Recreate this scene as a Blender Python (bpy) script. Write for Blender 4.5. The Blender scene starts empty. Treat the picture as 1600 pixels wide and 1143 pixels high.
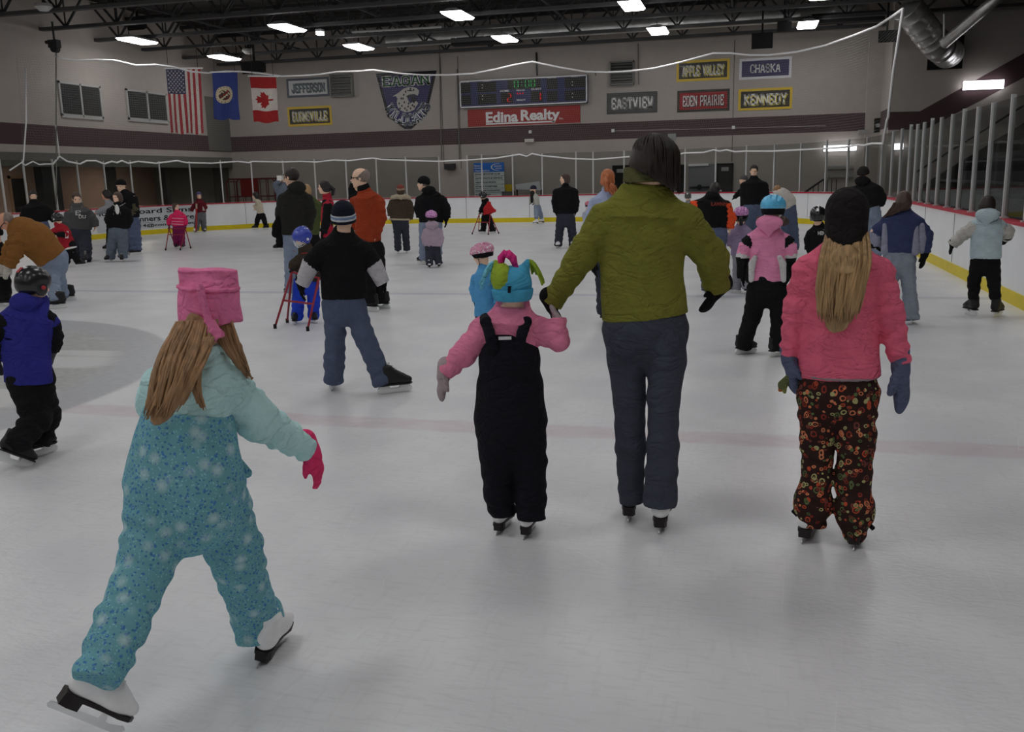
import bpy, math, random
import numpy as np
from mathutils import Vector, Matrix

# ------------------------------------------------------------------ camera, world, exposure
SC = bpy.context.scene
COL = SC.collection
F, TH, PT, RO, EYE = 1432.7, 0.2555, 0.2027, 0.0243, 1.62      # focal length in pixels of a 1600 wide frame
FWD = np.array([-math.sin(TH)*math.cos(PT), math.cos(TH)*math.cos(PT), -math.sin(PT)])
_r0 = np.array([math.cos(TH), math.sin(TH), 0.0]); _u0 = np.cross(_r0, FWD)
RGT = math.cos(RO)*_r0 - math.sin(RO)*_u0
UPV = math.sin(RO)*_r0 + math.cos(RO)*_u0
CAMP = np.array([0.0, 0.0, EYE])
cam_data = bpy.data.cameras.new('camera'); cam = bpy.data.objects.new('camera', cam_data); COL.objects.link(cam)
cam_data.sensor_fit = 'HORIZONTAL'; cam_data.sensor_width = 36.0; cam_data.lens = F/1600*36.0
cam_data.clip_start = 0.05; cam_data.clip_end = 200
M = Matrix.Identity(4)
for i in range(3):
    M[i][0], M[i][1], M[i][2], M[i][3] = RGT[i], UPV[i], -FWD[i], CAMP[i]
cam.matrix_world = M
SC.camera = cam

world = bpy.data.worlds.new('world'); SC.world = world; world.use_nodes = True
world.node_tree.nodes['Background'].inputs[0].default_value = (0.5, 0.52, 0.56, 1)
world.node_tree.nodes['Background'].inputs[1].default_value = 0.02
LAMP = 16.5                                                    # emission of the ceiling lamps
SC.view_settings.view_transform = 'Standard'; SC.view_settings.look = 'None'
SC.view_settings.exposure = 0.0; SC.view_settings.gamma = 1.0
SC.cycles.max_bounces = 8; SC.cycles.diffuse_bounces = 4; SC.cycles.glossy_bounces = 3
SC.cycles.transmission_bounces = 6; SC.cycles.transparent_max_bounces = 24
SC.cycles.caustics_reflective = False; SC.cycles.caustics_refractive = False
SC.cycles.use_denoising = True; SC.cycles.sample_clamp_indirect = 4.0

def ray(x, y): return FWD + RGT*(x-800)/F - UPV*(y-571.5)/F
def hit(x, y, axis, v):
    d = ray(x, y); return CAMP + d*(v-CAMP[axis])/d[axis]
def zdepth(p): return float((np.asarray(p)-CAMP) @ FWD)

# ------------------------------------------------------------------ materials
def lin(c):
    return tuple(((v/255)/12.92 if v/255 <= .04045 else ((v/255+.055)/1.055)**2.4) for v in c)
MATS = {}
def node(nt, typ, **kw):
    n = nt.nodes.new(typ)
    for k, v in kw.items(): setattr(n, k, v)
    return n
def rampset(r, stops, interp='LINEAR'):
    r.color_ramp.interpolation = interp
    el = r.color_ramp.elements
    while len(el) < len(stops): el.new(0.5)
    for e, (p, c) in zip(el, stops): e.position = p; e.color = (*c, 1)
def alb(rgb, k):
    return tuple(min(.9, max(.004, v*k)) for v in lin(rgb))
def mat(name, rgb, k=3.2, rough=.85, metal=0.0, spec=.3, var=.08, scale=40, bump=0.0, bscale=120, sheen=0.0, emit=None, crease=0.0):
    key = name
    if key in MATS: return MATS[key]
    m = bpy.data.materials.new(name); m.use_nodes = True; nt = m.node_tree; b = nt.nodes['Principled BSDF']
    c = alb(rgb, k)
    b.inputs['Roughness'].default_value = rough; b.inputs['Metallic'].default_value = metal
    b.inputs['Specular IOR Level'].default_value = spec
    if sheen: b.inputs['Sheen Weight'].default_value = sheen
    tc = node(nt, 'ShaderNodeTexCoord')
    if var:
        nz = node(nt, 'ShaderNodeTexNoise'); nz.inputs['Scale'].default_value = scale; nz.inputs['Detail'].default_value = 3
        nt.links.new(tc.outputs['Object'], nz.inputs['Vector'])
        rp = node(nt, 'ShaderNodeValToRGB')
        rampset(rp, [(.25, tuple(v*(1-var) for v in c)), (.75, tuple(min(.95, v*(1+var)) for v in c))])
        nt.links.new(nz.outputs['Fac'], rp.inputs['Fac']); nt.links.new(rp.outputs['Color'], b.inputs['Base Color'])
    else: b.inputs['Base Color'].default_value = (*c, 1)
    if bump:
        n2 = node(nt, 'ShaderNodeTexNoise'); n2.inputs['Scale'].default_value = bscale; n2.inputs['Detail'].default_value = 4
        nt.links.new(tc.outputs['Object'], n2.inputs['Vector'])
        bp = node(nt, 'ShaderNodeBump'); bp.inputs['Strength'].default_value = bump; bp.inputs['Distance'].default_value = .01
        nt.links.new(n2.outputs['Fac'], bp.inputs['Height'])
        if crease:
            mp = node(nt, 'ShaderNodeMapping'); mp.inputs['Rotation'].default_value = (.35, .25, 0); mp.inputs['Scale'].default_value = (1, 1, 2.1); nt.links.new(tc.outputs['Object'], mp.inputs[0])
            n3 = node(nt, 'ShaderNodeTexNoise'); n3.inputs['Scale'].default_value = 5.5; n3.inputs['Detail'].default_value = 2; n3.inputs['Distortion'].default_value = 1.6; nt.links.new(mp.outputs[0], n3.inputs['Vector'])
            rd = node(nt, 'ShaderNodeMath', operation='SUBTRACT'); nt.links.new(n3.outputs['Fac'], rd.inputs[0]); rd.inputs[1].default_value = .5
            ab = node(nt, 'ShaderNodeMath', operation='ABSOLUTE'); nt.links.new(rd.outputs[0], ab.inputs[0])
            pw_ = node(nt, 'ShaderNodeMath', operation='POWER'); nt.links.new(ab.outputs[0], pw_.inputs[0]); pw_.inputs[1].default_value = .6
            b2 = node(nt, 'ShaderNodeBump'); b2.inputs['Strength'].default_value = crease; b2.inputs['Distance'].default_value = .045
            nt.links.new(pw_.outputs[0], b2.inputs['Height']); nt.links.new(bp.outputs['Normal'], b2.inputs['Normal']); bp = b2
        nt.links.new(bp.outputs['Normal'], b.inputs['Normal'])
    if emit:
        b.inputs['Emission Color'].default_value = (*lin(emit[0]), 1); b.inputs['Emission Strength'].default_value = emit[1]
    MATS[key] = m; return m
CK = .72                                                       # cloth colours were read off a dim photograph
def cloth(name, rgb, k=3.2, bump=.5, **kw):
    k *= CK
    return mat('cloth_'+name, rgb, k, rough=.92, spec=.15, var=.10, scale=14, bump=bump, bscale=kw.pop('bscale', 60), crease=kw.pop('crease', .55), **kw)
def emission(name, rgb, s):
    if name in MATS: return MATS[name]
    m = bpy.data.materials.new(name); m.use_nodes = True; nt = m.node_tree; nt.nodes.clear()
    e = node(nt, 'ShaderNodeEmission'); e.inputs[0].default_value = (*lin(rgb), 1); e.inputs[1].default_value = s
    o = node(nt, 'ShaderNodeOutputMaterial'); nt.links.new(e.outputs[0], o.inputs[0]); MATS[name] = m; return m

# ------------------------------------------------------------------ objects
def tag(o, label=None, cat=None, group=None, kind=None):
    if label: o['label'] = label
    if cat: o['category'] = cat
    if group: o['group'] = group
    if kind: o['kind'] = kind
    return o
def thing(name, label, cat, loc=(0, 0, 0), group=None):
    o = bpy.data.objects.new(name, None); COL.objects.link(o); o.location = tuple(float(v) for v in loc); o.empty_display_size = .1
    return tag(o, label, cat, group)
def origin_of(parent):
    v = np.zeros(3); p = parent
    while p is not None: v += np.array(p.location); p = p.parent
    return v
def emit(name, V, Fc, mats, parent=None, smooth=False, mi=None, label=None, loc=None):
    """one mesh object from world vertices; quads array or list of polygons"""
    V = np.asarray(V, dtype=np.float64)
    off = origin_of(parent) if parent is not None else np.array(loc if loc is not None else (0, 0, 0), float)
    me = bpy.data.meshes.new(name)
    V = (V-off).astype(np.float32)
    if isinstance(Fc, np.ndarray):
        n, k = Fc.shape
        me.vertices.add(len(V)); me.vertices.foreach_set('co', V.ravel())
        me.loops.add(n*k); me.loops.foreach_set('vertex_index', Fc.astype(np.int32).ravel())
        me.polygons.add(n); me.polygons.foreach_set('loop_start', (np.arange(n)*k).astype(np.int32))
        me.polygons.foreach_set('loop_total', np.full(n, k, np.int32))
        me.update(calc_edges=True); me.validate()
    else:
        me.from_pydata([tuple(v) for v in V], [], [tuple(int(i) for i in f) for f in Fc]); me.update()
    for m in (mats if isinstance(mats, (list, tuple)) else [mats]): me.materials.append(m)
    if mi is not None and len(mi) == len(me.polygons): me.polygons.foreach_set('material_index', np.asarray(mi, np.int32))
    if smooth: me.polygons.foreach_set('use_smooth', np.ones(len(me.polygons), bool))
    o = bpy.data.objects.new(name, me); COL.objects.link(o)
    if parent is not None: o.parent = parent
    else: o.location = tuple(off)
    if label: o['label'] = label
    return o

class MB:
    """collects boxes, tubes and prisms into one mesh"""
    def __init__(s): s.V = []; s.F = []; s.mi = []; s.cur = 0
    def add(s, V, Fc):
        n = len(s.V); s.V += [tuple(map(float, v)) for v in V]; s.F += [tuple(int(i)+n for i in f) for f in Fc]; s.mi += [s.cur]*len(Fc); return s
    def box(s, lo, hi):
        (a, b, c), (d, e, f) = lo, hi
        V = [(a, b, c), (d, b, c), (d, e, c), (a, e, c), (a, b, f), (d, b, f), (d, e, f), (a, e, f)]
        return s.add(V, [(0, 3, 2, 1), (4, 5, 6, 7), (0, 1, 5, 4), (1, 2, 6, 5), (2, 3, 7, 6), (3, 0, 4, 7)])
    def bar(s, a, b, w, h=None, up=(0, 0, 1)):
        a = np.array(a, float); b = np.array(b, float); d = b-a; L = np.linalg.norm(d); d = d/max(L, 1e-9); h = h or w
        u = np.array(up, float)
        if abs(d@u) > .95: u = np.array((0, 1, 0.)) if abs(d[1]) < .9 else np.array((1, 0, 0.))
        x = np.cross(d, u); x /= np.linalg.norm(x); y = np.cross(x, d)
        V = [p + sx*x*w/2 + sy*y*h/2 for p in (a, b) for sx, sy in ((-1, -1), (1, -1), (1, 1), (-1, 1))]
        return s.add(V, [(3, 2, 1, 0), (4, 5, 6, 7), (0, 1, 5, 4), (1, 2, 6, 5), (2, 3, 7, 6), (3, 0, 4, 7)])
    def tube(s, pts, r, n=8, cap=True):
        pts = [np.array(p, float) for p in pts]; rs = r if isinstance(r, (list, tuple, np.ndarray)) else [r]*len(pts)
        V = []; Fc = []; prev = None
        for i, p in enumerate(pts):
            d = pts[min(i+1, len(pts)-1)]-pts[max(i-1, 0)]; d = d/max(np.linalg.norm(d), 1e-9)
            if prev is None:
                u = np.array((0, 0, 1.)) if abs(d[2]) < .9 else np.array((1, 0, 0.))
                x = np.cross(d, u)
            else: x = prev - d*(prev@d)
            x = x/max(np.linalg.norm(x), 1e-9); prev = x; y = np.cross(d, x)
            for k in range(n):
                a = 2*math.pi*k/n; V.append(p + rs[i]*(math.cos(a)*x+math.sin(a)*y))
        for i in range(len(pts)-1):
            for k in range(n):
                k2 = (k+1) % n; Fc.append((i*n+k, i*n+k2, (i+1)*n+k2, (i+1)*n+k))
        if cap: Fc.append(tuple(range(n-1, -1, -1))); Fc.append(tuple((len(pts)-1)*n+k for k in range(n)))
        return s.add(V, Fc)
    def prism(s, poly, depth, place):
        """2D polygon [(u,v)] extruded from w=0 to w=depth; place(u,v,w) gives the world point"""
        n = len(poly); V = [place(u, v, 0) for u, v in poly]+[place(u, v, depth) for u, v in poly]
        Fc = [tuple(range(n)), tuple(range(2*n-1, n-1, -1))]+[(i, i+n, (i+1) % n+n, (i+1) % n) for i in range(n)]
        return s.add(V, Fc)
    def build(s, name, mats, parent=None, smooth=False, label=None, loc=None):
        return emit(name, s.V, s.F, mats, parent, smooth, s.mi if isinstance(mats, (list, tuple)) else None, label, loc)

def copy_tree(o, parent=None):
    c = o.copy(); COL.objects.link(c)
    if parent is not None: c.parent = parent
    for ch in list(o.children): copy_tree(ch, c)
    return c
ORD = 'first second third fourth fifth sixth seventh eighth ninth tenth eleventh twelfth thirteenth fourteenth fifteenth sixteenth seventeenth eighteenth nineteenth twentieth'.split()
def ordinal(i):
    if i < 20: return ORD[i]
    t = {2: 'twenty', 3: 'thirty', 4: 'forty', 5: 'fifty', 6: 'sixty'}
    q, r = divmod(i+1, 10)
    return (t[q][:-1]+'ieth') if r == 0 else t[q]+'-'+ORD[r-1]

# ------------------------------------------------------------------ lettering
def font_polys(text, size, bold=0.0, wide=1.0):
    """triangles of the built-in font: vertices (n,2), faces, with the baseline at 0"""
    cu = bpy.data.curves.new('t', 'FONT'); cu.body = text; cu.size = size; cu.offset = bold; cu.resolution_u = 3; cu.fill_mode = 'FRONT'
    ob = bpy.data.objects.new('t', cu); me = bpy.data.meshes.new_from_object(ob)
    V = np.array([(v.co.x*wide, v.co.y) for v in me.vertices]); Fc = [tuple(p.vertices) for p in me.polygons]
    bpy.data.objects.remove(ob); bpy.data.curves.remove(cu); bpy.data.meshes.remove(me)
    return V, Fc
def text_fit(text, x0, x1, y0, y1, bold=0.0):
    """font text stretched into the box"""
    V, Fc = font_polys(text, 1.0, bold)
    lo, hi = V.min(0), V.max(0)
    V = (V-lo)/(hi-lo)*np.array([x1-x0, y1-y0])+np.array([x0, y0]); return V, Fc
# slab-serif block capitals as strokes on a 4 x 6 grid
_S = {
 'A': [[(0,0),(1.6,6),(2.4,6),(4,0)],[(.8,2),(3.2,2)]], 'B': [[(0,0),(0,6),(3,6),(4,5.2),(4,3.8),(3,3.1),(0,3.1)],[(3,3.1),(4,2.4),(4,.8),(3,0),(0,0)]],
 'C': [[(4,4.4),(4,5),(3,6),(1,6),(0,5),(0,1),(1,0),(3,0),(4,1),(4,1.6)]], 'D': [[(0,0),(0,6),(3,6),(4,5),(4,1),(3,0),(0,0)]],
 'E': [[(4,4.6),(4,6),(0,6),(0,0),(4,0),(4,1.4)],[(0,3),(2.6,3)]], 'F': [[(4,4.6),(4,6),(0,6),(0,0)],[(0,3),(2.6,3)]],
 'G': [[(4,4.4),(4,5),(3,6),(1,6),(0,5),(0,1),(1,0),(3,0),(4,1),(4,2.8),(2.4,2.8)]], 'H': [[(0,0),(0,6)],[(4,0),(4,6)],[(0,3),(4,3)]],
 'I': [[(2,0),(2,6)]], 'J': [[(3,6),(3,1),(2.2,0),(1,0),(0,1),(0,1.8)]], 'K': [[(0,0),(0,6)],[(0,2.4),(3.8,6)],[(1.3,3.4),(4,0)]],
 'L': [[(0,6),(0,0),(4,0),(4,1.6)]], 'N': [[(0,0),(0,6),(4,0),(4,6)]], 'O': [[(1,0),(0,1),(0,5),(1,6),(3,6),(4,5),(4,1),(3,0),(1,0)]],
 'P': [[(0,0),(0,6),(3,6),(4,5.2),(4,3.6),(3,2.8),(0,2.8)]], 'R': [[(0,0),(0,6),(3,6),(4,5.2),(4,3.8),(3,3),(0,3)],[(2.2,3),(4,0)]],
 'S': [[(4,4.6),(4,5.2),(3,6),(1,6),(0,5.2),(0,3.8),(1,3.1),(3,2.9),(4,2.2),(4,.8),(3,0),(1,0),(0,.8),(0,1.4)]], 'T': [[(0,4.8),(0,6),(4,6),(4,4.8)],[(2,6),(2,0)]],
 'U': [[(0,6),(0,1),(1,0),(3,0),(4,1),(4,6)]], 'V': [[(0,6),(2,0),(4,6)]], 'W': [[(0,6),(1,0),(2,4.4),(3,0),(4,6)]], 'Y': [[(0,6),(2,2.8),(4,6)],[(2,2.8),(2,0)]],
}
_SERIF = {'A': [(0,0),(4,0)], 'F': [(0,0)], 'H': [(0,0),(0,6),(4,0),(4,6)], 'I': [(2,0),(2,6)], 'J': [(3,6)], 'K': [(0,0),(0,6),(4,0),(3.8,6)], 'L': [(0,6)],
 'N': [(0,0),(0,6),(4,6)], 'P': [(0,0)], 'R': [(0,0),(4,0)], 'T': [(2,0)], 'U': [(0,6),(4,6)], 'V': [(0,6),(4,6)], 'W': [(0,6),(4,6)], 'Y': [(0,6),(4,6),(2,0)]}
def slab_quads(text, x0, x1, y0, y1, t=1.05, gap=1.7, serif=True, grow=0.0):
    """quads [(4 x 2D)] of slab lettering stretched into the box"""
    adv = [2.6 if c in ' I' else 4.0 for c in text]; tot = sum(adv)+gap*(len(text)-1)+t
    sx = (x1-x0)/tot; sy = (y1-y0)/(6+t); q = []; cx = t/2
    def seg(a, b, th):
        a = np.array(a, float); b = np.array(b, float); d = b-a; L = np.linalg.norm(d); d = d/max(L, 1e-6); n = np.array((-d[1], d[0]))*th/2; e = d*th*.42
        q.append([a-e+n, a-e-n, b+e-n, b+e+n])
    for c, w in zip(text, adv):
        k = cx-(2-1.3 if c == 'I' else 0)
        for st in _S.get(c, []):
            for a, b in zip(st[:-1], st[1:]): seg((a[0]+k, a[1]), (b[0]+k, b[1]), t+grow)
        if serif:
            for (px, py) in _SERIF.get(c, []):
                yy = py+.22 if py < 3 else py-.22; seg((px+k-.75, yy), (px+k+.75, yy), .62+grow)
        cx += w+gap
    return [[(x0+(p[0])*sx, y0+(p[1]+t/2)*sy) for p in Q] for Q in q]
# ================================================================== SETTING
XR, XLB, YE, RC, YN = 3.04, -20.16, 33.08, 7.43, -21.5         # rink boards: right, left, far end, corner radius, near end
BT = 0.963                                                     # top of the boards
XW, YW, ZC = -21.46, 35.8, 7.7                                  # left wall, far wall, roof deck
YQ, XQ = 33.6, 4.35                                            # right part of the far wall and where it steps forward
def plan_path():
    a = []
    for y in np.linspace(YN+RC, YE-RC, 60): a.append((XR, y))
    for t in np.linspace(0, math.pi/2, 25)[1:]: a.append((XR-RC+RC*math.cos(t), YE-RC+RC*math.sin(t)))
    for x in np.linspace(XR-RC, XLB+RC, 12)[1:]: a.append((x, YE))
    for t in np.linspace(math.pi/2, math.pi, 25)[1:]: a.append((XLB+RC+RC*math.cos(t), YE-RC+RC*math.sin(t)))
    for y in np.linspace(YE-RC, YN+RC, 60)[1:]: a.append((XLB, y))
    for t in np.linspace(math.pi, 1.5*math.pi, 12)[1:]: a.append((XLB+RC+RC*math.cos(t), YN+RC+RC*math.sin(t)))
    for t in np.linspace(1.5*math.pi, 2*math.pi, 12)[1:-1]: a.append((XR-RC+RC*math.cos(t), YN+RC+RC*math.sin(t)))
    return np.array(a)
PLAN = plan_path()
_d = np.roll(PLAN, -1, 0)-np.roll(PLAN, 1, 0); _d /= np.linalg.norm(_d, axis=1)[:, None]
PNORM = np.c_[_d[:, 1], -_d[:, 0]]                              # pointing out of the rink
def sweep(profile, closed=True):
    """profile [(outward, z)] swept around the rink"""
    n, k = len(PLAN), len(profile); V = []; Fc = []
    for p, q in zip(PLAN, PNORM):
        for o, z in profile: V.append((p[0]+q[0]*o, p[1]+q[1]*o, z))
    for i in range(n):
        j = (i+1) % n
        for a in range(k if closed else k-1):
            b = (a+1) % k; Fc.append((i*k+a, i*k+b, j*k+b, j*k+a))
    return V, Fc
# dense visible stretch of the boards, for finding where along them something stands
_dense = []
for (a, b) in zip(PLAN[:-40], PLAN[1:-39]):
    for t in np.linspace(0, 1, 12)[:-1]: _dense.append(a+(b-a)*t)
_dense = np.array(_dense)
def board_at(px, z):
    P = np.c_[_dense, np.full(len(_dense), z)]-CAMP; zz = P@FWD; ok = zz > .8
    x = 800+F*(P@RGT)/np.where(ok, zz, 1); ok &= (x > -900) & (x < 2600)
    i = np.where(ok)[0]; o = i[np.argmin(abs(x[i]-px))]
    return _dense[o]
def board_ray(px, py):
    """point above the boards seen at a pixel"""
    z = 2.0
    for _ in range(6):
        p = board_at(px, z); d = ray(px, py); z = EYE+d[2]*(np.hypot(*p)/np.hypot(d[0], d[1]))
    return np.array((p[0], p[1], z))

# ---- ice with its painted markings
def ice_material():
    m = bpy.data.materials.new('ice'); m.use_nodes = True; nt = m.node_tree; b = nt.nodes['Principled BSDF']; L = nt.links
    tc = node(nt, 'ShaderNodeTexCoord'); geo = node(nt, 'ShaderNodeSeparateXYZ'); L.new(tc.outputs['Object'], geo.inputs[0])
    def math_(op, a, bv=None, c=None):
        n = node(nt, 'ShaderNodeMath', operation=op)
        for i, v in enumerate((a, bv, c)):
            if v is None: continue
            if isinstance(v, (int, float)): n.inputs[i].default_value = v
            else: L.new(v, n.inputs[i])
        return n.outputs[0]
    def mix(fac, c1, c2):
        n = node(nt, 'ShaderNodeMix', data_type='RGBA')
        if isinstance(fac, (int, float)): n.inputs[0].default_value = fac
        else: L.new(fac, n.inputs[0])
        for s, c in ((6, c1), (7, c2)):
            if isinstance(c, tuple): n.inputs[s].default_value = (*c, 1)
            else: L.new(c, n.inputs[s])
        return n.outputs[2]
    def noise(scale, sx=1, sy=1, rz=0, det=3):
        mp = node(nt, 'ShaderNodeMapping'); mp.inputs['Scale'].default_value = (sx, sy, 1); mp.inputs['Rotation'].default_value = (0, 0, rz)
        L.new(tc.outputs['Object'], mp.inputs[0]); n = node(nt, 'ShaderNodeTexNoise'); n.inputs['Scale'].default_value = scale; n.inputs['Detail'].default_value = det
        L.new(mp.outputs[0], n.inputs['Vector']); return n.outputs['Fac']
    def smooth(v, lo, hi):
        n = node(nt, 'ShaderNodeMapRange', interpolation_type='SMOOTHSTEP'); n.inputs[1].default_value = lo; n.inputs[2].default_value = hi
        L.new(v, n.inputs[0]); return n.outputs[0]
    base = mix(smooth(noise(1.3, det=5), .3, .7), (.70, .71, .73), (.80, .81, .82))
    base = mix(math_('MULTIPLY', smooth(noise(9, 1, 6, .5, 5), .50, .66), .30), base, (.60, .61, .62))
    base = mix(math_('MULTIPLY', smooth(noise(6, 6, .8, .9, 5), .54, .70), .24), base, (.62, .63, .64))
    jit = math_('MULTIPLY', math_('SUBTRACT', noise(7), .5), .09)
    def line(y, half, col, strength):
        nonlocal base
        dist = math_('ABSOLUTE', math_('ADD', math_('SUBTRACT', geo.outputs[1], y), jit))
        f = math_('SUBTRACT', 1.0, smooth(dist, half-.03, half+.03)); f = math_('MULTIPLY', f, math_('MULTIPLY_ADD', noise(5, 1, 2, .3, 5), .8, strength-.42))
        base = mix(f, base, col)
    line(5.64, .135, (.58, .45, .48), .42)                     # centre line
    line(12.5, .11, (.40, .43, .52), .55)                      # blue line
    line(-1.2, .11, (.34, .38, .50), .6)
    line(29.9, .03, (.62, .42, .44), .6)                       # goal line
    # centre circle, washed grey green with pale streaks
    dx = math_('ADD', geo.outputs[0], 8.95); dy = math_('SUBTRACT', geo.outputs[1], 5.64)
    r = math_('SQRT', math_('ADD', math_('MULTIPLY', dx, dx), math_('MULTIPLY', dy, dy)))
    inside = math_('SUBTRACT', 1.0, smooth(r, 4.0, 4.08)); rim = math_('MULTIPLY', inside, smooth(r, 3.4, 3.7))
    streak = smooth(noise(1.0, .22, 1.6, 0.34, 2), .52, .58)
    cc = mix(smooth(noise(14), .35, .65), (.40, .42, .405), (.49, .51, .49)); cc = mix(math_('MULTIPLY', math_('SUBTRACT', streak, rim), .85), cc, (.70, .71, .71))
    cc = mix(math_('MULTIPLY', rim, .5), cc, (.46, .48, .54))
    base = mix(math_('MULTIPLY', inside, .93), base, cc)
    # skate cuts: thin pale scratches
    vor = node(nt, 'ShaderNodeTexVoronoi', feature='DISTANCE_TO_EDGE'); mp = node(nt, 'ShaderNodeMapping'); mp.inputs['Scale'].default_value = (1.6, .35, 1); mp.inputs['Rotation'].default_value = (0, 0, .5)
    wob = node(nt, 'ShaderNodeTexNoise'); wob.inputs['Scale'].default_value = 1.2
    L.new(tc.outputs['Object'], mp.inputs[0]); L.new(mp.outputs[0], vor.inputs['Vector']); vor.inputs['Scale'].default_value = 1.7
    sc = math_('SUBTRACT', 1.0, smooth(vor.outputs['Distance'], .0, .006)); base = mix(math_('MULTIPLY', math_('MULTIPLY', sc, smooth(noise(2.2), .48, .62)), .28), base, (.92, .93, .95))
    L.new(base, b.inputs['Base Color']); b.inputs['Roughness'].default_value = .33; b.inputs['Specular IOR Level'].default_value = .35
    bp = node(nt, 'ShaderNodeBump'); bp.inputs['Strength'].default_value = .25; bp.inputs['Distance'].default_value = .01
    L.new(noise(30, 1, 2, .4, 5), bp.inputs['Height']); L.new(bp.outputs[0], b.inputs['Normal'])
    return m
b_ = MB(); b_.box((XLB-.05, YN-.05, -.05), (XR+.05, YE+.05, 0)); tag(b_.build('floor', ice_material()), kind='structure')
b_ = MB(); b_.box((-26, -25.5, -.12), (15, 36.2, -.051)); tag(b_.build('floor_concourse', mat('concrete', (70, 68, 66), 3, rough=.8)), kind='structure')

# ---- walls
M_WALL = mat('painted_block_wall', (116, 111, 106), 2.55, rough=.8, var=.04, scale=3, bump=.12, bscale=30)
M_BAND = mat('maroon_band', (56, 42, 44), 2.0, rough=.75, var=.05)
M_FASCIA = mat('grey_fascia', (66, 66, 62), 2.6, rough=.8)
M_BROWN = mat('brown_block', (82, 68, 60), 3.8, rough=.85, var=.10, scale=1.2)
M_DARK = mat('dark_steel', (30, 30, 31), 2.0, rough=.7)
M_ALU = mat('aluminium', (150, 150, 148), 2.6, rough=.45, metal=.35, var=.03)
def structure(name, mb, m): return tag(mb.build(name, m), kind='structure')
structure('wall_back', MB().box((XW-.2, YW, -.1), (XQ, YW+.2, ZC)), M_WALL)
structure('wall_return', MB().box((XQ, YQ, -.1), (XQ+.2, YW+.2, ZC)), M_WALL)
structure('trim_pilaster', MB().box((XQ-.5, YW-.12, -.1), (XQ, YW, 6.4)), M_WALL)
structure('wall_back_right', MB().box((XQ+.2, YQ, -.1), (15, YQ+.2, ZC)), M_WALL)
structure('wall_left', MB().box((XW-.2, -25, 2.72), (XW, YW, ZC)), M_WALL)
structure('trim_fascia', MB().box((XW-.18, -25, 2.3), (XW+.02, YW, 2.72)), M_FASCIA)
structure('ceiling_recess', MB().box((-25.6, -25, 2.6), (XW-.19, YW, 2.75)), M_FASCIA)
structure('wall_recess', MB().box((-25.6, -25, -.1), (-25.3, YW+.2, 2.6)), M_BROWN)
structure('wall_recess_end', MB().box((-25.3, YW, -.1), (XW-.2, YW+.2, 2.6)), M_FASCIA)
structure('wall_front', MB().box((-26, -25.4, -.1), (15, -25.2, ZC)), M_WALL)
structure('wall_right', MB().box((14.6, -25.2, -.1), (14.8, YQ, ZC)), M_WALL)
def roof_material():
    m = mat('roof_deck', (46, 45, 44), 1.9, rough=.8, var=.05); nt = m.node_tree
    w = node(nt, 'ShaderNodeTexWave', wave_type='BANDS', bands_direction='X'); w.inputs['Scale'].default_value = 2.2
    tc = node(nt, 'ShaderNodeTexCoord'); nt.links.new(tc.outputs['Object'], w.inputs['Vector'])
    bp = node(nt, 'ShaderNodeBump'); bp.inputs['Strength'].default_value = .6; bp.inputs['Distance'].default_value = .05
    nt.links.new(w.outputs['Fac'], bp.inputs['Height']); nt.links.new(bp.outputs[0], nt.nodes['Principled BSDF'].inputs['Normal']); return m
structure('ceiling', MB().box((-26, -25.4, ZC), (15, 36.2, ZC+.15)), roof_material())
# painted maroon bands
structure('trim_1', MB().box((XW, YW-.006, 2.95), (XQ-.5, YW+.01, 3.57)), M_BAND)
structure('trim_2', MB().box((XW-.01, -25, 2.95), (XW+.006, YW-.006, 3.57)), M_BAND)
structure('trim_3', MB().box((XQ-.006, YQ, 2.95), (XQ, YW, 3.57)), M_BAND)
def wq(px, py): p = hit(px, py, 1, YQ); return p[0], p[2]
poly = [wq(1384, 203), wq(1384, 175), wq(1437, 174), wq(1600, 83), wq(1640, 60), wq(1640, 98), wq(1600, 121), wq(1446, 202)]
poly[0] = (XQ+.002, poly[0][1]); poly[1] = (XQ+.002, poly[1][1])
structure('trim_4', MB().prism(poly, .02, lambda u, v, w: (u, YQ-.006+w*.3, v)), M_BAND)
# block joints: two vertical control joints and a pipe on the far wall
for px in (690, 717, 1146):
    a = hit(px, 150, 1, YW); structure('trim_joint', MB().box((a[0]-.015, YW-.003, 2.0), (a[0]+.015, YW+.01, 6.3)), mat('joint', (70, 68, 66), 2))

# ---- windows in the left wall
def left_window(n, quad):
    P = [hit(px, py, 0, XW) for px, py in quad]; y0 = (P[0][1]+P[3][1])/2; y1 = (P[1][1]+P[2][1])/2; z1 = (P[0][2]+P[1][2])/2; z0 = (P[2][2]+P[3][2])/2
    w = thing('window_%d' % n, None, None, (XW, (y0+y1)/2, z0)); w['kind'] = 'structure'
    fr = MB(); t = .07; ym = (y0+y1)/2
    for a, b in (((y0, z0-.05), (y1, z0+t)), ((y0, z1-t), (y1, z1)), ((y0, z0), (y0+t, z1)), ((y1-t, z0), (y1, z1)), ((ym-t/2, z0), (ym+t/2, z1))):
        fr.box((XW-.02, a[0], a[1]), (XW+.05, b[0], b[1]))
    fr.build('window_frame', mat('window_frame', (120, 120, 118), 2.4), w)
    for a, b in ((y0+t, ym-t/2), (ym+t/2, y1-t)):
        MB().box((XW, a, z0+t), (XW+.012, b, z1-t)).build('window_pane', mat('dark_pane', (34, 36, 35), 2, rough=.25, spec=.5, var=.15, scale=2), w)
        sl = MB()
        for k in range(16):
            z = z0+t+(z1-z0-2*t)*(k+.5)/16; sl.box((XW+.012, a, z-.008), (XW+.02, b, z+.008))
        sl.build('blind', mat('blind', (44, 46, 45), 2.4), w)
left_window(1, [(90, 127), (157, 134), (159, 186), (94, 180)])
left_window(2, [(196, 139), (260, 146), (261, 191), (199, 187)])
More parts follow.
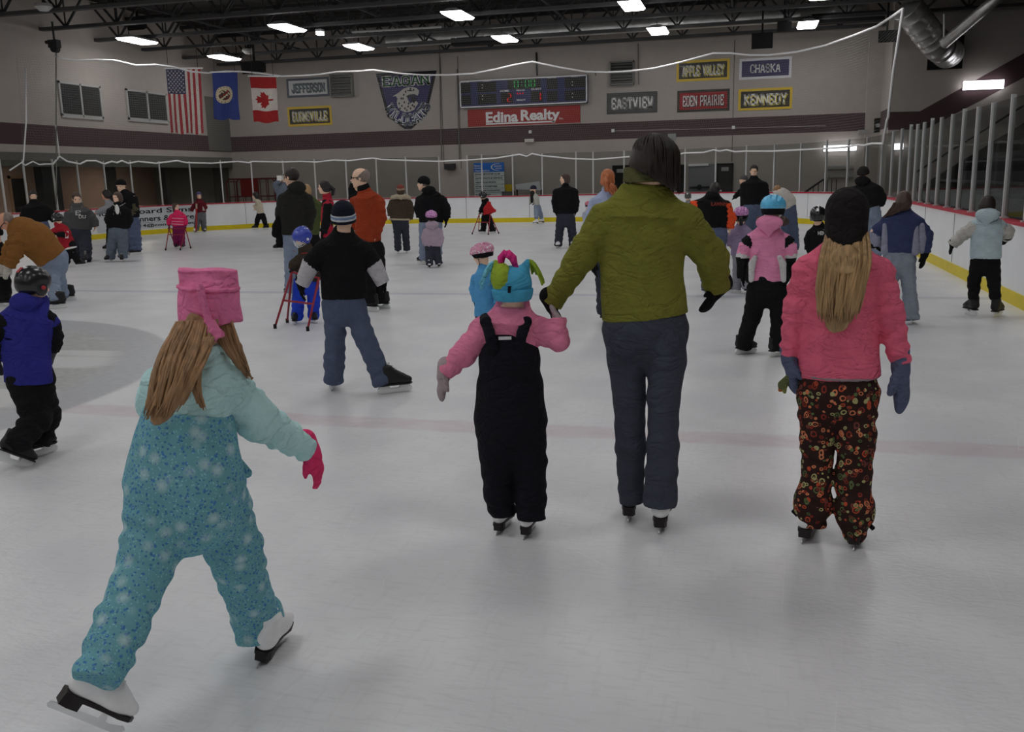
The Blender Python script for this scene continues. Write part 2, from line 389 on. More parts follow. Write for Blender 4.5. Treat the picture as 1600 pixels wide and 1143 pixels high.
def left_rect(name, quad, m, t, label, cat):
    P = [hit(px, py, 0, XW) for px, py in quad]
    o = MB().box((XW, min(P[0][1], P[1][1]), P[2][2]), (XW+t, max(P[0][1], P[1][1]), P[0][2])).build(name, m, loc=(XW, P[0][1], P[2][2]))
    return tag(o, label, cat)
left_rect('wall_panel', [(319, 150), (359, 152), (359, 236), (319, 234)], mat('grey_panel', (74, 74, 70), 2.3), .04, 'plain grey panel on the left wall right of the striped flag', 'panel')
# recess columns and doorway
for n, px in enumerate((74, 172, 256, 340)):
    a = hit(px, 290, 0, XW-.4)
    structure('column_%d' % (n+1), MB().box((XW-.5, a[1]-(.4 if n == 0 else .13), -.1), (XW-.2, a[1]+(.4 if n == 0 else .13), 2.6)), mat('dark_column', (42, 42, 40), 2.2))
a = hit(18, 300, 0, -25.3); b = hit(40, 300, 0, -25.3)
d = thing('door_1', None, None, (-25.28, a[1], 0)); d['kind'] = 'structure'
MB().box((-25.31, a[1], 0), (-25.27, b[1], 2.0)).build('door_leaf', mat('black_door', (16, 16, 17), 2), d)
MB().box((-25.31, a[1]-.1, 0), (-25.25, a[1], 2.1)).box((-25.31, b[1], 0), (-25.25, b[1]+.1, 2.1)).box((-25.31, a[1]-.1, 2.0), (-25.25, b[1]+.1, 2.1)).build('door_frame', mat('brown_frame', (96, 76, 60), 2.6), d)

# ---- doors in the far wall
def far_door(n, x0, x1, ytop, m, sign=None):
    a = hit(x0, ytop, 1, YW); b = hit(x1, ytop, 1, YW); z = (a[2]+b[2])/2
    d = thing('door_%d' % n, None, None, ((a[0]+b[0])/2, YW, 0)); d['kind'] = 'structure'
    MB().box((a[0]+.05, YW-.04, 0), (b[0]-.05, YW, z-.05)).build('door_leaf', m, d)
    fr = MB().box((a[0], YW-.06, 0), (a[0]+.05, YW, z)).box((b[0]-.05, YW-.06, 0), (b[0], YW, z)).box((a[0], YW-.06, z-.05), (b[0], YW, z))
    fr.build('door_frame', mat('door_frame', (38, 37, 36), 2), d)
    if sign:
        MB().box((a[0]+.17, YW-.06, z-.28), (b[0]-.17, YW-.04, z-.14)).build('door_plate', mat('door_plate', (112, 112, 110), 2.4), d)
    MB().box((a[0]+.1, YW-.1, .92), (a[0]+.2, YW-.04, .98)).build('door_handle', M_ALU, d)
M_DOOR = mat('grey_door', (44, 44, 43), 2.2); M_DOORB = mat('black_panel_door', (26, 26, 26), 2)
far_door(2, 957, 984, 258, M_DOORB, True); far_door(3, 1050, 1071, 257, M_DOORB); far_door(4, 1120, 1146, 255, M_DOOR, True)
a = hit(1076, 257, 1, YW); b = hit(1120, 256, 1, YW)
d = thing('door_5', None, None, ((a[0]+b[0])/2, YW, 0)); d['kind'] = 'structure'
MB().box((a[0], YW-.05, 0), (b[0], YW, a[2])).build('door_leaf', mat('steel_door', (86, 87, 87), 2.6, rough=.4, metal=.2), d)
MB().box((a[0], YW-.10, a[2]-.06), (b[0]-.3, YW, a[2]+.02)).build('door_header', mat('pale_header', (150, 150, 148), 3), d)
MB().box((a[0]+.05, YW-.12, 1.05), (b[0]-.25, YW-.05, 1.12)).tube([((a[0]+b[0])/2-.1, YW-.13, 1.09), ((a[0]+b[0])/2-.1, YW-.05, 1.09)], .1, 12).build('door_bar', M_DARK, d)

# ---- boards
RB = thing('rink_boards', 'white rink boards around the ice with yellow kick plate and red cap rail', 'boards', (XR, YE-RC, 0))
M_BOARD = mat('white_board', (186, 188, 190), 1.75, rough=.4, spec=.35, var=.05, scale=1.5)
emit('board_panel', *sweep([(0, .16), (.11, .16), (.11, BT-.035), (0, BT-.035)]), M_BOARD, RB)
emit('kick_plate', *sweep([(-.012, 0), (.11, 0), (.11, .16), (-.012, .16)]), mat('yellow_kick_plate', (186, 168, 24), 1.5, rough=.45, var=.08, scale=3), RB)
emit('cap_rail', *sweep([(-.02, BT-.035), (.16, BT-.035), (.16, BT), (-.02, BT)]), mat('red_cap_rail', (112, 24, 36), 3.0, rough=.5), RB)
M_SEAM = mat('seam', (90, 90, 92), 2)
for px in (135, 213, 313, 384, 505, 600, 730, 826, 960, 1130, 1262, 1350):
    p = board_at(px, .5); i = np.argmin(((PLAN-p)**2).sum(1)); q = PNORM[i]; t = np.array((-q[1], q[0]))
    c = PLAN[i]+t*((p-PLAN[i])@t)
    MB().bar((c[0], c[1], .17), (c[0], c[1], BT-.04), .014, .012, up=(q[0], q[1], 0)).build('panel_seam', M_SEAM, RB)
for y in (20.2, 18.0, 15.5, 12.9, 10.3):
    MB().bar((XR-.001, y, .17), (XR-.001, y, BT-.04), .012, .01, up=(1, 0, 0)).build('panel_seam', M_SEAM, RB)
# lettering of the board advertisement, laid along the curved boards
def on_boards(px0, px1, pieces, name, m, off=.006, mats_i=None):
    p0, p1 = board_at(px0, .5), board_at(px1, .5)
    i0 = np.argmin(((_dense-p0)**2).sum(1)); i1 = np.argmin(((_dense-p1)**2).sum(1))
    seg = _dense[min(i0, i1):max(i0, i1)+1]
    if i0 > i1: seg = seg[::-1]
    s = np.r_[0, np.cumsum(np.linalg.norm(np.diff(seg, axis=0), axis=1))]
    mb = MB()
    for V, Fc in pieces:                                       # V in (0..1 along, z)
        W = []
        for u, z in V:
            x = np.interp(u*s[-1], s, seg[:, 0]); y = np.interp(u*s[-1], s, seg[:, 1])
            c = np.array((XLB+RC, YE-RC)); n = np.array((x, y))-c; n /= np.linalg.norm(n)
            W.append((x-n[0]*off, y-n[1]*off, z))
        mb.add(W, Fc)
    return mb.build(name, m, RB)
on_boards(150, 305, [(np.array([(u, z) for u in np.linspace(0, 1, 25) for z in (.19, .90)]), [(2*i, 2*i+2, 2*i+3, 2*i+1) for i in range(24)])], 'advertisement', mat('grey_board', (160, 163, 166), 1.75, rough=.4))
ad = []
for txt, u0, u1, z0, z1 in (('Hockey Board Signs', -.02, .98, .66, .88), ('Banners & More', .38, .99, .45, .63)):
    ad.append(text_fit(txt, u0, u1, z0, z1, .018))
ad.append(text_fit('pona14@comcast.net', .30, .99, .235, .37, .022))
on_boards(150, 305, ad, 'advertisement_lettering', mat('black_print', (30, 30, 34), 1.6, var=0), off=.012)
on_boards(150, 305, [(np.array([(u, z) for u in np.linspace(.36, 1, 25) for z in (.405, .412)]), [(2*i, 2*i+2, 2*i+3, 2*i+1) for i in range(24)])], 'advertisement_rule', mat('black_print', (30, 30, 34), 1.6, var=0), off=.012)

# ---- glass and its posts
def glass_material():
    m = bpy.data.materials.new('glass'); m.use_nodes = True; nt = m.node_tree; nt.nodes.clear(); L = nt.links
    o = node(nt, 'ShaderNodeOutputMaterial'); mx = node(nt, 'ShaderNodeMixShader'); tr = node(nt, 'ShaderNodeBsdfTransparent'); gl = node(nt, 'ShaderNodeBsdfGlossy')
    tr.inputs[0].default_value = (.80, .815, .81, 1); gl.inputs['Roughness'].default_value = .03; gl.inputs[0].default_value = (.7, .7, .7, 1)
    fr = node(nt, 'ShaderNodeFresnel'); fr.inputs[0].default_value = 1.33
    ge = node(nt, 'ShaderNodeNewGeometry'); ms = node(nt, 'ShaderNodeMath', operation='MULTIPLY_ADD'); ms.inputs[1].default_value = -1; ms.inputs[2].default_value = 1; L.new(ge.outputs['Backfacing'], ms.inputs[0])
    mu = node(nt, 'ShaderNodeMath', operation='MULTIPLY'); L.new(fr.outputs[0], mu.inputs[0]); L.new(ms.outputs[0], mu.inputs[1]); L.new(mu.outputs[0], mx.inputs[0]); L.new(tr.outputs[0], mx.inputs[1]); L.new(gl.outputs[0], mx.inputs[2]); L.new(mx.outputs[0], o.inputs[0]); return m
M_GLASS = glass_material()
GT = 2.42
POSTS = [-60, 8, 43, 88, 127, 167, 209, 254, 300, 347, 395, 444, 493, 541, 588, 634, 685, 729, 751, 801, 847, 898, 926, 974, 1022, 1070, 1117, 1163, 1207, 1248, 1287, 1321, 1349, 1372, 1388, 1401, 1414, 1424, 1434, 1446, 1460, 1476, 1493, 1514, 1537, 1566, 1599, 1640, 1695, 1770]
post_xy = [board_at(px, 1.75) for px in POSTS]
def nrm_at(p): i = np.argmin(((PLAN-p)**2).sum(1)); return PNORM[i]
M_POST = mat('post_paint', (150, 151, 150), 1.9, rough=.5, metal=.1, var=.03)
pane_i = 0
for i, p in enumerate(post_xy):
    n = nrm_at(p); c = p+n*.08; side = 'right' if POSTS[i] > 1380 else ('left' if POSTS[i] < 330 else 'far')
    ht = GT+(.03 if i % 3 else .06)
    r = thing('glass_post', '%s upright glass post counted from the left, standing on the %s boards' % (ordinal(i), side), 'post', (c[0], c[1], BT), 'posts holding the rink glass')
    MB().bar((c[0], c[1], BT), (c[0], c[1], ht), .038, .055, up=(n[0], n[1], 0)).build('upright', M_POST, r)
    MB().bar((c[0], c[1], BT), (c[0], c[1], BT+.02), .07, .10, up=(n[0], n[1], 0)).build('foot', M_POST, r)
    if i:
        q = post_xy[i-1]+nrm_at(post_xy[i-1])*.08; d = c-q; L_ = np.linalg.norm(d); d /= L_
        if POSTS[i] in (729,): continue                        # open gateway
        a, b2 = q+d*.036, c-d*.036
        o = MB().bar((a[0], a[1], (BT+GT)/2+.025), (b2[0], b2[1], (BT+GT)/2+.025), .012, GT-BT-.02)  .build('rink_glass', M_GLASS, loc=(c[0], c[1], BT))
        tag(o, '%s clear glass pane counted from the left, standing on the %s boards' % (ordinal(pane_i), side), 'glass', 'panes of the rink glass'); pane_i += 1

# ---- netting above the glass and its ropes
top = [(26, 72), (52, 78), (85, 88), (95, 91), (118, 94), (150, 93), (178, 94), (212, 102), (242, 101), (268, 104), (300, 112), (326, 114), (352, 111), (380, 112), (404, 114), (440, 119), (470, 118), (500, 116), (525, 112), (560, 111), (583, 109), (605, 112), (630, 115), (660, 117), (700, 117), (740, 115), (780, 107), (800, 102), (833, 96), (850, 100), (880, 106), (915, 112), (950, 113), (985, 111), (1020, 107), (1060, 98), (1090, 90), (1115, 83), (1140, 83), (1170, 86), (1200, 86), (1245, 81), (1290, 71), (1335, 55), (1370, 41), (1392, 27), (1411, 14)]
bot = [(35, 254), (40, 258), (52, 252), (62, 257), (72, 256), (82, 256), (92, 244), (104, 252), (124, 256), (135, 251), (150, 251), (163, 256), (175, 252), (182, 254), (190, 251), (201, 255), (215, 252), (243, 255), (258, 253), (276, 251), (292, 254), (330, 255), (372, 252), (388, 254), (395, 252), (440, 253), (470, 252), (495, 253), (520, 250), (545, 251), (570, 248), (583, 247), (596, 249), (620, 250), (650, 251), (685, 252), (730, 250), (775, 247), (801, 243), (812, 241), (822, 244), (832, 240), (846, 243), (875, 246), (897, 248), (930, 249), (980, 245), (1030, 242), (1060, 241), (1070, 239), (1100, 238), (1116, 234), (1124, 236), (1136, 234), (1148, 237), (1165, 236), (1207, 236), (1250, 234), (1287, 232), (1320, 230), (1340, 226), (1350, 227), (1362, 224), (1380, 224)]
TOP = [board_ray(*p) for p in top]; BOT = [board_ray(*p) for p in bot]
NP = TOP[2]
M_ROPE = mat('white_rope', (196, 194, 186), 2.2, rough=.7)
NET = thing('safety_netting', 'thin see-through safety netting with white ropes hanging above the end glass', 'netting', TOP[2])
def rope(name, pts, r, label, m=M_ROPE): return MB().tube(pts, r, 6).build(name, m, NET, True)
rope('net_rope', TOP[2:], .032, 'white rope swagged along the top edge of the safety netting')
rope('net_hem_rope', BOT[5:], .028, 'white scalloped rope along the lower edge of the netting above the glass')
rope('net_hem_rope', BOT[:6], .02, 'short white rope at the netting bunched on the far left')
rope('net_edge_rope', [TOP[-1], board_ray(1396, 110), board_ray(1388, 183), board_ray(1386, 188), BOT[-1]], .03, 'white rope slanting down the right edge of the safety netting')
def net_material():
    m = bpy.data.materials.new('netting'); m.use_nodes = True; nt = m.node_tree; nt.nodes.clear(); L = nt.links
    o = node(nt, 'ShaderNodeOutputMaterial'); mx = node(nt, 'ShaderNodeMixShader'); tr = node(nt, 'ShaderNodeBsdfTransparent'); df = node(nt, 'ShaderNodeBsdfDiffuse')
    df.inputs[0].default_value = (.30, .30, .29, 1)
    uv = node(nt, 'ShaderNodeUVMap'); sp = node(nt, 'ShaderNodeSeparateXYZ'); L.new(uv.outputs[0], sp.inputs[0])
    fs = []
    for s in (0, 1):
        a = node(nt, 'ShaderNodeMath', operation='MULTIPLY'); L.new(sp.outputs[s], a.inputs[0]); a.inputs[1].default_value = 14.0
        f = node(nt, 'ShaderNodeMath', operation='FRACT'); L.new(a.outputs[0], f.inputs[0])
        c = node(nt, 'ShaderNodeMath', operation='LESS_THAN'); L.new(f.outputs[0], c.inputs[0]); c.inputs[1].default_value = .046; fs.append(c)
    mxx = node(nt, 'ShaderNodeMath', operation='MAXIMUM'); L.new(fs[0].outputs[0], mxx.inputs[0]); L.new(fs[1].outputs[0], mxx.inputs[1])
    L.new(mxx.outputs[0], mx.inputs[0]); L.new(tr.outputs[0], mx.inputs[1]); L.new(df.outputs[0], mx.inputs[2]); L.new(mx.outputs[0], o.inputs[0]); return m
M_NET = net_material()
def net(name, A, B, label, n=90):
    def res(P):
        P = np.array(P); s = np.r_[0, np.cumsum(np.linalg.norm(np.diff(P, axis=0), axis=1))]; u = np.linspace(0, s[-1], n)
        return np.c_[[np.interp(u, s, P[:, k]) for k in range(3)]].T, u
    (a, ua), (b, ub) = res(A), res(B); V = np.r_[a, b]; Fc = np.array([(i, i+1, n+i+1, n+i) for i in range(n-1)])
    o = emit(name, V, Fc, M_NET, NET); uvl = o.data.uv_layers.new(name='UVMap')
    uvs = np.r_[np.c_[ua, a[:, 2]], np.c_[ub, b[:, 2]]]
    idx = np.zeros(len(o.data.loops), np.int32); o.data.loops.foreach_get('vertex_index', idx)
    uvl.data.foreach_set('uv', uvs[idx].astype(np.float32).ravel())
    return o
net('net_mesh', TOP[2:], BOT[5:], 'thin see-through safety netting hanging between its ropes above the end glass')
gath = [board_ray(x, 85) for x in (20, 30, 38, 50, 60, 75, 84)]; gatl = [board_ray(x, 252) for x in (36, 38, 42, 52, 62, 72, 84)]
for k, g in enumerate(gath): g[:2] += nrm_at(g[:2])*(.15 if k % 2 else -.15)
net('bunched_mesh', gath, gatl, 'bunched grey netting hanging in folds at the left end', 40)
# bracket and cords carrying the netting at the left
a = board_ray(86, 68)
t = thing('net_pulley', 'black pulley bracket under the truss at the top of the left net cord', 'pulley', a)
MB().box(a+np.array((-.16, -.1, -.12)), a+np.array((.14, .1, .10))).tube([a+np.array((-.3, 0, .05)), a+np.array((.1, 0, .05))], .05).build('bracket', M_DARK, t)
MB().tube([a+np.array((0, -.08, -.14)), a+np.array((0, .08, -.14))], .12, 14).build('wheel', M_DARK, t)
MB().tube([a+np.array((0, 0, .08)), (a[0], a[1], 6.45)], .03).build('hanger', M_DARK, t)
b = board_ray(88, 320); rope('net_cord', [a+np.array((.02, 0, -.2)), b], .018, 'dark cord dropping from the pulley to the left boards', mat('grey_cord', (86, 86, 82), 2.2))
b = board_ray(92, 244); rope('net_cord', [board_ray(86, 195), b], .02, 'short pale cord forked beside the dark net cord')
b = board_ray(37, 252); rope('net_cord', [board_ray(40, 105), board_ray(40, 190), b, board_ray(16, 266)], .022, 'pale cord hanging left of the bunched netting')

M_RLENS = emission('added_recess_lens', (255, 242, 228), 42.0)  # unseen lamps added behind the fascia to brighten the dark recess
for i, y in enumerate((8, 14, 20, 26, 32)):
    t = thing('added_recess_lamp', '%s added fill lamp from the near end, hidden under the left overhang' % ordinal(i), 'lamp', (-23.4, y, 2.6), 'added fill lamps under the left overhang')
    MB().box((-23.55, y-.6, 2.54), (-23.25, y+.6, 2.599)).build('housing', M_ALU, t); MB().box((-23.52, y-.57, 2.53), (-23.28, y+.57, 2.54)).build('lens', M_RLENS, t)
# ================================================================== ROOF STEEL, LAMPS, WALL FITTINGS
M_TRUSS = mat('truss_steel', (56, 56, 56), 1.9, rough=.6, var=.05)
M_TRUSSD = mat('truss_web_steel', (38, 38, 38), 1.9, rough=.6, var=.05)
def truss(y, z, i):
    t = thing('roof_truss', '%s dark steel roof truss counted from the far wall, spanning under the deck' % ordinal(i), 'truss', (-9, y, z), 'steel roof trusses')
    x0, x1 = XW+.02, 14.5
    MB().box((x0, y-.09, z), (x1, y-.015, z+.10)).box((x0, y+.015, z), (x1, y+.09, z+.10)).build('bottom_chord', M_TRUSS, t)
    MB().box((x0, y-.09, z+1.1), (x1, y+.09, z+1.2)).build('top_chord', M_TRUSSD, t)
    w = MB(); n = 20; dx = (x1-x0)/n
    for k in range(n):
        a = x0+k*dx; w.bar((a, y, z+1.12), (a+dx/2, y, z+.06), .055); w.bar((a+dx/2, y, z+.06), (a+dx, y, z+1.12), .055)
        w.bar((a+dx/2, y, z+.06), (a+dx/2, y, z+1.12), .035)
    w.build('webbing', M_TRUSSD, t)
TY = [35.3, 32.9, 30.4, 27.9, 25.4, 22.9, 20.4]
for i, y in enumerate(TY+[17.9, 15.4, 12.9, 10.4]): truss(y, 6.4, i)
# cross bridging between the trusses
for k, x in enumerate((-16.6, -11.2, -5.9, -.7, 5.2)):
    tag(MB().box((x-.03, 10.4, 6.51), (x+.03, 33.2, 6.56)).build('bridging_bar', M_TRUSSD, loc=(x, 22, 6.53)), '%s long steel bridging bar from the left, running across the truss bottoms' % ordinal(k), 'bar', 'bridging bars')

# ---- ceiling lamps
M_LENS = emission('lamp_lens', (254, 252, 252), LAMP)
M_HOUS = mat('lamp_housing', (150, 150, 150), 2.2, rough=.5)
SKIP = {(2, 0), (2, 1)}
def lamp(x, y, z, label, w=.62, l=1.35, h=.17, m=M_LENS, group='ceiling lamps hung under the trusses'):
    t = thing('ceiling_lamp', label, 'lamp', (x, y, z+h+.05), group)
    V = [(x+sx*w/2*s, y+sy*l/2*s2, zz) for zz, s, s2 in ((z+h, .42, .8), (z+.06, 1.0, 1.0), (z, .86, .92)) for sx, sy in ((-1, -1), (1, -1), (1, 1), (-1, 1))]
    q = lambda a: [(a+k, a+(k+1) % 4, a+4+(k+1) % 4, a+4+k) for k in range(4)]
    m1 = MB(); m1.add(V[:8], [(0, 3, 2, 1)[::-1]]+[f[::-1] for f in q(0)]); m1.build('housing', M_HOUS, t)
    m2 = MB(); m2.add(V[4:], [f[::-1] for f in q(0)]+[(4, 7, 6, 5)]); m2.build('lens', m, t)
    MB().bar((x, y-.4, z+h), (x, y-.4, 6.5), .02).bar((x, y+.4, z+h), (x, y+.4, 6.5), .02).build('hanger', M_TRUSSD, t)
    return t
rows = [[(-19.25, 32.2), (-13.6, 31.7), (-8.3, 31.9), (-3.15, 32.3), (1.63, 33.0)], [(-19.5, 27.4), (-13.9, 27.0), (-8.4, 26.9), (-3.4, 27.3), (1.7, 27.6)]]
for y in (22.4, 17.4, 12.4, 7.4, 2.4, -2.6, -7.6): rows.append([(x, y) for x in (-19.4, -13.8, -8.3, -3.2, 1.7)])
for r, row in enumerate(rows):
    for c, (x, y) in enumerate(row):
        if (r, c) in SKIP: continue
        lamp(x, y, 6.22, '%s lamp from the left in the %s row of ceiling lamps from the far wall' % (ordinal(c), ordinal(r)))
# small bright lamp and a pale unlit tube
a = hit(500, 52, 2, 6.4)
t = thing('spot_lamp', 'tiny bright lamp in the roof steel between two ceiling lamps', 'lamp', a)
MB().box(a-np.array((.09, .12, .05)), a+np.array((.09, .12, .05))).build('lens', M_LENS, t); MB().box(a+np.array((-.1, -.13, .05)), a+np.array((.1, .13, .12))).build('housing', M_HOUS, t); MB().bar(a+np.array((0, 0, .1)), (a[0], a[1], ZC), .025).build('hanger', M_TRUSSD, t)
a = hit(550, 50, 2, 6.35); b = hit(690, 42, 1, a[1])
t = thing('pipe', 'thin pale pipe hung level under the roof steel', 'pipe', a); MB().tube([a, b], .035, 8).build('tube', mat('pale_pipe', (120, 120, 118), 2.2), t)
for f in (.15, .85): c = a+(b-a)*f; MB().bar(c, (c[0], c[1], ZC), .015).build('hanger', M_TRUSSD, t)
for px, py, lab in ((68, 11, 'round pale ceiling dome in the roof steel at the far left'), (388, 80, 'small pale ceiling dome right of the second lamp from the left')):
    a = hit(px, py, 2, 6.5); t = thing('ceiling_dome', lab, 'dome', a)
    MB().tube([a+np.array((0, 0, .08)), a, a-np.array((0, 0, .1))], [.22, .24, .12], 14).build('dome', mat('pale_dome', (140, 140, 138), 2), t); MB().tube([a+np.array((0, 0, .08)), a+np.array((0, 0, .9))], .03).build('stem', M_DARK, t)
# wall lamps behind the glass at the right and a glowing stand-in for a reflection
M_WLENS = emission('wall_lamp_lens', (250, 248, 255), 5.0)
def wall_lamp(x0, x1, y, z, h, label, d=.16):
    t = thing('wall_lamp', label, 'lamp', ((x0+x1)/2, y, z))
    MB().box((x0, y-d, z-h/2), (x1, y-.06, z+h/2)).build('lens', M_WLENS, t); MB().box((x0, y-.06, z-h/2), (x1, y, z+h/2)).build('housing', M_HOUS, t)
a = hit(1505, 133, 1, YQ-.1); b = hit(1568, 133, 1, YQ-.1); wall_lamp(a[0], b[0], YQ, a[2]-.02, .27, 'long bright lamp on the slanting maroon band at the right')
a = hit(1287, 232, 1, YW-.1); b = hit(1338, 232, 1, YW-.1); wall_lamp(a[0], b[0], YW, a[2], .2, 'bright lamp on the far wall just above the right glass')
a = hit(1397, 229, 1, YQ-.1); b = hit(1411, 229, 1, YQ-.1); wall_lamp(a[0], b[0], YQ, a[2], .2, 'short glowing box standing in for a lamp reflection beside the netting edge')  # glowing box put in for the reflection of a lamp

# ---- ducts
M_DUCT = mat('galvanised_duct', (150, 150, 148), 2.4, rough=.35, metal=.75, var=.12, scale=6)
def duct(pts, r, name='duct', n=24, ribs=0):
    mb = MB()
    pts = [np.array(p, float) for p in pts]
    if ribs:
        P = []; R = []
        for a, b in zip(pts[:-1], pts[1:]):
            L = np.linalg.norm(b-a); k = max(2, int(L/ribs))
            for i in range(k): P += [a+(b-a)*(i/k), a+(b-a)*((i+.06)/k), a+(b-a)*((i+.12)/k)]; R += [r, r*1.035, r]
        P.append(pts[-1]); R.append(r); mb.tube(P, R, n)
    else: mb.tube(pts, r, n)
    return mb
t = thing('air_duct', 'long ribbed galvanised duct running below the roof along the far wall', 'duct', (-6, 34.2, 6.75))
duct([(-13.5, 34.2, 6.8), (3.6, 34.2, 6.8)], .27, ribs=.55).build('pipe', M_DUCT, t, True)
for lo, hi in (((-10.9, 33.95, 6.45), (-8.3, 34.45, 6.72)), ((1.8, 33.9, 6.42), (4.1, 34.4, 6.72))): MB().box(lo, hi).build('outlet', M_DARK, t)
c = hit(1478, 85, 1, YQ)
t = thing('air_duct_elbow', 'fat shiny duct bending down into a dark square opening in the right wall', 'duct', c)
el = [hit(1418, 12, 1, YQ-2.2), hit(1437, 36, 1, YQ-1.9), hit(1452, 56, 1, YQ-1.6), hit(1466, 72, 1, YQ-1.35), hit(1477, 80, 1, YQ-1.0), np.array((c[0], YQ-.5, c[2])), np.array((c[0], YQ-.05, c[2]))]
duct(el, .44, ribs=.5).build('elbow', M_DUCT, t, True)
q = [hit(1450, 78, 1, YQ), hit(1503, 107, 1, YQ)]
MB().box((q[0][0], YQ-.03, q[1][2]), (q[1][0], YQ, q[0][2]+.4)).build('opening', mat('black_opening', (10, 10, 10), 1, var=0), t)
a = hit(1475, 68, 1, YQ-2.0); b = hit(1562, -6, 1, YQ-4.0)
duct([a, b], .16, ribs=.8).build('branch_pipe', M_DUCT, t, True)
a = hit(1475, 22, 1, YQ-2.0); b = hit(1475, 62, 1, YQ-2.0); MB().tube([a, b], .03).build('hanging_strap', M_ALU, t)

# ---- speakers and black boxes under the roof
def speaker(px0, px1, py0, py1, Y, d, label, tilt=.12):
    a = hit(px0, py1, 1, Y); b = hit(px1, py0, 1, Y); t = thing('speaker', label, 'speaker', ((a[0]+b[0])/2, Y, (a[2]+b[2])/2))
    x0, x1, z0, z1 = a[0], b[0], a[2], b[2]; V = [(x0, Y, z0), (x1, Y, z0), (x1, Y-tilt, z1), (x0, Y-tilt, z1), (x0+.05, Y+d, z0+.1), (x1-.05, Y+d, z0+.1), (x1-.05, Y+d, z1), (x0+.05, Y+d, z1)]
    m = MB().add(V, [(0, 1, 2, 3), (5, 4, 7, 6), (4, 0, 3, 7), (1, 5, 6, 2), (3, 2, 6, 7), (4, 5, 1, 0)]); m.build('cabinet', mat('black_cabinet', (14, 14, 14), 2, rough=.7), t)
    MB().box((x0+.06, Y-.02, z0+.06), (x1-.06, Y+.01, z1-.06)).build('grille', mat('black_grille', (20, 20, 20), 2, bump=1, bscale=90), t)
    MB().bar(((x0+x1)/2, Y+d/2, z1), ((x0+x1)/2, Y+d/2, ZC), .06).build('bracket', M_DARK, t)
speaker(1174, 1208, 51, 77, 33.0, .5, 'black loudspeaker under the roof above the purple banner')
speaker(1372, 1403, 46, 67, 32.5, .5, 'grey-black loudspeaker behind the netting at the upper right corner', .0)
speaker(379, 406, 95, 116, 31.5, .5, 'black loudspeaker above the red and white leaf flag')
speaker(200, 222, 26, 48, 29.5, .3, 'black loudspeaker on the truss above the leftmost bright lamp')
speaker(1214, 1237, 34, 50, 32.8, .4, 'small black box beside the rightmost far ceiling lamp')

# ---- flags on short poles under the roof
def flag(name, label, quad, Y, painter, mats, nu=120, nv=170, wave=.05, folds=2.2, seed=0):
    P = [hit(px, py, 1, Y) for px, py in quad]                  # TL TR BR BL
    t = thing(name, label, 'flag', (P[0]+P[1])/2)
    u, v = np.meshgrid(np.linspace(0, 1, nu+1), np.linspace(0, 1, nv+1))
    X = (1-v)[..., None]*((1-u)[..., None]*P[0]+u[..., None]*P[1])+v[..., None]*((1-u)[..., None]*P[3]+u[..., None]*P[2])
    X[..., 1] += wave*np.sin(u*folds*2*math.pi+seed+v*1.2)*(0.25+.75*v)+wave*.5*np.sin(u*7.3+v*5+seed)*v
    X[..., 2] += .03*np.sin(u*folds*2*math.pi+seed)*v
    V = X.reshape(-1, 3); W = nu+1
    i, j = np.meshgrid(np.arange(nu), np.arange(nv)); a = (j*W+i).ravel()
    Fc = np.c_[a, a+W, a+W+1, a+1]; uc = ((i+.5)/nu).ravel(); vc = ((j+.5)/nv).ravel()
    emit('cloth', V, Fc, mats, t, True, painter(uc, vc))
    MB().tube([P[0]+np.array((-.06, 0, .03)), P[1]+np.array((.1, 0, .03))], .025).build('pole', mat('white_pole', (190, 190, 186), 2.2), t)
    MB().bar(P[0]+np.array((.1, 0, .03)), (P[0][0]+.1, Y, 6.42), .012).bar(P[1]+np.array((-.1, 0, .03)), (P[1][0]-.1, Y, 6.42), .012).build('hanging_wire', M_DARK, t)
def in_poly(u, v, poly):
    r = np.zeros(len(u), bool); n = len(poly)
    for k in range(n):
        (x0, y0), (x1, y1) = poly[k], poly[(k+1) % n]
        if y0 == y1: continue
        c = ((y0 > v) != (y1 > v)) & (u < (x1-x0)*(v-y0)/(y1-y0)+x0); r ^= c
    return r
MF_R = cloth('flag_red', (128, 40, 46), 2.6); MF_W = cloth('flag_white', (168, 162, 156), 2.4); MF_B = cloth('flag_navy', (44, 46, 68), 2.6); MF_BL = cloth('flag_blue', (44, 54, 100), 2.5)
MF_DK = cloth('flag_dark', (58, 48, 46), 2.4); MF_CR = cloth('flag_cream', (156, 146, 122), 2.5); MF_CRED = cloth('flag_bright_red', (136, 38, 38), 2.2)
def us(u, v):
    mi = (np.floor(u*13).astype(int) % 2)                       # vertical stripes, red first
    canton = (v < .385) & (u < 7/13); 
    uu = u/(7/13); vv = v/.385
    st = np.zeros(len(u), bool)
    for r in range(11):
        for c in range(9):
            if (r+c) % 2 == 0:
                cu, cv = (c+1)/10, (r+1)/12; du = (uu-cu)*.54*1.2; dv = (vv-cv)*.385*2.05
                ang = np.arctan2(du, -dv); rr = np.hypot(du, dv); k = np.cos(math.pi/5)/np.cos((ang+math.pi/5) % (2*math.pi/5)-math.pi/5)
                st |= rr < .027*(.55+.45*np.cos(ang*5))*1.25
    mi = np.where(canton, np.where(st, 1, 2), mi); return mi
flag('striped_flag', 'red and white striped flag with starred navy corner, hung by the left windows', [(259, 108), (313, 108), (318, 209), (267, 208)], 30.0, us, [MF_R, MF_W, MF_B], 200, 260, .03)
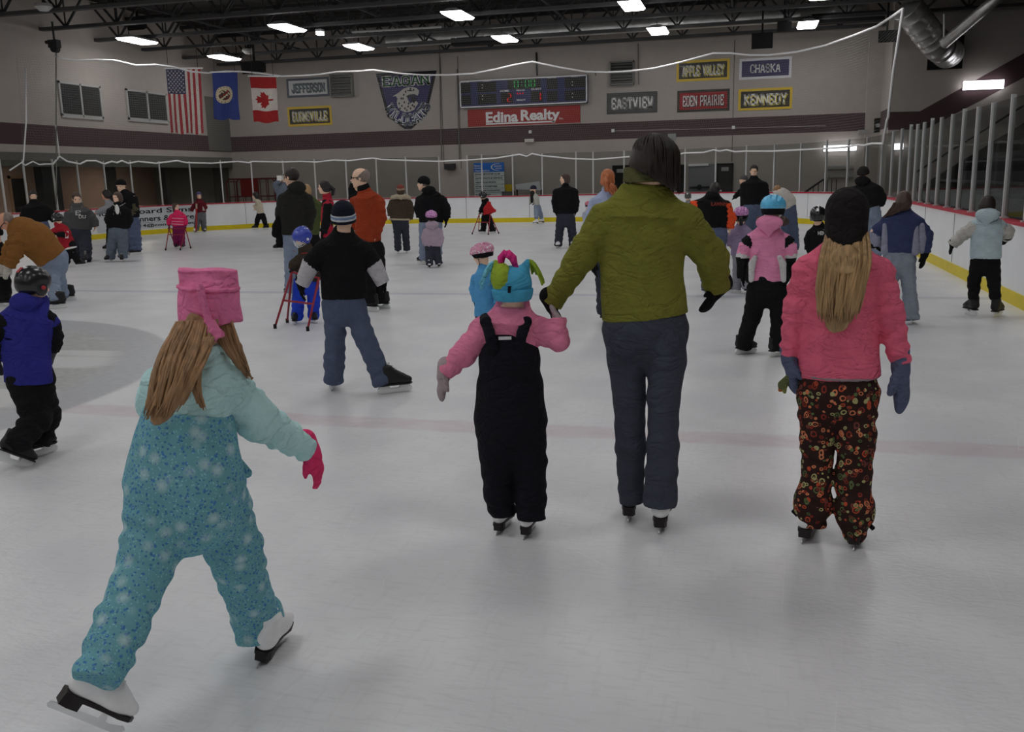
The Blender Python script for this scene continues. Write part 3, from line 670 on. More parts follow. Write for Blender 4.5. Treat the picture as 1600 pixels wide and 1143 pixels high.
def mn(u, v):
    du = (u-.48)*.8; dv = (v-.47)*1.5; r = np.hypot(du, dv); a = np.arctan2(dv, du)
    mi = np.zeros(len(u), int); mi[r < .27] = 1
    m = r < .165; mi[m] = 2; k = np.sin(du*60)*np.cos(dv*55)+np.sin(du*25+dv*33); mi[m & (k > .55)] = 1; mi[m & (k < -1.0)] = 3
    for q in range(19):
        aa = q*2*math.pi/19; mi[np.hypot(du-.235*math.cos(aa), dv-.235*math.sin(aa)) < .013] = 2
    return mi
flag('blue_flag', 'blue flag with round cream seal hanging between the striped and leaf flags', [(331, 114), (371, 113), (373, 186), (333, 187)], 30.0, mn, [MF_BL, MF_CR, MF_DK, MF_CRED], 120, 170, .09, 1.8, 1.0)
half = [(0, .0), (.055, .17), (.16, .12), (.11, .42), (.20, .33), (.235, .40), (.34, .375), (.30, .50), (.36, .54), (.19, .70), (.21, .77), (.03, .745), (.03, 1.0)]
leaf = [(.5+x*1.0, .29+y*.43) for x, y in half]+[(.5-x*1.0, .29+y*.43) for x, y in half[::-1]]
def can(u, v):                                                 # hung sideways: leaf points to the left
    mi = np.where((v < .25) | (v > .74), 0, 1); lp = [(.12+(1-1)*0+(p[1]-.29)/.43*.70, .5+(p[0]-.5)*.52) for p in leaf]
    mi[in_poly(u, v, lp)] = 0; return mi
flag('leaf_flag', 'red and white flag with a red maple leaf, right of the blue flag', [(390, 120), (431, 121), (436, 191), (396, 191)], 30.0, can, [MF_CRED, MF_W], 120, 170, .05, 1.3, .5)

# ---- banners on the far wall
M_INK = {}
def ink(name, rgb, k=2.5): return mat('banner_'+name, rgb, k, rough=.8, var=.04, spec=.2)
def wall_place(off): return lambda u, v, w: (u, YW-.004-off-w, v)
def banner(text, quad, border, field, letter, shadow, label, bw=.09, inset=.12, pad=.16, shape=.5):
    P = [hit(px, py, 1, YW-.03) for px, py in quad]; x0 = (P[0][0]+P[3][0])/2; x1 = (P[1][0]+P[2][0])/2; z1 = (P[0][2]+P[1][2])/2; z0 = (P[2][2]+P[3][2])/2
    t = thing('banner', label, 'banner', ((x0+x1)/2, YW, z0))
    MB().box((x0, YW-.02, z0), (x1, YW-.001, z1)).build('border', border, t)
    MB().box((x0+bw, YW-.025, z0+bw), (x1-bw, YW-.019, z1-bw)).build('field', field, t)
    for m, off, dx, dz, nm in ((shadow, .026, .035, -.035, 'lettering_shadow'), (letter, .030, 0, 0, 'lettering')):
        if m is None: continue
        mb = MB()
        for q in slab_quads(text, x0+bw+inset+dx, x1-bw-inset+dx, z0+bw+pad*.75+dz, z1-bw-pad*.75+dz, t=1.05):
            mb.add([(u, YW-off, v) for u, v in q], [(0, 1, 2, 3)])
        mb.build(nm, m, t)
W_ = ink('white', (166, 164, 160)); GO = ink('gold', (150, 128, 44)); BK = ink('black', (42, 40, 36)); SL = ink('slate', (62, 66, 74)); GN = ink('grey_green', (72, 84, 84)); GR = ink('grey', (104, 102, 100)); PU = ink('purple', (54, 52, 76), 1.9); RD = ink('red', (118, 34, 36), 1.9); CH = ink('charcoal', (50, 50, 50)); YL = ink('yellow', (164, 150, 60))
banner('JEFFERSON', [(447, 124), (514, 119), (514, 149), (449, 154)], SL, ink('pale', (140, 142, 142)), GN, ink('navy_shadow', (52, 58, 70)), 'white school banner with grey-green slab letters beside the vent at left', pad=.14)
banner('BURNSVILLE', [(449, 168), (518, 164), (518, 194), (450, 199)], GO, BK, W_, YL, 'gold-bordered black school banner below the white one at left', pad=.13)
banner('EASTVIEW', [(948, 145), (1027, 143), (1027, 176), (948, 178)], CH, ink('charcoal_field', (54, 54, 54)), W_, GR, 'charcoal school banner with pale letters below the right vent', pad=.15, bw=.06)
banner('APPLE VALLEY', [(1057, 94), (1140, 92), (1140, 124), (1057, 128)], GO, BK, W_, YL, 'gold-bordered black two-word school banner, upper row at right', pad=.12)
banner('CHASKA', [(1155, 91), (1237, 89), (1237, 121), (1155, 125)], ink('border_white', (150, 150, 152)), PU, W_, None, 'purple school banner with white border, upper row far right', pad=.16, inset=.3)
banner('EDEN PRAIRIE', [(1058, 141), (1140, 139), (1140, 172), (1058, 176)], BK, RD, W_, ink('shadow_black', (40, 30, 30)), 'red school banner with black border, lower row at right', pad=.14)
banner('KENNEDY', [(1153, 139), (1238, 136), (1238, 170), (1154, 173)], GO, BK, W_, YL, 'gold-bordered black one-word school banner, lower row far right', pad=.13)

# ---- pennant with the animal head
def pw(px, py): p = hit(px, py, 1, YW-.03); return (p[0], p[2])
t = thing('pennant', 'navy shield-shaped team pennant with a snarling cat head on the far wall', 'pennant', (pw(634, 160)[0], YW, pw(634, 200)[1]))
MB().prism([pw(*p) for p in ((587, 115), (605, 182), (632, 201), (643, 201), (666, 180), (682, 110))], .02, wall_place(0)).build('border', ink('pennant_black', (24, 24, 28)), t)
MB().prism([pw(*p) for p in ((592, 119), (609, 180), (634, 197), (641, 197), (662, 178), (677, 115))], .006, wall_place(.02)).build('field', ink('pennant_navy', (40, 38, 68)), t)
def slabs(text, x0, x1, y0, y1, off, m, name, grow=0.0, warp=None, par=None):
    mb = MB()
    for q in slab_quads(text, x0, x1, y0, y1, grow=grow):
        mb.add([((warp(u, v) if warp else (u, v))[0], YW-off, (warp(u, v) if warp else (u, v))[1]) for u, v in q], [(0, 1, 2, 3)])
    mb.build(name, m, par)
a = pw(598, 135); b = pw(671, 117); GRN = ink('green', (28, 66, 40))
def shear(u, v): return (u, v)
slabs('EAGAN', a[0], b[0], pw(634, 134)[1], pw(634, 118)[1], .034, W_, 'team_name_outline', .75, None, t)
slabs('EAGAN', a[0]+.03, b[0]-.03, pw(634, 133.5)[1], pw(634, 118.5)[1], .038, GRN, 'team_name', 0, None, t)
cx, cz = pw(636, 149); PXM = 1/46.0*1.0
pxm = (pw(646, 150)[0]-pw(636, 150)[0])/10
def arc(u, v):                                                 # letters around the lower half of a circle
    a_ = math.radians(-158+(u)*136); r = (24+(1-v)*14)*pxm; return cx+r*math.cos(a_)*1.04, cz+r*math.sin(a_)*1.12
slabs('WILDCATS', 0, 1, 0, 1, .034, W_, 'nickname_outline', .8, arc, t)
slabs('WILDCATS', .008, .992, .03, .97, .038, ink('nickname_blue', (62, 70, 84)), 'nickname', -.25, arc, t)
def E2(x, y): return pw(580+x/10.39, 100+y/10.39)
head = [(345,525),(440,470),(520,405),(600,372),(680,372),(745,395),(775,430),(770,480),(750,520),(710,500),(640,505),(590,530),(600,590),(640,640),(690,600),(720,580),(750,620),(765,640),(735,680),(700,740),(640,770),(560,785),(480,755),(430,700),(415,620),(430,560),(400,520)]
MB().prism([E2(*p) for p in head], .004, wall_place(.030)).build('cat_head', ink('cat_grey', (128, 126, 122)), t)
spots = MB()
for cx_, cy_ in ((455, 640), (490, 560), (500, 680), (540, 620), (550, 720), (600, 690), (580, 750), (640, 720), (470, 720), (530, 500), (560, 450), (640, 400), (690, 420), (520, 560), (670, 670), (610, 640), (700, 690)):
    spots.prism([E2(cx_+14*math.cos(k*1.05), cy_+20*math.sin(k*1.05)) for k in range(6)][::-1], .003, wall_place(.036))
spots.prism([E2(*p) for p in ((570,520),(620,495),(700,488),(745,505),(745,530),(700,515),(640,530),(600,560))], .003, wall_place(.036))
spots.prism([E2(*p) for p in ((640,540),(700,520),(735,560),(745,610),(720,600),(700,640),(660,610))], .003, wall_place(.036))
spots.prism([E2(*p) for p in ((560,430),(640,415),(680,440),(640,440))], .003, wall_place(.035))
spots.build('cat_marking', ink('cat_dark', (36, 36, 42)), t)

# ---- scoreboard and the red sign under it
q = [hit(px, py, 1, YW-.2) for px, py in ((718, 126), (917, 117), (918, 161), (719, 168))]
x0 = (q[0][0]+q[3][0])/2; x1 = (q[1][0]+q[2][0])/2; z1 = (q[0][2]+q[1][2])/2; z0 = (q[2][2]+q[3][2])/2
t = thing('scoreboard', 'wide navy scoreboard with green clock digits on the far wall', 'scoreboard', ((x0+x1)/2, YW, z0))
YS = YW-.2
MB().box((x0, YS, z0), (x1, YW, z1)).build('case', ink('score_navy', (36, 38, 66)), t)
fr = MB(); tt = .045
for a, b in (((x0, z0), (x1, z0+tt)), ((x0, z1-tt), (x1, z1)), ((x0, z0), (x0+tt, z1)), ((x1-tt, z0), (x1, z1))): fr.box((a[0], YS-.02, a[1]), (b[0], YS, b[1]))
fr.build('frame', mat('white_frame', (170, 170, 168), 2.4), t)
def sp(u, v): return x0+(x1-x0)*u, z1-(z1-z0)*v                # u, v from the upper left corner
cells = MB()
for (u0, u1, v0, v1) in ((.008, .09, .08, .46), (.008, .09, .52, .90), (.145, .295, .08, .46), (.145, .295, .52, .90), (.385, .645, .02, .40), (.33, .425, .50, .90), (.565, .66, .50, .90), (.69, .775, .08, .46), (.69, .775, .52, .90), (.83, .985, .08, .46), (.83, .985, .52, .90)):
    a = sp(u0, v1); b = sp(u1, v0); cells.box((a[0], YS-.012, a[1]), (b[0], YS, b[1]))
cells.build('display_cell', mat('display_black', (20, 19, 18), 2, rough=.5), t)
SEG = {'0': 'abcdef', '1': 'bc', '2': 'abged'}
def digit(ch, u, v, w, h, mb, mbo=None):
    s = {'a': ((0, 0), (1, 0)), 'b': ((1, 0), (1, .5)), 'c': ((1, .5), (1, 1)), 'd': ((0, 1), (1, 1)), 'e': ((0, .5), (0, 1)), 'f': ((0, 0), (0, .5)), 'g': ((0, .5), (1, .5))}
    for k in SEG[ch]:
        a, b = s[k]; A = sp(u+a[0]*w, v+a[1]*h); B = sp(u+b[0]*w, v+b[1]*h); d = np.array(B)-np.array(A); L = np.linalg.norm(d); d = d/L; A = np.array(A)+d*.02; B = np.array(B)-d*.02
        mb.bar((A[0], YS-.02, A[1]), (B[0], YS-.02, B[1]), .036, .01, up=(0, 1, 0) if abs(d[1]) > .5 else (0, 0, 1))
g = MB()
for ch, u in (('0', .44), ('0', .525), ('0', .57)): digit(ch, u, .08, .028, .27, g)
g.box((sp(.494, .17)[0], YS-.02, sp(.494, .17)[1]), (sp(.499, .13)[0], YS-.012, sp(.499, .13)[1])).box((sp(.494, .29)[0], YS-.02, sp(.494, .29)[1]), (sp(.499, .25)[0], YS-.012, sp(.499, .25)[1]))
g.build('clock_digits', emission('green_led', (60, 200, 100), .32), t)
r_ = MB(); digit('2', .383, .56, .026, .29, r_); digit('1', .615, .56, .026, .28, r_)
for k in range(3): a = sp(.457+k*.021, .59); r_.box((a[0], YS-.02, a[1]), (a[0]+.05, YS-.012, a[1]+.05))
r_.build('score_digits', emission('red_led', (230, 30, 34), .55), t)
tx = MB()
for s, u0, u1, v0, v1 in (('HOME', .325, .395, .415, .48), ('GUEST', .57, .65, .40, .465), ('PERIOD', .455, .52, .42, .475), ('PENALTY', .455, .525, .775, .83), ('PLAYER', .012, .08, .03, .07), ('PENALTY', .19, .26, .03, .07), ('PLAYER', .695, .765, .03, .07), ('PENALTY', .88, .95, .03, .07)):
    a = sp(u0, v1); b = sp(u1, v0); V, Fc = text_fit(s, a[0], b[0], a[1], b[1], .01); tx.add([(u, YS-.014, v) for u, v in V], Fc)
for u, v in ((.18, .2), (.18, .31), (.18, .6), (.18, .72), (.885, .25), (.885, .37), (.885, .67), (.885, .8)):
    a = sp(u, v); tx.box((a[0], YS-.016, a[1]), (a[0]+.03, YS-.012, a[1]+.03))
tx.build('caption', mat('white_print', (170, 170, 168), 2.4, var=0), t)
q = [hit(px, py, 1, YW-.03) for px, py in ((731, 171), (906, 164), (907, 193), (731, 199))]
x0 = (q[0][0]+q[3][0])/2; x1 = (q[1][0]+q[2][0])/2; z1 = (q[0][2]+q[1][2])/2; z0 = (q[2][2]+q[3][2])/2
t = thing('sign', 'red advertising sign with bold white words below the scoreboard', 'sign', ((x0+x1)/2, YW, z0))
MB().box((x0, YW-.04, z0), (x1, YW, z1)).build('board', ink('sign_red', (132, 42, 40), 1.6), t)
MB().box((x0, YW-.05, z0), (x1, YW, z0+.025)).build('edge', ink('sign_edge', (120, 110, 106)), t)
H_ = z1-z0; Wd = x1-x0; tx = MB()
V, Fc = text_fit('Edina', x0+.165*Wd, x0+.455*Wd, z0+.22*H_, z0+.82*H_, .035); tx.add([(u, YW-.045, v) for u, v in V], Fc)
V, Fc = text_fit('Realty', x0+.48*Wd, x0+.825*Wd, z0+.08*H_, z0+.86*H_, .035); tx.add([(u, YW-.045, v) for u, v in V], Fc)
tx.add([(x0+.165*Wd, YW-.045, z0+.12*H_), (x0+.77*Wd, YW-.045, z0+.12*H_), (x0+.785*Wd, YW-.045, z0+.20*H_), (x0+.165*Wd, YW-.045, z0+.20*H_)], [(0, 1, 2, 3)])
V, Fc = text_fit('Inc.', x0+.82*Wd, x0+.855*Wd, z0+.26*H_, z0+.38*H_, .0); tx.add([(u, YW-.045, v) for u, v in V], Fc)
tx.build('lettering', mat('sign_white', (196, 192, 188), 2.3, var=0), t)
for px, y0, y1 in ((686, 60, 250), (714, 108, 250), (838, 82, 118), (997, 68, 132), (930, 110, 118)):
    a = hit(px, y0, 1, YW-.05); b = hit(px+(4 if px < 720 else 1), y1, 1, YW-.05)
    tag(MB().tube([a, b], .022 if px != 838 else .035, 6).build('conduit', mat('grey_conduit', (84, 82, 80), 2.2) if px != 838 else M_DARK, loc=b),
        {686: 'thin grey conduit up the far wall beside the pennant', 714: 'grey conduit up the far wall at the left edge of the scoreboard', 838: 'dark rod above the middle of the scoreboard', 997: 'grey conduit beside the right vent', 930: 'short stub of conduit right of the scoreboard'}[px], 'conduit')

# ---- vents
def vent(quad, label, slats=7):
    P = [hit(px, py, 1, YW-.15) for px, py in quad]; x0 = (P[0][0]+P[3][0])/2; x1 = (P[1][0]+P[2][0])/2; z1 = (P[0][2]+P[1][2])/2; z0 = (P[2][2]+P[3][2])/2
    t = thing('wall_vent', label, 'vent', ((x0+x1)/2, YW, z0)); m = mat('vent_grey', (82, 82, 80), 2.2, rough=.55)
    fr = MB()
    for a, b in (((x0, z0), (x1, z0+.05)), ((x0, z1-.05), (x1, z1)), ((x0, z0), (x0+.04, z1)), ((x1-.04, z0), (x1, z1))): fr.box((a[0], YW-.22, a[1]), (b[0], YW, b[1]))
    fr.build('frame', m, t); MB().box((x0, YW-.05, z0), (x1, YW-.001, z1)).build('backing', mat('vent_back', (40, 40, 40), 2), t)
    for k in range(slats):
        z = z0+.05+(z1-z0-.1)*(k+.5)/slats; h = (z1-z0-.1)/slats
        MB().add([(x0+.04, YW-.2, z-h*.35), (x1-.04, YW-.2, z-h*.35), (x1-.04, YW-.07, z+h*.45), (x0+.04, YW-.07, z+h*.45), (x0+.04, YW-.19, z-h*.38), (x1-.04, YW-.19, z-h*.38)], [(0, 1, 2, 3), (4, 5, 1, 0)]).build('slat', m, t)
vent([(953, 96), (990, 95), (991, 132), (953, 133)], 'square grey louvred vent on the far wall between scoreboard and banners')
vent([(516, 116), (550, 114), (551, 150), (517, 152)], 'square grey louvred vent between the white banner and the pennant')
# ---- small wall fittings
def fitting(name, px, py, w, h, d, rgb, label, cat, Y=YW, em=None, k=2.4):
    a = hit(px, py, 1, Y); o = MB().box((a[0]-w/2, Y-d, a[2]-h/2), (a[0]+w/2, Y, a[2]+h/2)).tube([(a[0], Y-d, a[2]), (a[0], Y-d-.03, a[2])], min(w, h)*.3, 10).build(name, mat('fit_%d_%d' % (px, py), rgb, k, var=0), loc=(a[0], Y, a[2]))
    return tag(o, label, cat)
fitting('sensor', 829, 206, .11, .11, .08, (190, 188, 184), 'small white sensor on the maroon band below the red sign', 'sensor')
fitting('sensor', 958, 204, .11, .11, .08, (190, 188, 184), 'small white sensor at the left end of the wire on the maroon band', 'sensor')
fitting('sensor', 1146, 199, .11, .11, .08, (190, 188, 184), 'small white sensor on the maroon band below the red banner', 'sensor')
a = hit(960, 204.5, 1, YW-.02); b = hit(1290, 196.5, 1, YW-.02); tag(MB().tube([a, b], .012, 6).build('wire', mat('thin_wire', (128, 124, 122), 2.2), loc=a), 'thin pale wire running right along the maroon band between sensors', 'wire')
fitting('exit_light', 828, 219.5, .36, .12, .14, (150, 148, 142), 'pale emergency light at the bottom edge of the maroon band', 'light')
fitting('exit_sign', 1050, 213.5, .30, .22, .08, (104, 108, 106), 'grey box sign below the maroon band above the dark doors', 'sign')
fitting('emergency_light', 1349, 206.5, .36, .16, .14, (110, 110, 108), 'grey emergency light behind the netting on the right of the maroon band', 'light')
fitting('wall_box', 1371, 196, .26, .5, .12, (112, 110, 108), 'grey wall box on the pilaster behind the netting', 'box')
fitting('wall_horn', 705, 260, .4, .22, .25, (40, 38, 38), 'dark horn fitting on the far wall behind the glass, left of the blue sign', 'horn')

# ---- blue and white name board behind the end glass
q = [hit(px, py, 1, YW-.4) for px, py in ((740, 254), (787, 254), (787, 306), (740, 306))]
x0, x1, z1 = q[0][0], q[1][0], (q[0][2]+q[1][2])/2; YB = YW-.4; rowh = (z1-q[2][2])/52
zc = z1-14.5*rowh
t = thing('sponsor_board', 'tall white sponsor board with a blue heading behind the end glass', 'sign', ((x0+x1)/2, YB, 0))
MB().box((x0, YB, zc), (x1, YB+.05, z1)).build('heading', ink('heading_blue', (34, 74, 132), 3.2), t)
tx = MB()
for s, u0, u1, v0, v1 in (('Eagan', .03, .22, 3, 6.2), ('Hockey', .03, .30, 6.8, 9.8), ('Association', .03, .52, 10.6, 13.2), ('PAULEY', .68, .93, 4.4, 7.2), ('dental', .72, .93, 8.2, 10)):
    V, Fc = text_fit(s, x0+(x1-x0)*u0, x0+(x1-x0)*u1, z1-v1*rowh, z1-v0*rowh, .02); tx.add([(u, YB-.006, v) for u, v in V], Fc)
P = []
for k in range(13):
    a_ = math.radians(75+k*17); P.append((x0+(x1-x0)*(.80+.23*math.cos(a_)), z1-7*rowh+5.6*rowh*math.sin(a_)))
for k in range(13):
    a_ = math.radians(75+(12-k)*17); P.append((x0+(x1-x0)*(.82+.21*math.cos(a_)), z1-7*rowh+5.0*rowh*math.sin(a_)))
for k in range(12): tx.add([(P[i][0], YB-.006, P[i][1]) for i in (k, k+1, 24-k, 25-k)], [(0, 1, 2, 3)])
tx.build('heading_lettering', mat('white_print', (170, 170, 168), 2.4, var=0), t)
for k, s in enumerate(('EAGAN BOOSTER CLUB', 'GATES PARTS & SERVICE', 'WESTWOOD SPORTS', 'FITNESS TOGETHER', 'EAGAN ORTHODONTICS', 'PLAY HOCKEY', 'TEAM SPONSORS')):
    za = zc-(k+1)*6.4*rowh+.6*rowh
    s_ = MB().box((x0, YB, za), (x1, YB+.04, za+5.8*rowh)).build('name_plate', ink('plate_white', (136, 142, 140), 3), t)
    V, Fc = text_fit(s, x0+.04*(x1-x0), x0+(.04+min(.9, len(s)*.046))*(x1-x0), za+1.5*rowh, za+4.1*rowh, .03)
    MB().add([(u, YB-.005, v) for u, v in V], Fc).build('name_lettering', mat('black_print', (30, 30, 34), 1.6, var=0), s_)
MB().box((x0+.05, YB+.05, 0), (x0+.12, YB+.1, z1)).box((x1-.12, YB+.05, 0), (x1-.05, YB+.1, z1)).build('stand', M_DARK, t)
# ---- leaning white panel, yellow tool and small things behind the end glass
Yp = YW-.9
P = [hit(px, py, 1, Yp) for px, py in ((805, 288), (843, 283), (845, 297), (807, 296))]
t = thing('folding_table', 'white tabletop tipped up on its legs behind the end glass', 'table', (P[0][0], Yp, 0))
m = MB(); V = [tuple(p) for p in P]+[(p[0], Yp+.35, p[2]-.02) for p in P]; m.add(V, [(3, 2, 1, 0), (4, 5, 6, 7), (0, 1, 5, 4), (1, 2, 6, 5), (2, 3, 7, 6), (3, 0, 4, 7)]); m.build('tabletop', mat('table_white', (140, 140, 142), 2.8), t)
for p in (P[3], P[2]):
    MB().bar((p[0], Yp+.1, 0), (p[0], Yp+.1, p[2]+.03), .05).build('leg', M_DARK, t)
a = hit(795, 293, 1, Yp)
t = thing('yellow_bucket', 'yellow and grey bucket on a crate behind the end glass', 'bucket', (a[0], Yp, 0))
MB().box((a[0]-.25, Yp-.15, 0), (a[0]+.2, Yp+.2, a[2]-.14)).build('crate', mat('grey_crate', (70, 70, 70), 2.4), t); MB().tube([(a[0], Yp, a[2]-.14), (a[0], Yp, a[2]+.12)], [.13, .18], 14).build('bucket', mat('yellow_plastic', (150, 128, 30), 2.6), t)
# red cage rack
Yr = 34.9; A = hit(356, 315, 1, Yr); B = hit(428, 279, 1, Yr); x0, x1, z1 = A[0], B[0], B[2]+.02
t = thing('cage_rack', 'red tubular cage rack with a red plate behind the far left glass', 'rack', ((x0+x1)/2, Yr, 0)); M_RED = mat('red_tube', (84, 32, 30), 1.5, rough=.5)
fr = MB(); ys = (Yr, Yr+.8)
for y in ys:
    fr.tube([(x0, y, 0), (x0, y, z1-.12), (x0+.12, y, z1), (x1-.12, y, z1), (x1, y, z1-.12), (x1, y, 0)], .03)
    fr.tube([(x0, y, z1-.72), (x1, y, z1-.72)], .02)
    for k in range(1, 6): x = x0+(x1-x0)*k/6; fr.tube([(x, y, 0), (x, y, z1)], .017)
for x in (x0, x1): fr.tube([(x, ys[0], z1-.1), (x, ys[1], z1-.1)], .02)
fr.build('frame', M_RED, t)
MB().box((x0+.30*(x1-x0), Yr-.03, z1-.72), (x0+.66*(x1-x0), Yr-.015, z1-.02)).build('plate', mat('red_plate', (100, 30, 28), 1.5), t)
# handrail and stairs behind the right end glass
t = thing('stair_rail', 'dark stair handrail with bars behind the glass below the right wall lamp', 'handrail', (2.2, YW-1.2, 0)); Yh = YW-1.2
a = hit(1255, 302, 1, Yh); b = hit(1287, 280, 1, Yh); c = hit(1345, 279, 1, Yh); d_ = hit(1345, 300, 1, Yh)
MB().tube([a, b], .035).build('handrail', M_DARK, t)
rb = MB()
for k in range(5): p = a+(b-a)*(k/4); rb.tube([(p[0], Yh, 0), p], .014)
for px in (1293, 1300, 1307): p = hit(px, 280, 1, Yh); rb.tube([(p[0], Yh, 0), (p[0], Yh, p[2])], .014)
rb.build('baluster', M_DARK, t)
for k, py in enumerate((262, 275)):
    a = hit(1293, py, 1, YW-.05); b = hit(1333, py-1, 1, YW-.05)
    tag(MB().box((a[0], YW-.1, a[2]-.06), (b[0], YW, a[2]+.06)).build('wall_rail', mat('wall_rail', (104, 104, 102), 2.4), loc=(a[0], YW, a[2])), ('upper' if k == 0 else 'lower')+' pale rail on the far wall under the bright right lamp', 'rail')
# bleachers behind the right glass
t = thing('bleachers', 'dark stepped bleachers behind the glass along the right side', 'bleachers', (6, 15, 0)); m_ = mat('bleacher_dark', (40, 40, 41), 2.0, rough=.7)
for k in range(9):
    x = 5.3+k*.82; z = .95+k*.53
    MB().box((x, -4, 0), (x+.82, 31.2, z)).build('tier', m_, t)
    MB().box((x+.18, -4, z+.25), (x+.5, 31.2, z+.30)).build('bench', mat('bench_grey', (62, 62, 62), 2), t)
MB().prism([(5.0, 0), (12.8, 0), (12.8, 6.1), (5.0, 1.0)], .08, lambda u, v, w: (u, 31.2+w, v)).build('end_panel', mat('bleacher_side', (34, 34, 34), 2.0), t)
MB().tube([(4.9, 31.3, 1.45), (12.6, 31.3, 6.5)], .03).build('handrail', M_DARK, t)
# ================================================================== FIGURES: distance-field modelling turned into smooth meshes
def nrm(v): v = np.asarray(v, float); return v/max(np.linalg.norm(v), 1e-9)
class Sdf:
    def __init__(s, vox, seed=0): s.vox = vox; s.ops = []; s.rng = random.Random(seed); s.fold = 0.0; s.foldf = 11.0; s.cuts = []
    def cone(s, a, b, ra, rb, k=.02, front=None, sq=1.0, flat0=False, flat1=False, wr=None, mid=0, sub=False):
        a = np.array(a, float); b = np.array(b, float); m = max(ra, rb)*1.15+.01
        s.ops.append(dict(t='c', a=a, b=b, ra=ra, rb=rb, k=k, f=None if front is None else nrm(front), sq=sq, f0=flat0, f1=flat1, wr=wr, mid=mid, sub=sub, lo=np.minimum(a, b)-m, hi=np.maximum(a, b)+m, ph=s.rng.random()*6.28)); return s
    def ell(s, c, rad, axes, k=.02, mid=0, sub=False):
        c = np.array(c, float); m = max(rad)*1.02+.005
        s.ops.append(dict(t='e', c=c, rad=rad, ax=[nrm(v) for v in axes], k=k, mid=mid, sub=sub, lo=c-m, hi=c+m)); return s
    def chain(s, pts, rad, **kw):
        n = len(pts)-1; f0 = kw.pop('flat0', False); f1 = kw.pop('flat1', False); wr = kw.pop('wr', None); mids = kw.pop('mids', None)
        for i in range(n):
            s.cone(pts[i], pts[i+1], rad[i], rad[i+1], flat0=f0 and i == 0, flat1=f1 and i == n-1, wr=wr[i] if isinstance(wr, list) else wr, mid=mids[i] if mids else kw.get('mid', 0), **{k: v for k, v in kw.items() if k != 'mid'})
        return s
    def cut(s, c, n, reach=9): s.cuts.append((np.array(c, float), nrm(n), reach)); return s    # removes what lies on the side n points to
    def dist(s, o, X, Y, Z):
        if o['t'] == 'e':
            q = (X-o['c'][0], Y-o['c'][1], Z-o['c'][2]); r2 = 0
            for ax, r in zip(o['ax'], o['rad']): r2 = r2+((q[0]*ax[0]+q[1]*ax[1]+q[2]*ax[2])/r)**2
            r1 = np.sqrt(r2); return (r1-1)*min(o['rad'])*.5+(r1-1)*.5*(sum(o['rad'])/3)
        a, b = o['a'], o['b']; d = b-a; L = np.linalg.norm(d); d = d/max(L, 1e-9)
        px, py, pz = X-a[0], Y-a[1], Z-a[2]; t = px*d[0]+py*d[1]+pz*d[2]
        lo = -.3*L if o['f0'] else 0; hi = 1.3*L if o['f1'] else L
        tc = np.clip(t, lo, hi); qx, qy, qz = px-tc*d[0], py-tc*d[1], pz-tc*d[2]
        q2 = qx*qx+qy*qy+qz*qz
        if o['f'] is not None and o['sq'] != 1.0:
            fr = o['f']; fr = nrm(fr-d*(fr@d)) if abs(fr@d) < .95 else fr
            fn = qx*fr[0]+qy*fr[1]+qz*fr[2]; q2 = q2+fn*fn*(1/o['sq']**2-1)
        u = np.clip(tc/max(L, 1e-9), 0, 1); r = o['ra']+(o['rb']-o['ra'])*u
        if o['wr']:
            amp, fq = o['wr'][0], o['wr'][1]; e1 = nrm(np.cross(d, (0.31, .87, .39))); e2 = np.cross(d, e1)
            an = np.arctan2(qx*e1[0]+qy*e1[1]+qz*e1[2], qx*e2[0]+qy*e2[1]+qz*e2[2])
            w = np.sin(t*fq*6.28+1.3*np.sin(an+o['ph'])+o['ph'])+.6*np.sin(t*fq*10.3-1.7*np.sin(an*2+o['ph']*2)+2*o['ph'])
            r = r+amp*w
        D = np.sqrt(q2)-r
        if o['f0']: D = np.maximum(D, -t)
        if o['f1']: D = np.maximum(D, t-L)
        return D
    def mesh(s):
        add = [o for o in s.ops if not o['sub']]; v = s.vox
        lo = np.min([o['lo'] for o in add], 0)-3*v; hi = np.max([o['hi'] for o in add], 0)+3*v
        n = np.maximum(np.ceil((hi-lo)/v).astype(int)+1, 4); D = np.full(n, .25, np.float32); I = np.zeros(n, np.int16)
        ax = [lo[i]+np.arange(n[i])*v for i in range(3)]
        for o in s.ops:
            p = o['k']+2*v+(abs(o['wr'][0])*1.6 if o.get('wr') else 0)
            i0 = np.clip(np.floor((o['lo']-p-lo)/v).astype(int), 0, n-1); i1 = np.clip(np.ceil((o['hi']+p-lo)/v).astype(int)+1, 1, n)
            sl = tuple(slice(a, b) for a, b in zip(i0, i1))
            if any(a >= b for a, b in zip(i0, i1)): continue
            d = s.dist(o, ax[0][sl[0]][:, None, None], ax[1][sl[1]][None, :, None], ax[2][sl[2]][None, None, :])
            A = D[sl]; k = max(o['k'], 1e-4)
            if o['sub']:
                h = np.clip(.5-.5*(A+d)/k, 0, 1); D[sl] = A+(-d-A)*h+k*h*(1-h)
            else:
                I[sl] = np.where(d < A, o['mid'], I[sl]); h = np.clip(.5+.5*(A-d)/k, 0, 1); D[sl] = A+(d-A)*h-k*h*(1-h)
        if s.fold:
            f = s.foldf; X, Y, Z = ax[0][:, None, None], ax[1][None, :, None], ax[2][None, None, :]; p = s.rng.random()*9
            D += (s.fold*(np.sin(f*X+1.7*np.sin(f*.6*Z+p)+p)*np.sin(f*.8*Y+p*2)*np.sin(f*1.3*Z+1.2*np.sin(f*.7*X)+p)+.5*np.sin(f*2.3*X+f*1.1*Z+p)*np.sin(f*1.9*Y-f*1.7*Z+p))).astype(np.float32)
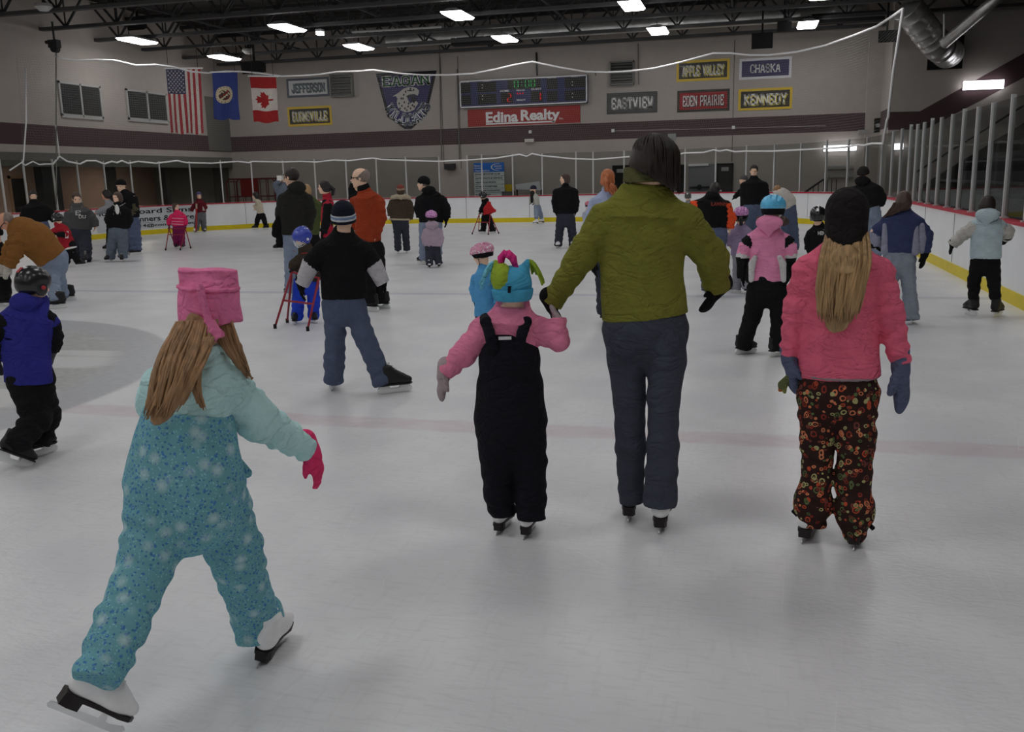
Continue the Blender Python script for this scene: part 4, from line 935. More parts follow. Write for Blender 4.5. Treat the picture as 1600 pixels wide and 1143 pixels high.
        for c, nn, reach in s.cuts:
            X, Y, Z = ax[0][:, None, None]-c[0], ax[1][None, :, None]-c[1], ax[2][None, None, :]-c[2]
            pl = X*nn[0]+Y*nn[1]+Z*nn[2]
            if reach < 5: near = np.sqrt(X*X+Y*Y+Z*Z) < reach; D = np.where(near, np.maximum(D, pl), D)
            else: D = np.maximum(D, pl)
        D[0], D[-1], D[:, 0], D[:, -1], D[:, :, 0], D[:, :, -1] = .2, .2, .2, .2, .2, .2
        ins = D < 0; N = np.array(D.shape)-1
        cnt = np.zeros(N, np.int8)
        for i in (0, 1):
            for j in (0, 1):
                for k in (0, 1): cnt += ins[i:i+N[0], j:j+N[1], k:k+N[2]]
        c = np.argwhere((cnt > 0) & (cnt < 8)); M_ = len(c)
        if M_ == 0: return np.zeros((0, 3)), np.zeros((0, 4), int), np.zeros(0, int)
        off = np.array([(i, j, k) for i in (0, 1) for j in (0, 1) for k in (0, 1)])
        val = np.stack([D[c[:, 0]+o[0], c[:, 1]+o[1], c[:, 2]+o[2]] for o in off], 1); sm = np.zeros((M_, 3)); ct = np.zeros(M_)
        for a in range(8):
            for b in range(a+1, 8):
                if np.abs(off[a]-off[b]).sum() != 1: continue
                m = (val[:, a] < 0) != (val[:, b] < 0); t = val[m, a]/(val[m, a]-val[m, b]); sm[m] += off[a]+(off[b]-off[a])*t[:, None]; ct[m] += 1
        V = lo+(c+sm/ct[:, None])*v
        idx = np.full(N, -1, np.int32); idx[c[:, 0], c[:, 1], c[:, 2]] = np.arange(M_); Q = []
        for a in range(3):
            b1, b2 = (a+1) % 3, (a+2) % 3; s0 = [slice(1, -1)]*3; s1 = [slice(1, -1)]*3
            s0[a] = slice(0, -1); s1[a] = slice(1, None); A = ins[tuple(s0)]; B = ins[tuple(s1)]; e = np.argwhere(A != B)
            if not len(e): continue
            st = A[e[:, 0], e[:, 1], e[:, 2]]; base = e.copy(); base[:, b1] += 1; base[:, b2] += 1
            def g(d1, d2):
                q = base.copy(); q[:, b1] += d1; q[:, b2] += d2; return idx[q[:, 0], q[:, 1], q[:, 2]]
            q = np.stack([g(-1, -1), g(0, -1), g(0, 0), g(-1, 0)], 1); q[~st] = q[~st][:, ::-1]; Q.append(q)
        Q = np.concatenate(Q); Q = Q[(Q >= 0).all(1)]
        ci = np.clip(np.round((V-lo)/v).astype(int), 0, n-1); vm = I[ci[:, 0], ci[:, 1], ci[:, 2]]
        fm = np.sort(vm[Q], 1)[:, 1]
        return V, Q, fm
    def build(s, name, mats, parent, label=None, smooth=1):
        V, Q, fm = s.mesh()
        if len(V) == 0: return None
        for _ in range(smooth):                                # soften voxel steps
            A = np.zeros_like(V); n = np.zeros(len(V))
            for i in range(4):
                np.add.at(A, Q[:, i], V[Q[:, (i+1) % 4]]); np.add.at(A, Q[:, i], V[Q[:, i-1]]); np.add.at(n, Q[:, i], 2)
            V = V*.5+.5*A/np.maximum(n, 1)[:, None]
        ml = mats if isinstance(mats, (list, tuple)) else [mats]
        return emit(name, V, Q, ml, parent, True, np.minimum(fm, len(ml)-1), label)

# ------------------------------------------------------------------ skates, in skate space: x right, y forward, z up, blade on z = 0
M_BLADE = mat('skate_blade', (170, 172, 176), 2.2, rough=.3, metal=.8, var=0)
M_BOOTW = mat('white_boot', (176, 176, 174), 2.2, rough=.5, var=.04); M_BOOTK = mat('black_boot', (24, 24, 26), 1.8, rough=.5); M_SOLE = mat('dark_sole', (28, 24, 24), 1.8, rough=.4)
M_HOLD = mat('white_holder', (170, 172, 174), 2.2, rough=.4, var=.03); M_LACE = mat('pale_lace', (150, 150, 146), 2.2, var=0)
_SK = {}
def skate_meshes(kind, vox):
    key = (kind, vox)
    if key in _SK: return _SK[key]
    zs = .075
    b = Sdf(vox, 3); X, Y, Z = np.eye(3)
    b.cone((0, -.085, zs+.055), (0, -.078, zs+.15), .043, .047, k=.03, front=Y, sq=1.12, flat1=True)
    b.cone((0, -.09, zs+.045), (0, .07, zs+.035), .044, .045, k=.03, front=Z, sq=1.0)
    b.cone((0, .05, zs+.035), (0, .115, zs+.028), .046, .036, k=.02, front=Z, sq=.8)
    b.cone((0, -.06, zs+.12), (0, .03, zs+.06), .045, .042, k=.03)
    b.cut((0, 0, zs), (0, 0, -1))
    boot = b.mesh()[:2]
    sole = MB()
    if kind == 'figure':
        sole.add(*_slab([(-.128, .030), (-.10, .040), (-.04, .034), (.03, .034), (.085, .044), (.13, .034), (.15, .012)], zs-.012, zs+.004))
        sole.add(*_slab([(-.128, .026), (-.10, .036), (-.055, .032)], zs-.045, zs-.010))
        bl = MB()
        pr = [(-.155, .012), (-.145, .0), (.11, .0), (.14, .008), (.152, .026), (.138, .036), (.09, .024), (.07, .026), (.06, zs-.012), (.04, zs-.012), (.04, .026), (-.05, .026), (-.06, zs-.04), (-.10, zs-.04), (-.10, .026), (-.15, .022)]
        bl.prism([(y, z) for y, z in pr], .006, lambda u, v, w: (w-.003, u, v))
        hold = None
    else:
        sole.add(*_slab([(-.125, .030), (-.10, .040), (-.04, .034), (.03, .036), (.085, .042), (.13, .032), (.15, .010)], zs-.008, zs+.004))
        hold = MB(); hold.prism([(-.13, .022), (.135, .022), (.15, .036), (.12, zs-.008), (.05, zs-.008), (.035, .042), (-.035, .042), (-.05, zs-.008), (-.12, zs-.008), (-.145, .036)], .022, lambda u, v, w: (w-.011, u, v))
        bl = MB(); bl.prism([(-.145, .010), (-.12, 0), (.12, 0), (.15, .014), (.15, .026), (-.145, .026)], .005, lambda u, v, w: (w-.0025, u, v))
    lc = MB()
    for i in range(5):
        t = i/4; y = .055-.10*t; z = zs+.075+.10*t; lc.tube([(-.022, y, z-.004), (0, y+.012, z+.004), (.022, y, z-.004)], .004, 5)
    _SK[key] = (boot, sole, bl, hold, lc); return _SK[key]
def _slab(prof, z0, z1):
    n = len(prof); ring = [(x, y) for y, x in prof]+[(-x, y) for y, x in prof[::-1]]
    m = len(ring); V = [(x, y, z0) for x, y in ring]+[(x, y, z1) for x, y in ring]
    return V, [tuple(range(m-1, -1, -1)), tuple(range(m, 2*m))]+[(i, (i+1) % m, (i+1) % m+m, i+m) for i in range(m)]
def skate(parent, pos, ydir, zdir, kind, scale, colour=None, vox=.006, label=None):
    """pos: middle of the blade; ydir toe direction; zdir up"""
    y = nrm(ydir); x = nrm(np.cross(y, zdir)); z = np.cross(x, y); Mx = np.stack([x, y, z], 1)*scale; P = np.array(pos, float)
    boot, sole, bl, hold, lc = skate_meshes(kind, vox)
    f = lambda V: np.asarray(V, float)@Mx.T+P
    bm = colour or (M_BOOTW if kind == 'figure' else M_BOOTK)
    sk = emit('skate', f(boot[0]), boot[1], bm, parent, True, label=label)
    for nm, mb, m in (('sole', sole, M_SOLE if kind == 'figure' else M_BOOTK), ('blade', bl, M_BLADE), ('blade_holder', hold, M_HOLD), ('lace', lc, M_LACE if kind != 'figure' else M_BOOTW)):
        if mb is not None: emit(nm, f(mb.V), mb.F, m, sk)
    return P+z*.15*scale-y*.08*scale                           # ankle

# ------------------------------------------------------------------ people
SKIN = {'pale': mat('skin_pale', (186, 140, 120), 2.3, rough=.55, var=.04), 'tan': mat('skin_tan', (150, 108, 88), 2.3, rough=.55, var=.04), 'dark': mat('skin_brown', (112, 82, 70), 2.3, rough=.55, var=.04)}
M_EYE = mat('eye', (26, 22, 22), 1.6, rough=.2, var=0); M_LIP = mat('lip', (150, 84, 80), 2.2, var=0); M_BROW = mat('brow', (44, 32, 26), 2, var=0)
def hair_mat(name, rgb, k=2.8, dark=.62):
    key = 'hair_'+name
    if key in MATS: return MATS[key]
    m = mat(key, rgb, k, rough=.5, spec=.35, var=.0); nt = m.node_tree; b = nt.nodes['Principled BSDF']; tc = nt.nodes.get('Texture Coordinate') or node(nt, 'ShaderNodeTexCoord')
    mp = node(nt, 'ShaderNodeMapping'); mp.inputs['Scale'].default_value = (60, 60, 3); nz = node(nt, 'ShaderNodeTexNoise'); nz.inputs['Scale'].default_value = 1.0; nz.inputs['Detail'].default_value = 3
    nt.links.new(tc.outputs['Object'], mp.inputs[0]); nt.links.new(mp.outputs[0], nz.inputs['Vector']); r = node(nt, 'ShaderNodeValToRGB'); c = alb(rgb, k)
    rampset(r, [(.3, tuple(v*dark for v in c)), (.7, tuple(min(.9, v*1.25) for v in c))]); nt.links.new(nz.outputs['Fac'], r.inputs[0]); nt.links.new(r.outputs[0], b.inputs['Base Color'])
    bp = node(nt, 'ShaderNodeBump'); bp.inputs['Strength'].default_value = .3; bp.inputs['Distance'].default_value = .01; nt.links.new(nz.outputs['Fac'], bp.inputs['Height']); nt.links.new(bp.outputs[0], b.inputs['Normal'])
    return m
def hand_ops(s, w, tip, n, thumb, k=.006, fat=1.0, mitten=False, curl=.35, spread=.0, mid=0):
    """palm, four jointed fingers and a thumb between wrist w and finger tip"""
    w = np.array(w, float); tip = np.array(tip, float); d = nrm(tip-w); L = np.linalg.norm(tip-w); n = nrm(n-d*(n@d)); lat = np.cross(d, n)*thumb
    s.cone(w-d*.03, w+d*L*.12, .15*L*fat, .15*L*fat, k=.015, front=n, sq=.75, mid=mid)
    s.cone(w+d*L*.14, w+d*L*.46, .20*L*fat, .205*L*fat, k=.015, front=n, sq=.48, mid=mid)
    if mitten:
        s.cone(w+d*L*.40, w+d*L*.72+n*L*curl*.06, .215*L*fat, .20*L*fat, k=.02, front=n, sq=.55, mid=mid); s.cone(w+d*L*.70+n*L*curl*.06, w+d*L*.90+n*L*curl*.22, .19*L*fat, .13*L*fat, k=.02, front=n, sq=.6, mid=mid)
    else:
        for i, (o, ln) in enumerate(((.155, .44), (.055, .5), (-.048, .47), (-.145, .37))):
            a = w+d*L*.50+lat*o*L; dd = nrm(d+lat*spread*o); r = .047*L*fat
            b = a+dd*L*ln*.48+n*L*curl*.10*(1+i*.12); c = b+nrm(dd-(-n)*curl*1.1*(1+.1*i))*L*ln*.34; e = c+nrm(dd+n*curl*2.0)*L*ln*.24
            s.cone(a-dd*.05*L, b, r*1.1, r*1.02, k=k, mid=mid); s.cone(b, c, r*1.02, r*.95, k=k*.6, mid=mid); s.cone(c, e, r*.95, r*.8, k=k*.6, mid=mid)
    a = w+d*L*.16+lat*L*.13; b = a+nrm(lat*.8+d*.7+n*.35)*L*.20; c = b+nrm(lat*.25+d+n*.35)*L*.17; e = c+nrm(lat*.0+d+n*.45)*L*.12
    r = .055*L*fat*(1.35 if mitten else 1)
    s.cone(a, b, r*1.35, r*1.1, k=.012, mid=mid); s.cone(b, c, r*1.1, r, k=k, mid=mid); s.cone(c, e, r, r*.8, k=k, mid=mid)
class Person:
    def __init__(s, label, foot, yaw=0, head=None, hyaw=None, T=(), A=(), L=(), S=(), hands=(), hk='bare', curl=.35, skin='pale', top=None, pants=None,
                 hair=None, hairk='short', nod=0, tsq=.66, vox=None, group=None, topname='jacket', glove=None, sk=1.0, seed=None, topfold=1.0, legfold=1.0, palm=None, bot=None, armmid=None, hem=True, legsq=1.0, face=True, ears=True, tflat=True, slope=.10, neck=True):
        s.label = label; s.g = hit(foot[0], foot[1], 2, 0); s.dv = nrm(np.array((s.g[0], s.g[1], 0.0))); s.rv = np.array((s.dv[1], -s.dv[0], 0.0)); s.up = np.array((0, 0, 1.0))
        s.dist = float(s.g@s.dv); s.pxm = zdepth(s.g+np.array((0, 0, .8)))/F; s.seed = seed if seed is not None else int(foot[0])
        s.vox = vox or min(max(.0009*s.dist+.0022, .0055), .017)
        s.root = thing('person', label, 'person', s.g, group)
        s.yaw = yaw; s.front = s.fr(yaw); s.side = s.sd(yaw)
        hyaw = yaw if hyaw is None else hyaw
        s.skin = SKIN[skin]
        # --- chains
        s.T = [s.q(p) for p in T]; s.Tr = [p[2]*s.m(P) for p, P in zip(T, s.T)]
        s.Sk = []
        for e in S:
            x, y, h, kind = e[:4]; dz = e[4] if len(e) > 4 else None
            P = hit(x, y, 2, 0) if dz is None else s.pt(x, y, dz); s.Sk.append([P, h, kind, e[5] if len(e) > 5 else 0, e[6] if len(e) > 6 else 0])
        s.tflat = tflat; s.neckband = neck
        # --- head
        cx, yt, yc = head[:3]; hdz = head[3] if len(head) > 3 else 0
        s.hc = s.pt(cx, (yt+yc)/2, hdz); s.hh = (yc-yt)*s.m(s.hc); f = s.fr(hyaw); n_ = math.radians(nod)
        s.hs = s.sd(hyaw); s.hf = f*math.cos(n_)-s.up*math.sin(n_); s.hu = s.up*math.cos(n_)+f*math.sin(n_)
        s.A = [[s.q(p) for p in a] for a in A]; s.Ar = [[p[2]*s.m(P) for p, P in zip(a, Q)] for a, Q in zip(A, s.A)]
        s.L = []; s.Lr = []
        for i, l in enumerate(L):
            sd = 0
            if i < len(s.Sk): sd = float((s.Sk[i][0]-s.fr(s.Sk[i][1])*.085*sk-s.g)@s.dv)
            n = len(l); pts = []
            for j, p in enumerate(l):
                dz = p[3] if len(p) > 3 else sd*j/(n-1)*(1 if n > 1 else 0); pts.append(s.pt(p[0], p[1], dz))
            s.L.append(pts); s.Lr.append([p[2]*s.m(P) for p, P in zip(l, pts)])
        s.hands = []
        for i, h in enumerate(hands):
            if h is None: s.hands.append(None); continue
            w = s.A[i][-1]; dzw = float((w-s.g)@s.dv); s.hands.append(s.pt(h[0], h[1], h[2] if len(h) > 2 else dzw))
        s.palm = palm or {}; s.hk = hk; s.curl = curl; s.tsq = tsq; s.glove = glove
        if len(s.T) > 2 and tflat: s.T[1] = s.T[1]-s.up*slope*s.hh
        for a in s.A: a[0] = a[0]-s.up*slope*1.2*s.hh*(1 if a[0][2] > a[1][2] else 0)
        # --- skates
        ank = []
        for (P, h, kind, pitch, roll) in s.Sk:
            y = s.fr(h); p_ = math.radians(pitch); z = s.up
            y2 = y*math.cos(p_)-s.up*math.sin(p_); z2 = s.up*math.cos(p_)+y*math.sin(p_); x2 = np.cross(y2, z2); r_ = math.radians(roll); z3 = z2*math.cos(r_)+x2*math.sin(r_)
            col = None; kd = kind
            if isinstance(kind, tuple): kd, col = kind
            ank.append(skate(s.root, P, y2, z3, kd, sk, col, max(.006, min(s.vox, .012))))
        s.ank = ank
        s.face = face; s.sksc = sk; s.ears = ears; s.body()
        if top is not None: s.jacket(top, topname, topfold, armmid, hem)
        if pants is not None: s.trousers(pants, legfold, legsq)
        if hair is not None: s.do_hair(hair, hairk)
        if glove is not None: s.do_gloves(glove)
    def fr(s, y): y = math.radians(y); return math.cos(y)*s.dv+math.sin(y)*s.rv
    def sd(s, y): y = math.radians(y); return math.cos(y)*s.rv-math.sin(y)*s.dv
    def pt(s, x, y, dz=0):
        d = ray(x, y); return CAMP+d*((s.dist+dz)/(d@s.dv))
    def q(s, p): return s.pt(p[0], p[1], p[3] if len(p) > 3 else 0)
    def m(s, P): return zdepth(P)/F
    def H(s, a, b, c): return s.hc+s.hh*(a*s.hs+b*s.hf+c*s.hu)
    def body(s):
        sk_ = s.sksc; b = Sdf(s.vox*.9, s.seed); h = s.hh; ax = (s.hs, s.hf, s.hu); H = s.H
        b.ell(H(0, -.06, .13), (.335*h, .415*h, .37*h), ax, k=.02*h)
        b.ell(H(0, .10, -.20), (.255*h, .275*h, .28*h), ax, k=.10*h)
        b.cone(H(0, .26, -.41), H(0, .22, -.36), .08*h, .11*h, k=.06*h)
        if s.face:
            b.cone(H(0, .365, .06), H(0, .445, -.10), .028*h, .05*h, k=.03*h); b.cone(H(-.05, .39, -.115), H(.05, .39, -.115), .035*h, .035*h, k=.03*h)
            b.cone(H(-.19, .30, .10), H(.19, .30, .10), .05*h, .05*h, k=.05*h)
            for sx in (-1, 1):
                b.ell(H(.145*sx, .375, .02), (.075*h, .06*h, .045*h), ax, k=.04*h, sub=True); b.ell(H(.14*sx, .30, .02), (.052*h, .052*h, .048*h), ax, k=.004, mid=1)
                b.cone(H(.07*sx, .345, .105), H(.21*sx, .30, .105), .020*h, .016*h, k=.008*h, mid=3)
            b.cone(H(-.07, .345, -.245), H(.07, .345, -.245), .022*h, .022*h, k=.008*h, mid=2)
        for sx in ((-1, 1) if s.ears else ()): b.ell(H(.335*sx, -.05, -.02), (.035*h, .075*h, .12*h), ax, k=.015*h)
        nb = s.T[0] if s.T else H(0, -.1, -.9)
        b.cone(H(0, -.12, -.22), nb, .205*h, .25*h, k=.06*h)
        if s.T:
            
            for i in range(len(s.T)-1): b.cone(s.T[i], s.T[i+1], s.Tr[i]*.8, s.Tr[i+1]*.8, front=s.front, sq=s.tsq*.95, k=.02, flat0=s.tflat, flat1=s.tflat)
            for i, (a, r) in enumerate(zip(s.A, s.Ar)):
                a = [a[0]-s.up*r[0]*.3]+list(a[1:]); b.cone(s.T[min(1, len(s.T)-1)]*.6+a[0]*.4-s.up*.3*r[0], a[0], s.Tr[0]*.35, r[0]*.6, k=.02); b.chain(a, [r[0]*.6]+[x*.66 for x in r[1:-1]]+[r[-1]*.5], k=.02)
                if i < len(s.hands) and s.hands[i] is not None:
                    n, th = s.palm.get(i, (s.side*(1 if i == 0 else -1)*(1 if abs(s.yaw) < 90 else -1)+s.front*.2, (1 if i == 0 else -1)))
                    if isinstance(n, tuple): n = s.side*n[0]+s.front*n[1]+s.up*n[2]
                    s.palm[i] = (n, th); hand_ops(b, a[-1], s.hands[i] if s.glove is None else a[-1]*.2+s.hands[i]*.8, n, th, fat=.95 if s.glove is None else .7, curl=s.curl)
        for i, (l, r) in enumerate(zip(s.L, s.Lr)):
            b.cone(s.T[-1], l[0], s.Tr[-1]*.6, r[0]*.75, k=.05, front=s.front, sq=.8); l = list(l[:-1])+[l[-1]*.72+l[-2]*.28]; b.chain(l, [x*.68 for x in r[:-1]]+[min(r[-1]*.6, .034*sk_)], k=.02)
        b.build('body', [s.skin, M_EYE, M_LIP, M_BROW], s.root)
    def jacket(s, m, name, fold=1.0, armmid=None, hem=True, extra=None, flat_neck=False):
        j = Sdf(s.vox, s.seed+1); n = len(s.T)-1; sc = s.hh/.23
        for i in range(n):
            j.cone(s.T[i]-(nrm(s.T[i+1]-s.T[i])*.012*sc if i else 0), s.T[i+1], s.Tr[i], s.Tr[i+1], k=(.006 if i else .02)*sc, front=s.front, sq=s.tsq if i else min(1, s.tsq*1.1), flat0=s.tflat, flat1=s.tflat or (hem and i == n-1))
        for ai, (a, r) in enumerate(zip(s.A, s.Ar)):
            t = s.T[1]*.55+s.T[0]*.45; a = list(a); a[0] = a[0]-s.up*r[0]*.22; r = [r[0]*.92]+list(r[1:])
            j.cone(t+(a[0]-t)*.25, a[0], min(s.Tr[0], r[0])*.8, r[0], k=.03*sc, front=s.front, sq=.85)
            mm = armmid[ai] if armmid else 0
            for i in range(len(a)-1):
                last = i == len(a)-2; am = r[i]*.055*fold
                two = isinstance(mm, (list, tuple)) and not last and mm[i] != mm[i+1]
                st = isinstance(mm, (list, tuple)) and i > 0 and mm[i] != mm[i-1]
                j.cone(a[i]-(nrm(a[i+1]-a[i])*.014*sc if st else 0), a[i+1], r[i], r[i+1]*(1.05 if two else 1), k=.02*sc if not isinstance(mm, (list, tuple)) else .004, flat1=last or two, wr=None if isinstance(mm, (list, tuple)) and len(set(mm)) > 1 else (am, 11/sc if not last else 13/sc), flat0=isinstance(mm, (list, tuple)) and i > 0 and mm[i] != mm[i-1], mid=mm[i] if isinstance(mm, (list, tuple)) else mm)
        nk = s.H(0, -.13, -.40); d = nk-s.T[0]; L_ = np.linalg.norm(d)
        if L_ > .02*sc and s.neckband: j.cone(s.T[0]-d*.1, s.T[0]+d*min(.75, .05*sc/L_+.25), max(s.Tr[0], .30*s.hh), .285*s.hh, k=.015*sc, flat1=True)
        j.fold = .004*fold*sc; j.foldf = 13/sc
        if extra: extra(j)
        s.jk = j.build(name, m, s.root); return s.jk
    def trousers(s, m, fold=1.0, legsq=1.0, name='trousers', top=None, extra=None):
        j = Sdf(s.vox, s.seed+2); sc = s.hh/.23
        w = s.T[-1]; wr_ = s.Tr[-1]
        hp = sum(l[0] for l in s.L)/len(s.L)
        hr = max(np.linalg.norm((s.L[0][0]-s.L[-1][0]))*.5+s.Lr[0][0], s.Lr[0][0])
        up = nrm(w-hp); j.cone(w+up*.01*sc, hp, wr_*.90, min(hr, wr_*1.05)*.96, k=.04*sc, front=s.front, sq=s.tsq*1.08)
        for l, r in zip(s.L, s.Lr):
            for i in range(len(l)-1):
                last = i == len(l)-2
                j.cone(l[i], l[i+1], r[i], r[i+1], k=.022*sc, front=s.front, sq=legsq, flat1=last, wr=(r[i]*.045*fold*(1.5 if last else .8), 9/sc))
        j.fold = .004*fold*sc; j.foldf = 12/sc
        if extra: extra(j)
        s.tr = j.build(name, m, s.root); return s.tr
    # ---- hair
    def do_hair(s, m, kind, size=1.0):
        h = s.hh*size; j = Sdf(max(s.vox*.9, .0055), s.seed+3); H = s.H; ax = (s.hs, s.hf, s.hu)
        if kind == 'none': return
        if kind in ('short', 'fringe', 'bob', 'pony', 'long'):
            j.ell(H(0, -.085, .145), (.365*h, .435*h, .40*h), ax, k=.02*h)
            if kind == 'fringe': j.cut(H(0, -.12, .26), s.hu*.75+s.hf*.65)
            if kind in ('bob', 'long', 'pony'):
                lo = -.42 if kind != 'pony' else -.15
                j.ell(H(0, -.18, -.12), (.40*h, .36*h, .42*h if kind != 'pony' else .28*h), ax, k=.08*h)
            j.ell(H(0, .50, -.16), (.29*h, .36*h, .40*h), ax, k=.04*h, sub=True)
            j.cut(H(0, 0, -.22 if kind in ('short', 'fringe') else -.62), -s.hu)
            if kind == 'pony':
                a = H(0, -.48, .12); b_ = H(.0, -.72, -.15); c = H(.02, -.62, -.62); d = H(.03, -.52, -.95)
                j.cone(H(0, -.36, .12), a, .10*h, .09*h, k=.03*h); j.cone(a, b_, .10*h, .14*h, k=.03*h); j.cone(b_, c, .14*h, .12*h, k=.03*h); j.cone(c, d, .12*h, .03*h, k=.03*h)
        j.fold = .010*h; j.foldf = 9/h
        s.hairo = j.build('hair', m, s.root)
    def long_hair(s, m, chain, n=60, sq=.3, r=.006, wav=.012, back=None, name='hair', seed=5):
        """chain of (px, py, half width px, dz); a flattened body of hair with separate strands over it"""
        P = [s.q(p) for p in chain]; R = [p[2]*s.m(Q) for p, Q in zip(chain, P)]; back = -s.front if back is None else nrm(back); sd = nrm(np.cross(back, s.up)); rng = random.Random(seed)
        j = Sdf(max(s.vox*.9, .006), seed); j.chain(P, [q*.72 for q in R], front=back, sq=sq, k=.02); j.fold = .006; j.foldf = 40
        o = j.build(name, m, s.root); mb = MB(); t = np.linspace(0, 1, len(P))
        for i in range(n):
            u = rng.uniform(-1, 1); dep = math.sqrt(max(0, 1-u*u))*(sq*.95); ph = rng.random()*6.28; ln = rng.uniform(.82, 1.04); pts = []; rs = []
            for k in range(11):
                tt = min(1, ln*k/10); c = np.array([np.interp(tt, t, [p[a] for p in P]) for a in range(3)]); w = np.interp(tt, t, R)
                pts.append(c+sd*(u*w+wav*.6*math.sin(ph+tt*5))+back*(dep*w+.004+wav*.4*math.sin(ph*2+tt*4))); rs.append(r*(1 if tt < .7 else max(.25, (1.04-tt)/.34)))
            mb.tube(pts, rs, 5)
        mb.build('hair_strand', m, o, True); return o
    # ---- gloves
    def do_gloves(s, m):
        for i, t in enumerate(s.hands):
            if t is None: continue
            a = s.A[i]; r = s.Ar[i][-1]; w = a[-1]; d = nrm(t-w); L = np.linalg.norm(t-w); j = Sdf(max(s.vox*.8, .0055), s.seed+7+i); n, th = s.palm[i]
            hand_ops(j, w, t, n, th, fat=1.25, mitten=s.hk == 'mitten', curl=s.curl)
            j.cone(w-d*.3*L, w+d*.16*L, r*.9, min(r*.9, .20*L*1.25), k=.012)
            j.fold = .0015; j.foldf = 60; j.build('mitten' if s.hk == 'mitten' else 'glove', m[i] if isinstance(m, (list, tuple)) else m, s.root)
    # ---- hats and helmets
    def beanie(s, m, rim=None, low=.06, tall=1.0, puff=1.0, name='knit_hat', rimh=.10, nodlift=.14, m_extra=None):
        h = s.hh; ax = (s.hs, s.hf, s.hu); j = Sdf(max(s.vox*.8, .0055), s.seed+9); H = s.H
        j.ell(H(0, -.07, .14), (.40*h*puff, .475*h*puff, .43*h*tall), ax, k=.02*h); cn = nrm(s.hu+s.hf*-.22)
        if low < -.05: j.cone(H(0, -.07, .14), H(0, -.07, low-.25), .395*h*puff, .385*h*puff, k=.02*h, front=s.hf, sq=1.18)
        c0 = H(0, -.05, low); j.cut(c0, -cn); j.fold = .006*h; j.foldf = 16/h*.5
        o = j.build(name, m, s.root)
        if rim is not None:
            k = Sdf(max(s.vox*.8, .0055), s.seed+10); k.ell(H(0, -.07, .12), (.425*h*puff, .50*h*puff, .46*h*tall), ax, k=.02*h); k.cut(c0-cn*.015*h, -cn); k.cut(c0+cn*rimh*2*h, cn)
            k.build('hat_band', rim, o)
        return o
    def helmet(s, m, kind='hockey', m2=None, name='helmet', cage=False, size=1.0):
        h = s.hh*size; ax = (s.hs, s.hf, s.hu); j = Sdf(max(s.vox*.8, .0055), s.seed+11); H = lambda a, b, c: s.hc+h*(a*s.hs+b*s.hf+c*s.hu)
        if kind == 'hockey':
            j.ell(H(0, -.06, .16), (.46*h, .54*h, .44*h), ax, k=.02*h); j.ell(H(0, -.22, -.02), (.43*h, .36*h, .36*h), ax, k=.08*h)
            for sx in (-1, 1): j.ell(H(.38*sx, .02, -.12), (.09*h, .20*h, .22*h), ax, k=.05*h)
            j.ell(H(0, .62, -.20), (.36*h, .42*h, .42*h), ax, k=.03*h, sub=True); j.cut(H(0, 0, -.32), -s.hu)
            for sx in (-.18, .18): j.cone(H(sx, -.40, .52), H(sx, .40, .54), .025*h, .025*h, k=.02*h, sub=True)
            j.cone(H(0, -.6, .30), H(0, -.52, .12), .05*h, .05*h, k=.02*h, sub=True)
            o = j.build(name, m, s.root)
            for sx in (-1, 1): MB().tube([H(.455*sx, .02, -.06), H(.50*sx, .02, -.06)], .07*h, 12).build('ear_ring', m2 or M_HOLD, o, True)
            MB().prism([(-.08, .30), (.08, .30), (.07, .48), (-.07, .48)], .01, lambda u, v, w: H(u, -.60-w*.1+.22*max(0, v-.3)/.18*.6, v)).build('helmet_sticker', m2 or M_HOLD, o)
            if cage:
                c = MB()
                for u in np.linspace(-.3, .3, 6): c.tube([H(u, .46-.3*abs(u), .12), H(u*1.0, .56-.35*abs(u), -.15), H(u*.8, .46-.3*abs(u), -.45)], .008*h*1.6, 5)
                for v in np.linspace(.05, -.42, 6): c.tube([H(-.36, .18, v), H(-.2, .46, v), H(0, .55, v), H(.2, .46, v), H(.36, .18, v)], .008*h*1.6, 5)
                c.build('face_cage', M_HOLD, o)
        else:
            j.ell(H(0, -.10, .22), (.45*h, .62*h, .40*h), ax, k=.02*h); j.cone(H(0, .40, .28), H(0, .54, .14), .20*h, .10*h, k=.06*h, front=s.hu, sq=.4)
            cn = nrm(s.hu-s.hf*.12); j.cut(H(0, 0, .10), -cn)
            for sx in (-.22, 0, .22):
                for y0, y1 in ((-.66, -.34), (-.20, .12), (.24, .48)):
                    zt = lambda y: .22+.40*math.sqrt(max(.05, 1-(sx/.45)**2-((y+.10)/.62)**2))
                    j.cone(H(sx, y0, zt(y0)+.01), H(sx*.9, y1, zt(y1)+.01), .058*h, .058*h, k=.015*h, sub=True)
            o = j.build(name, m, s.root)
            k = Sdf(max(s.vox*.8, .0055), s.seed+12); k.ell(H(0, -.08, .12), (.425*h, .575*h, .43*h), ax, k=.02*h); k.ell(H(0, -.42, -.06), (.30*h, .16*h, .20*h), ax, k=.05*h); k.ell(H(0, .55, -.2), (.4*h, .42*h, .42*h), ax, k=.02*h, sub=True); k.cut(H(0, 0, -.10), -cn); k.build('helmet_lining', m2 or M_DARK, o)
            st = MB()
            for sx in (-1, 1): st.tube([H(.38*sx, .12, .12), H(.35*sx, .05, -.2), H(.12*sx, .18, -.52)], .018*h, 5)
            st.build('helmet_strap', M_DARK, o)
        return o
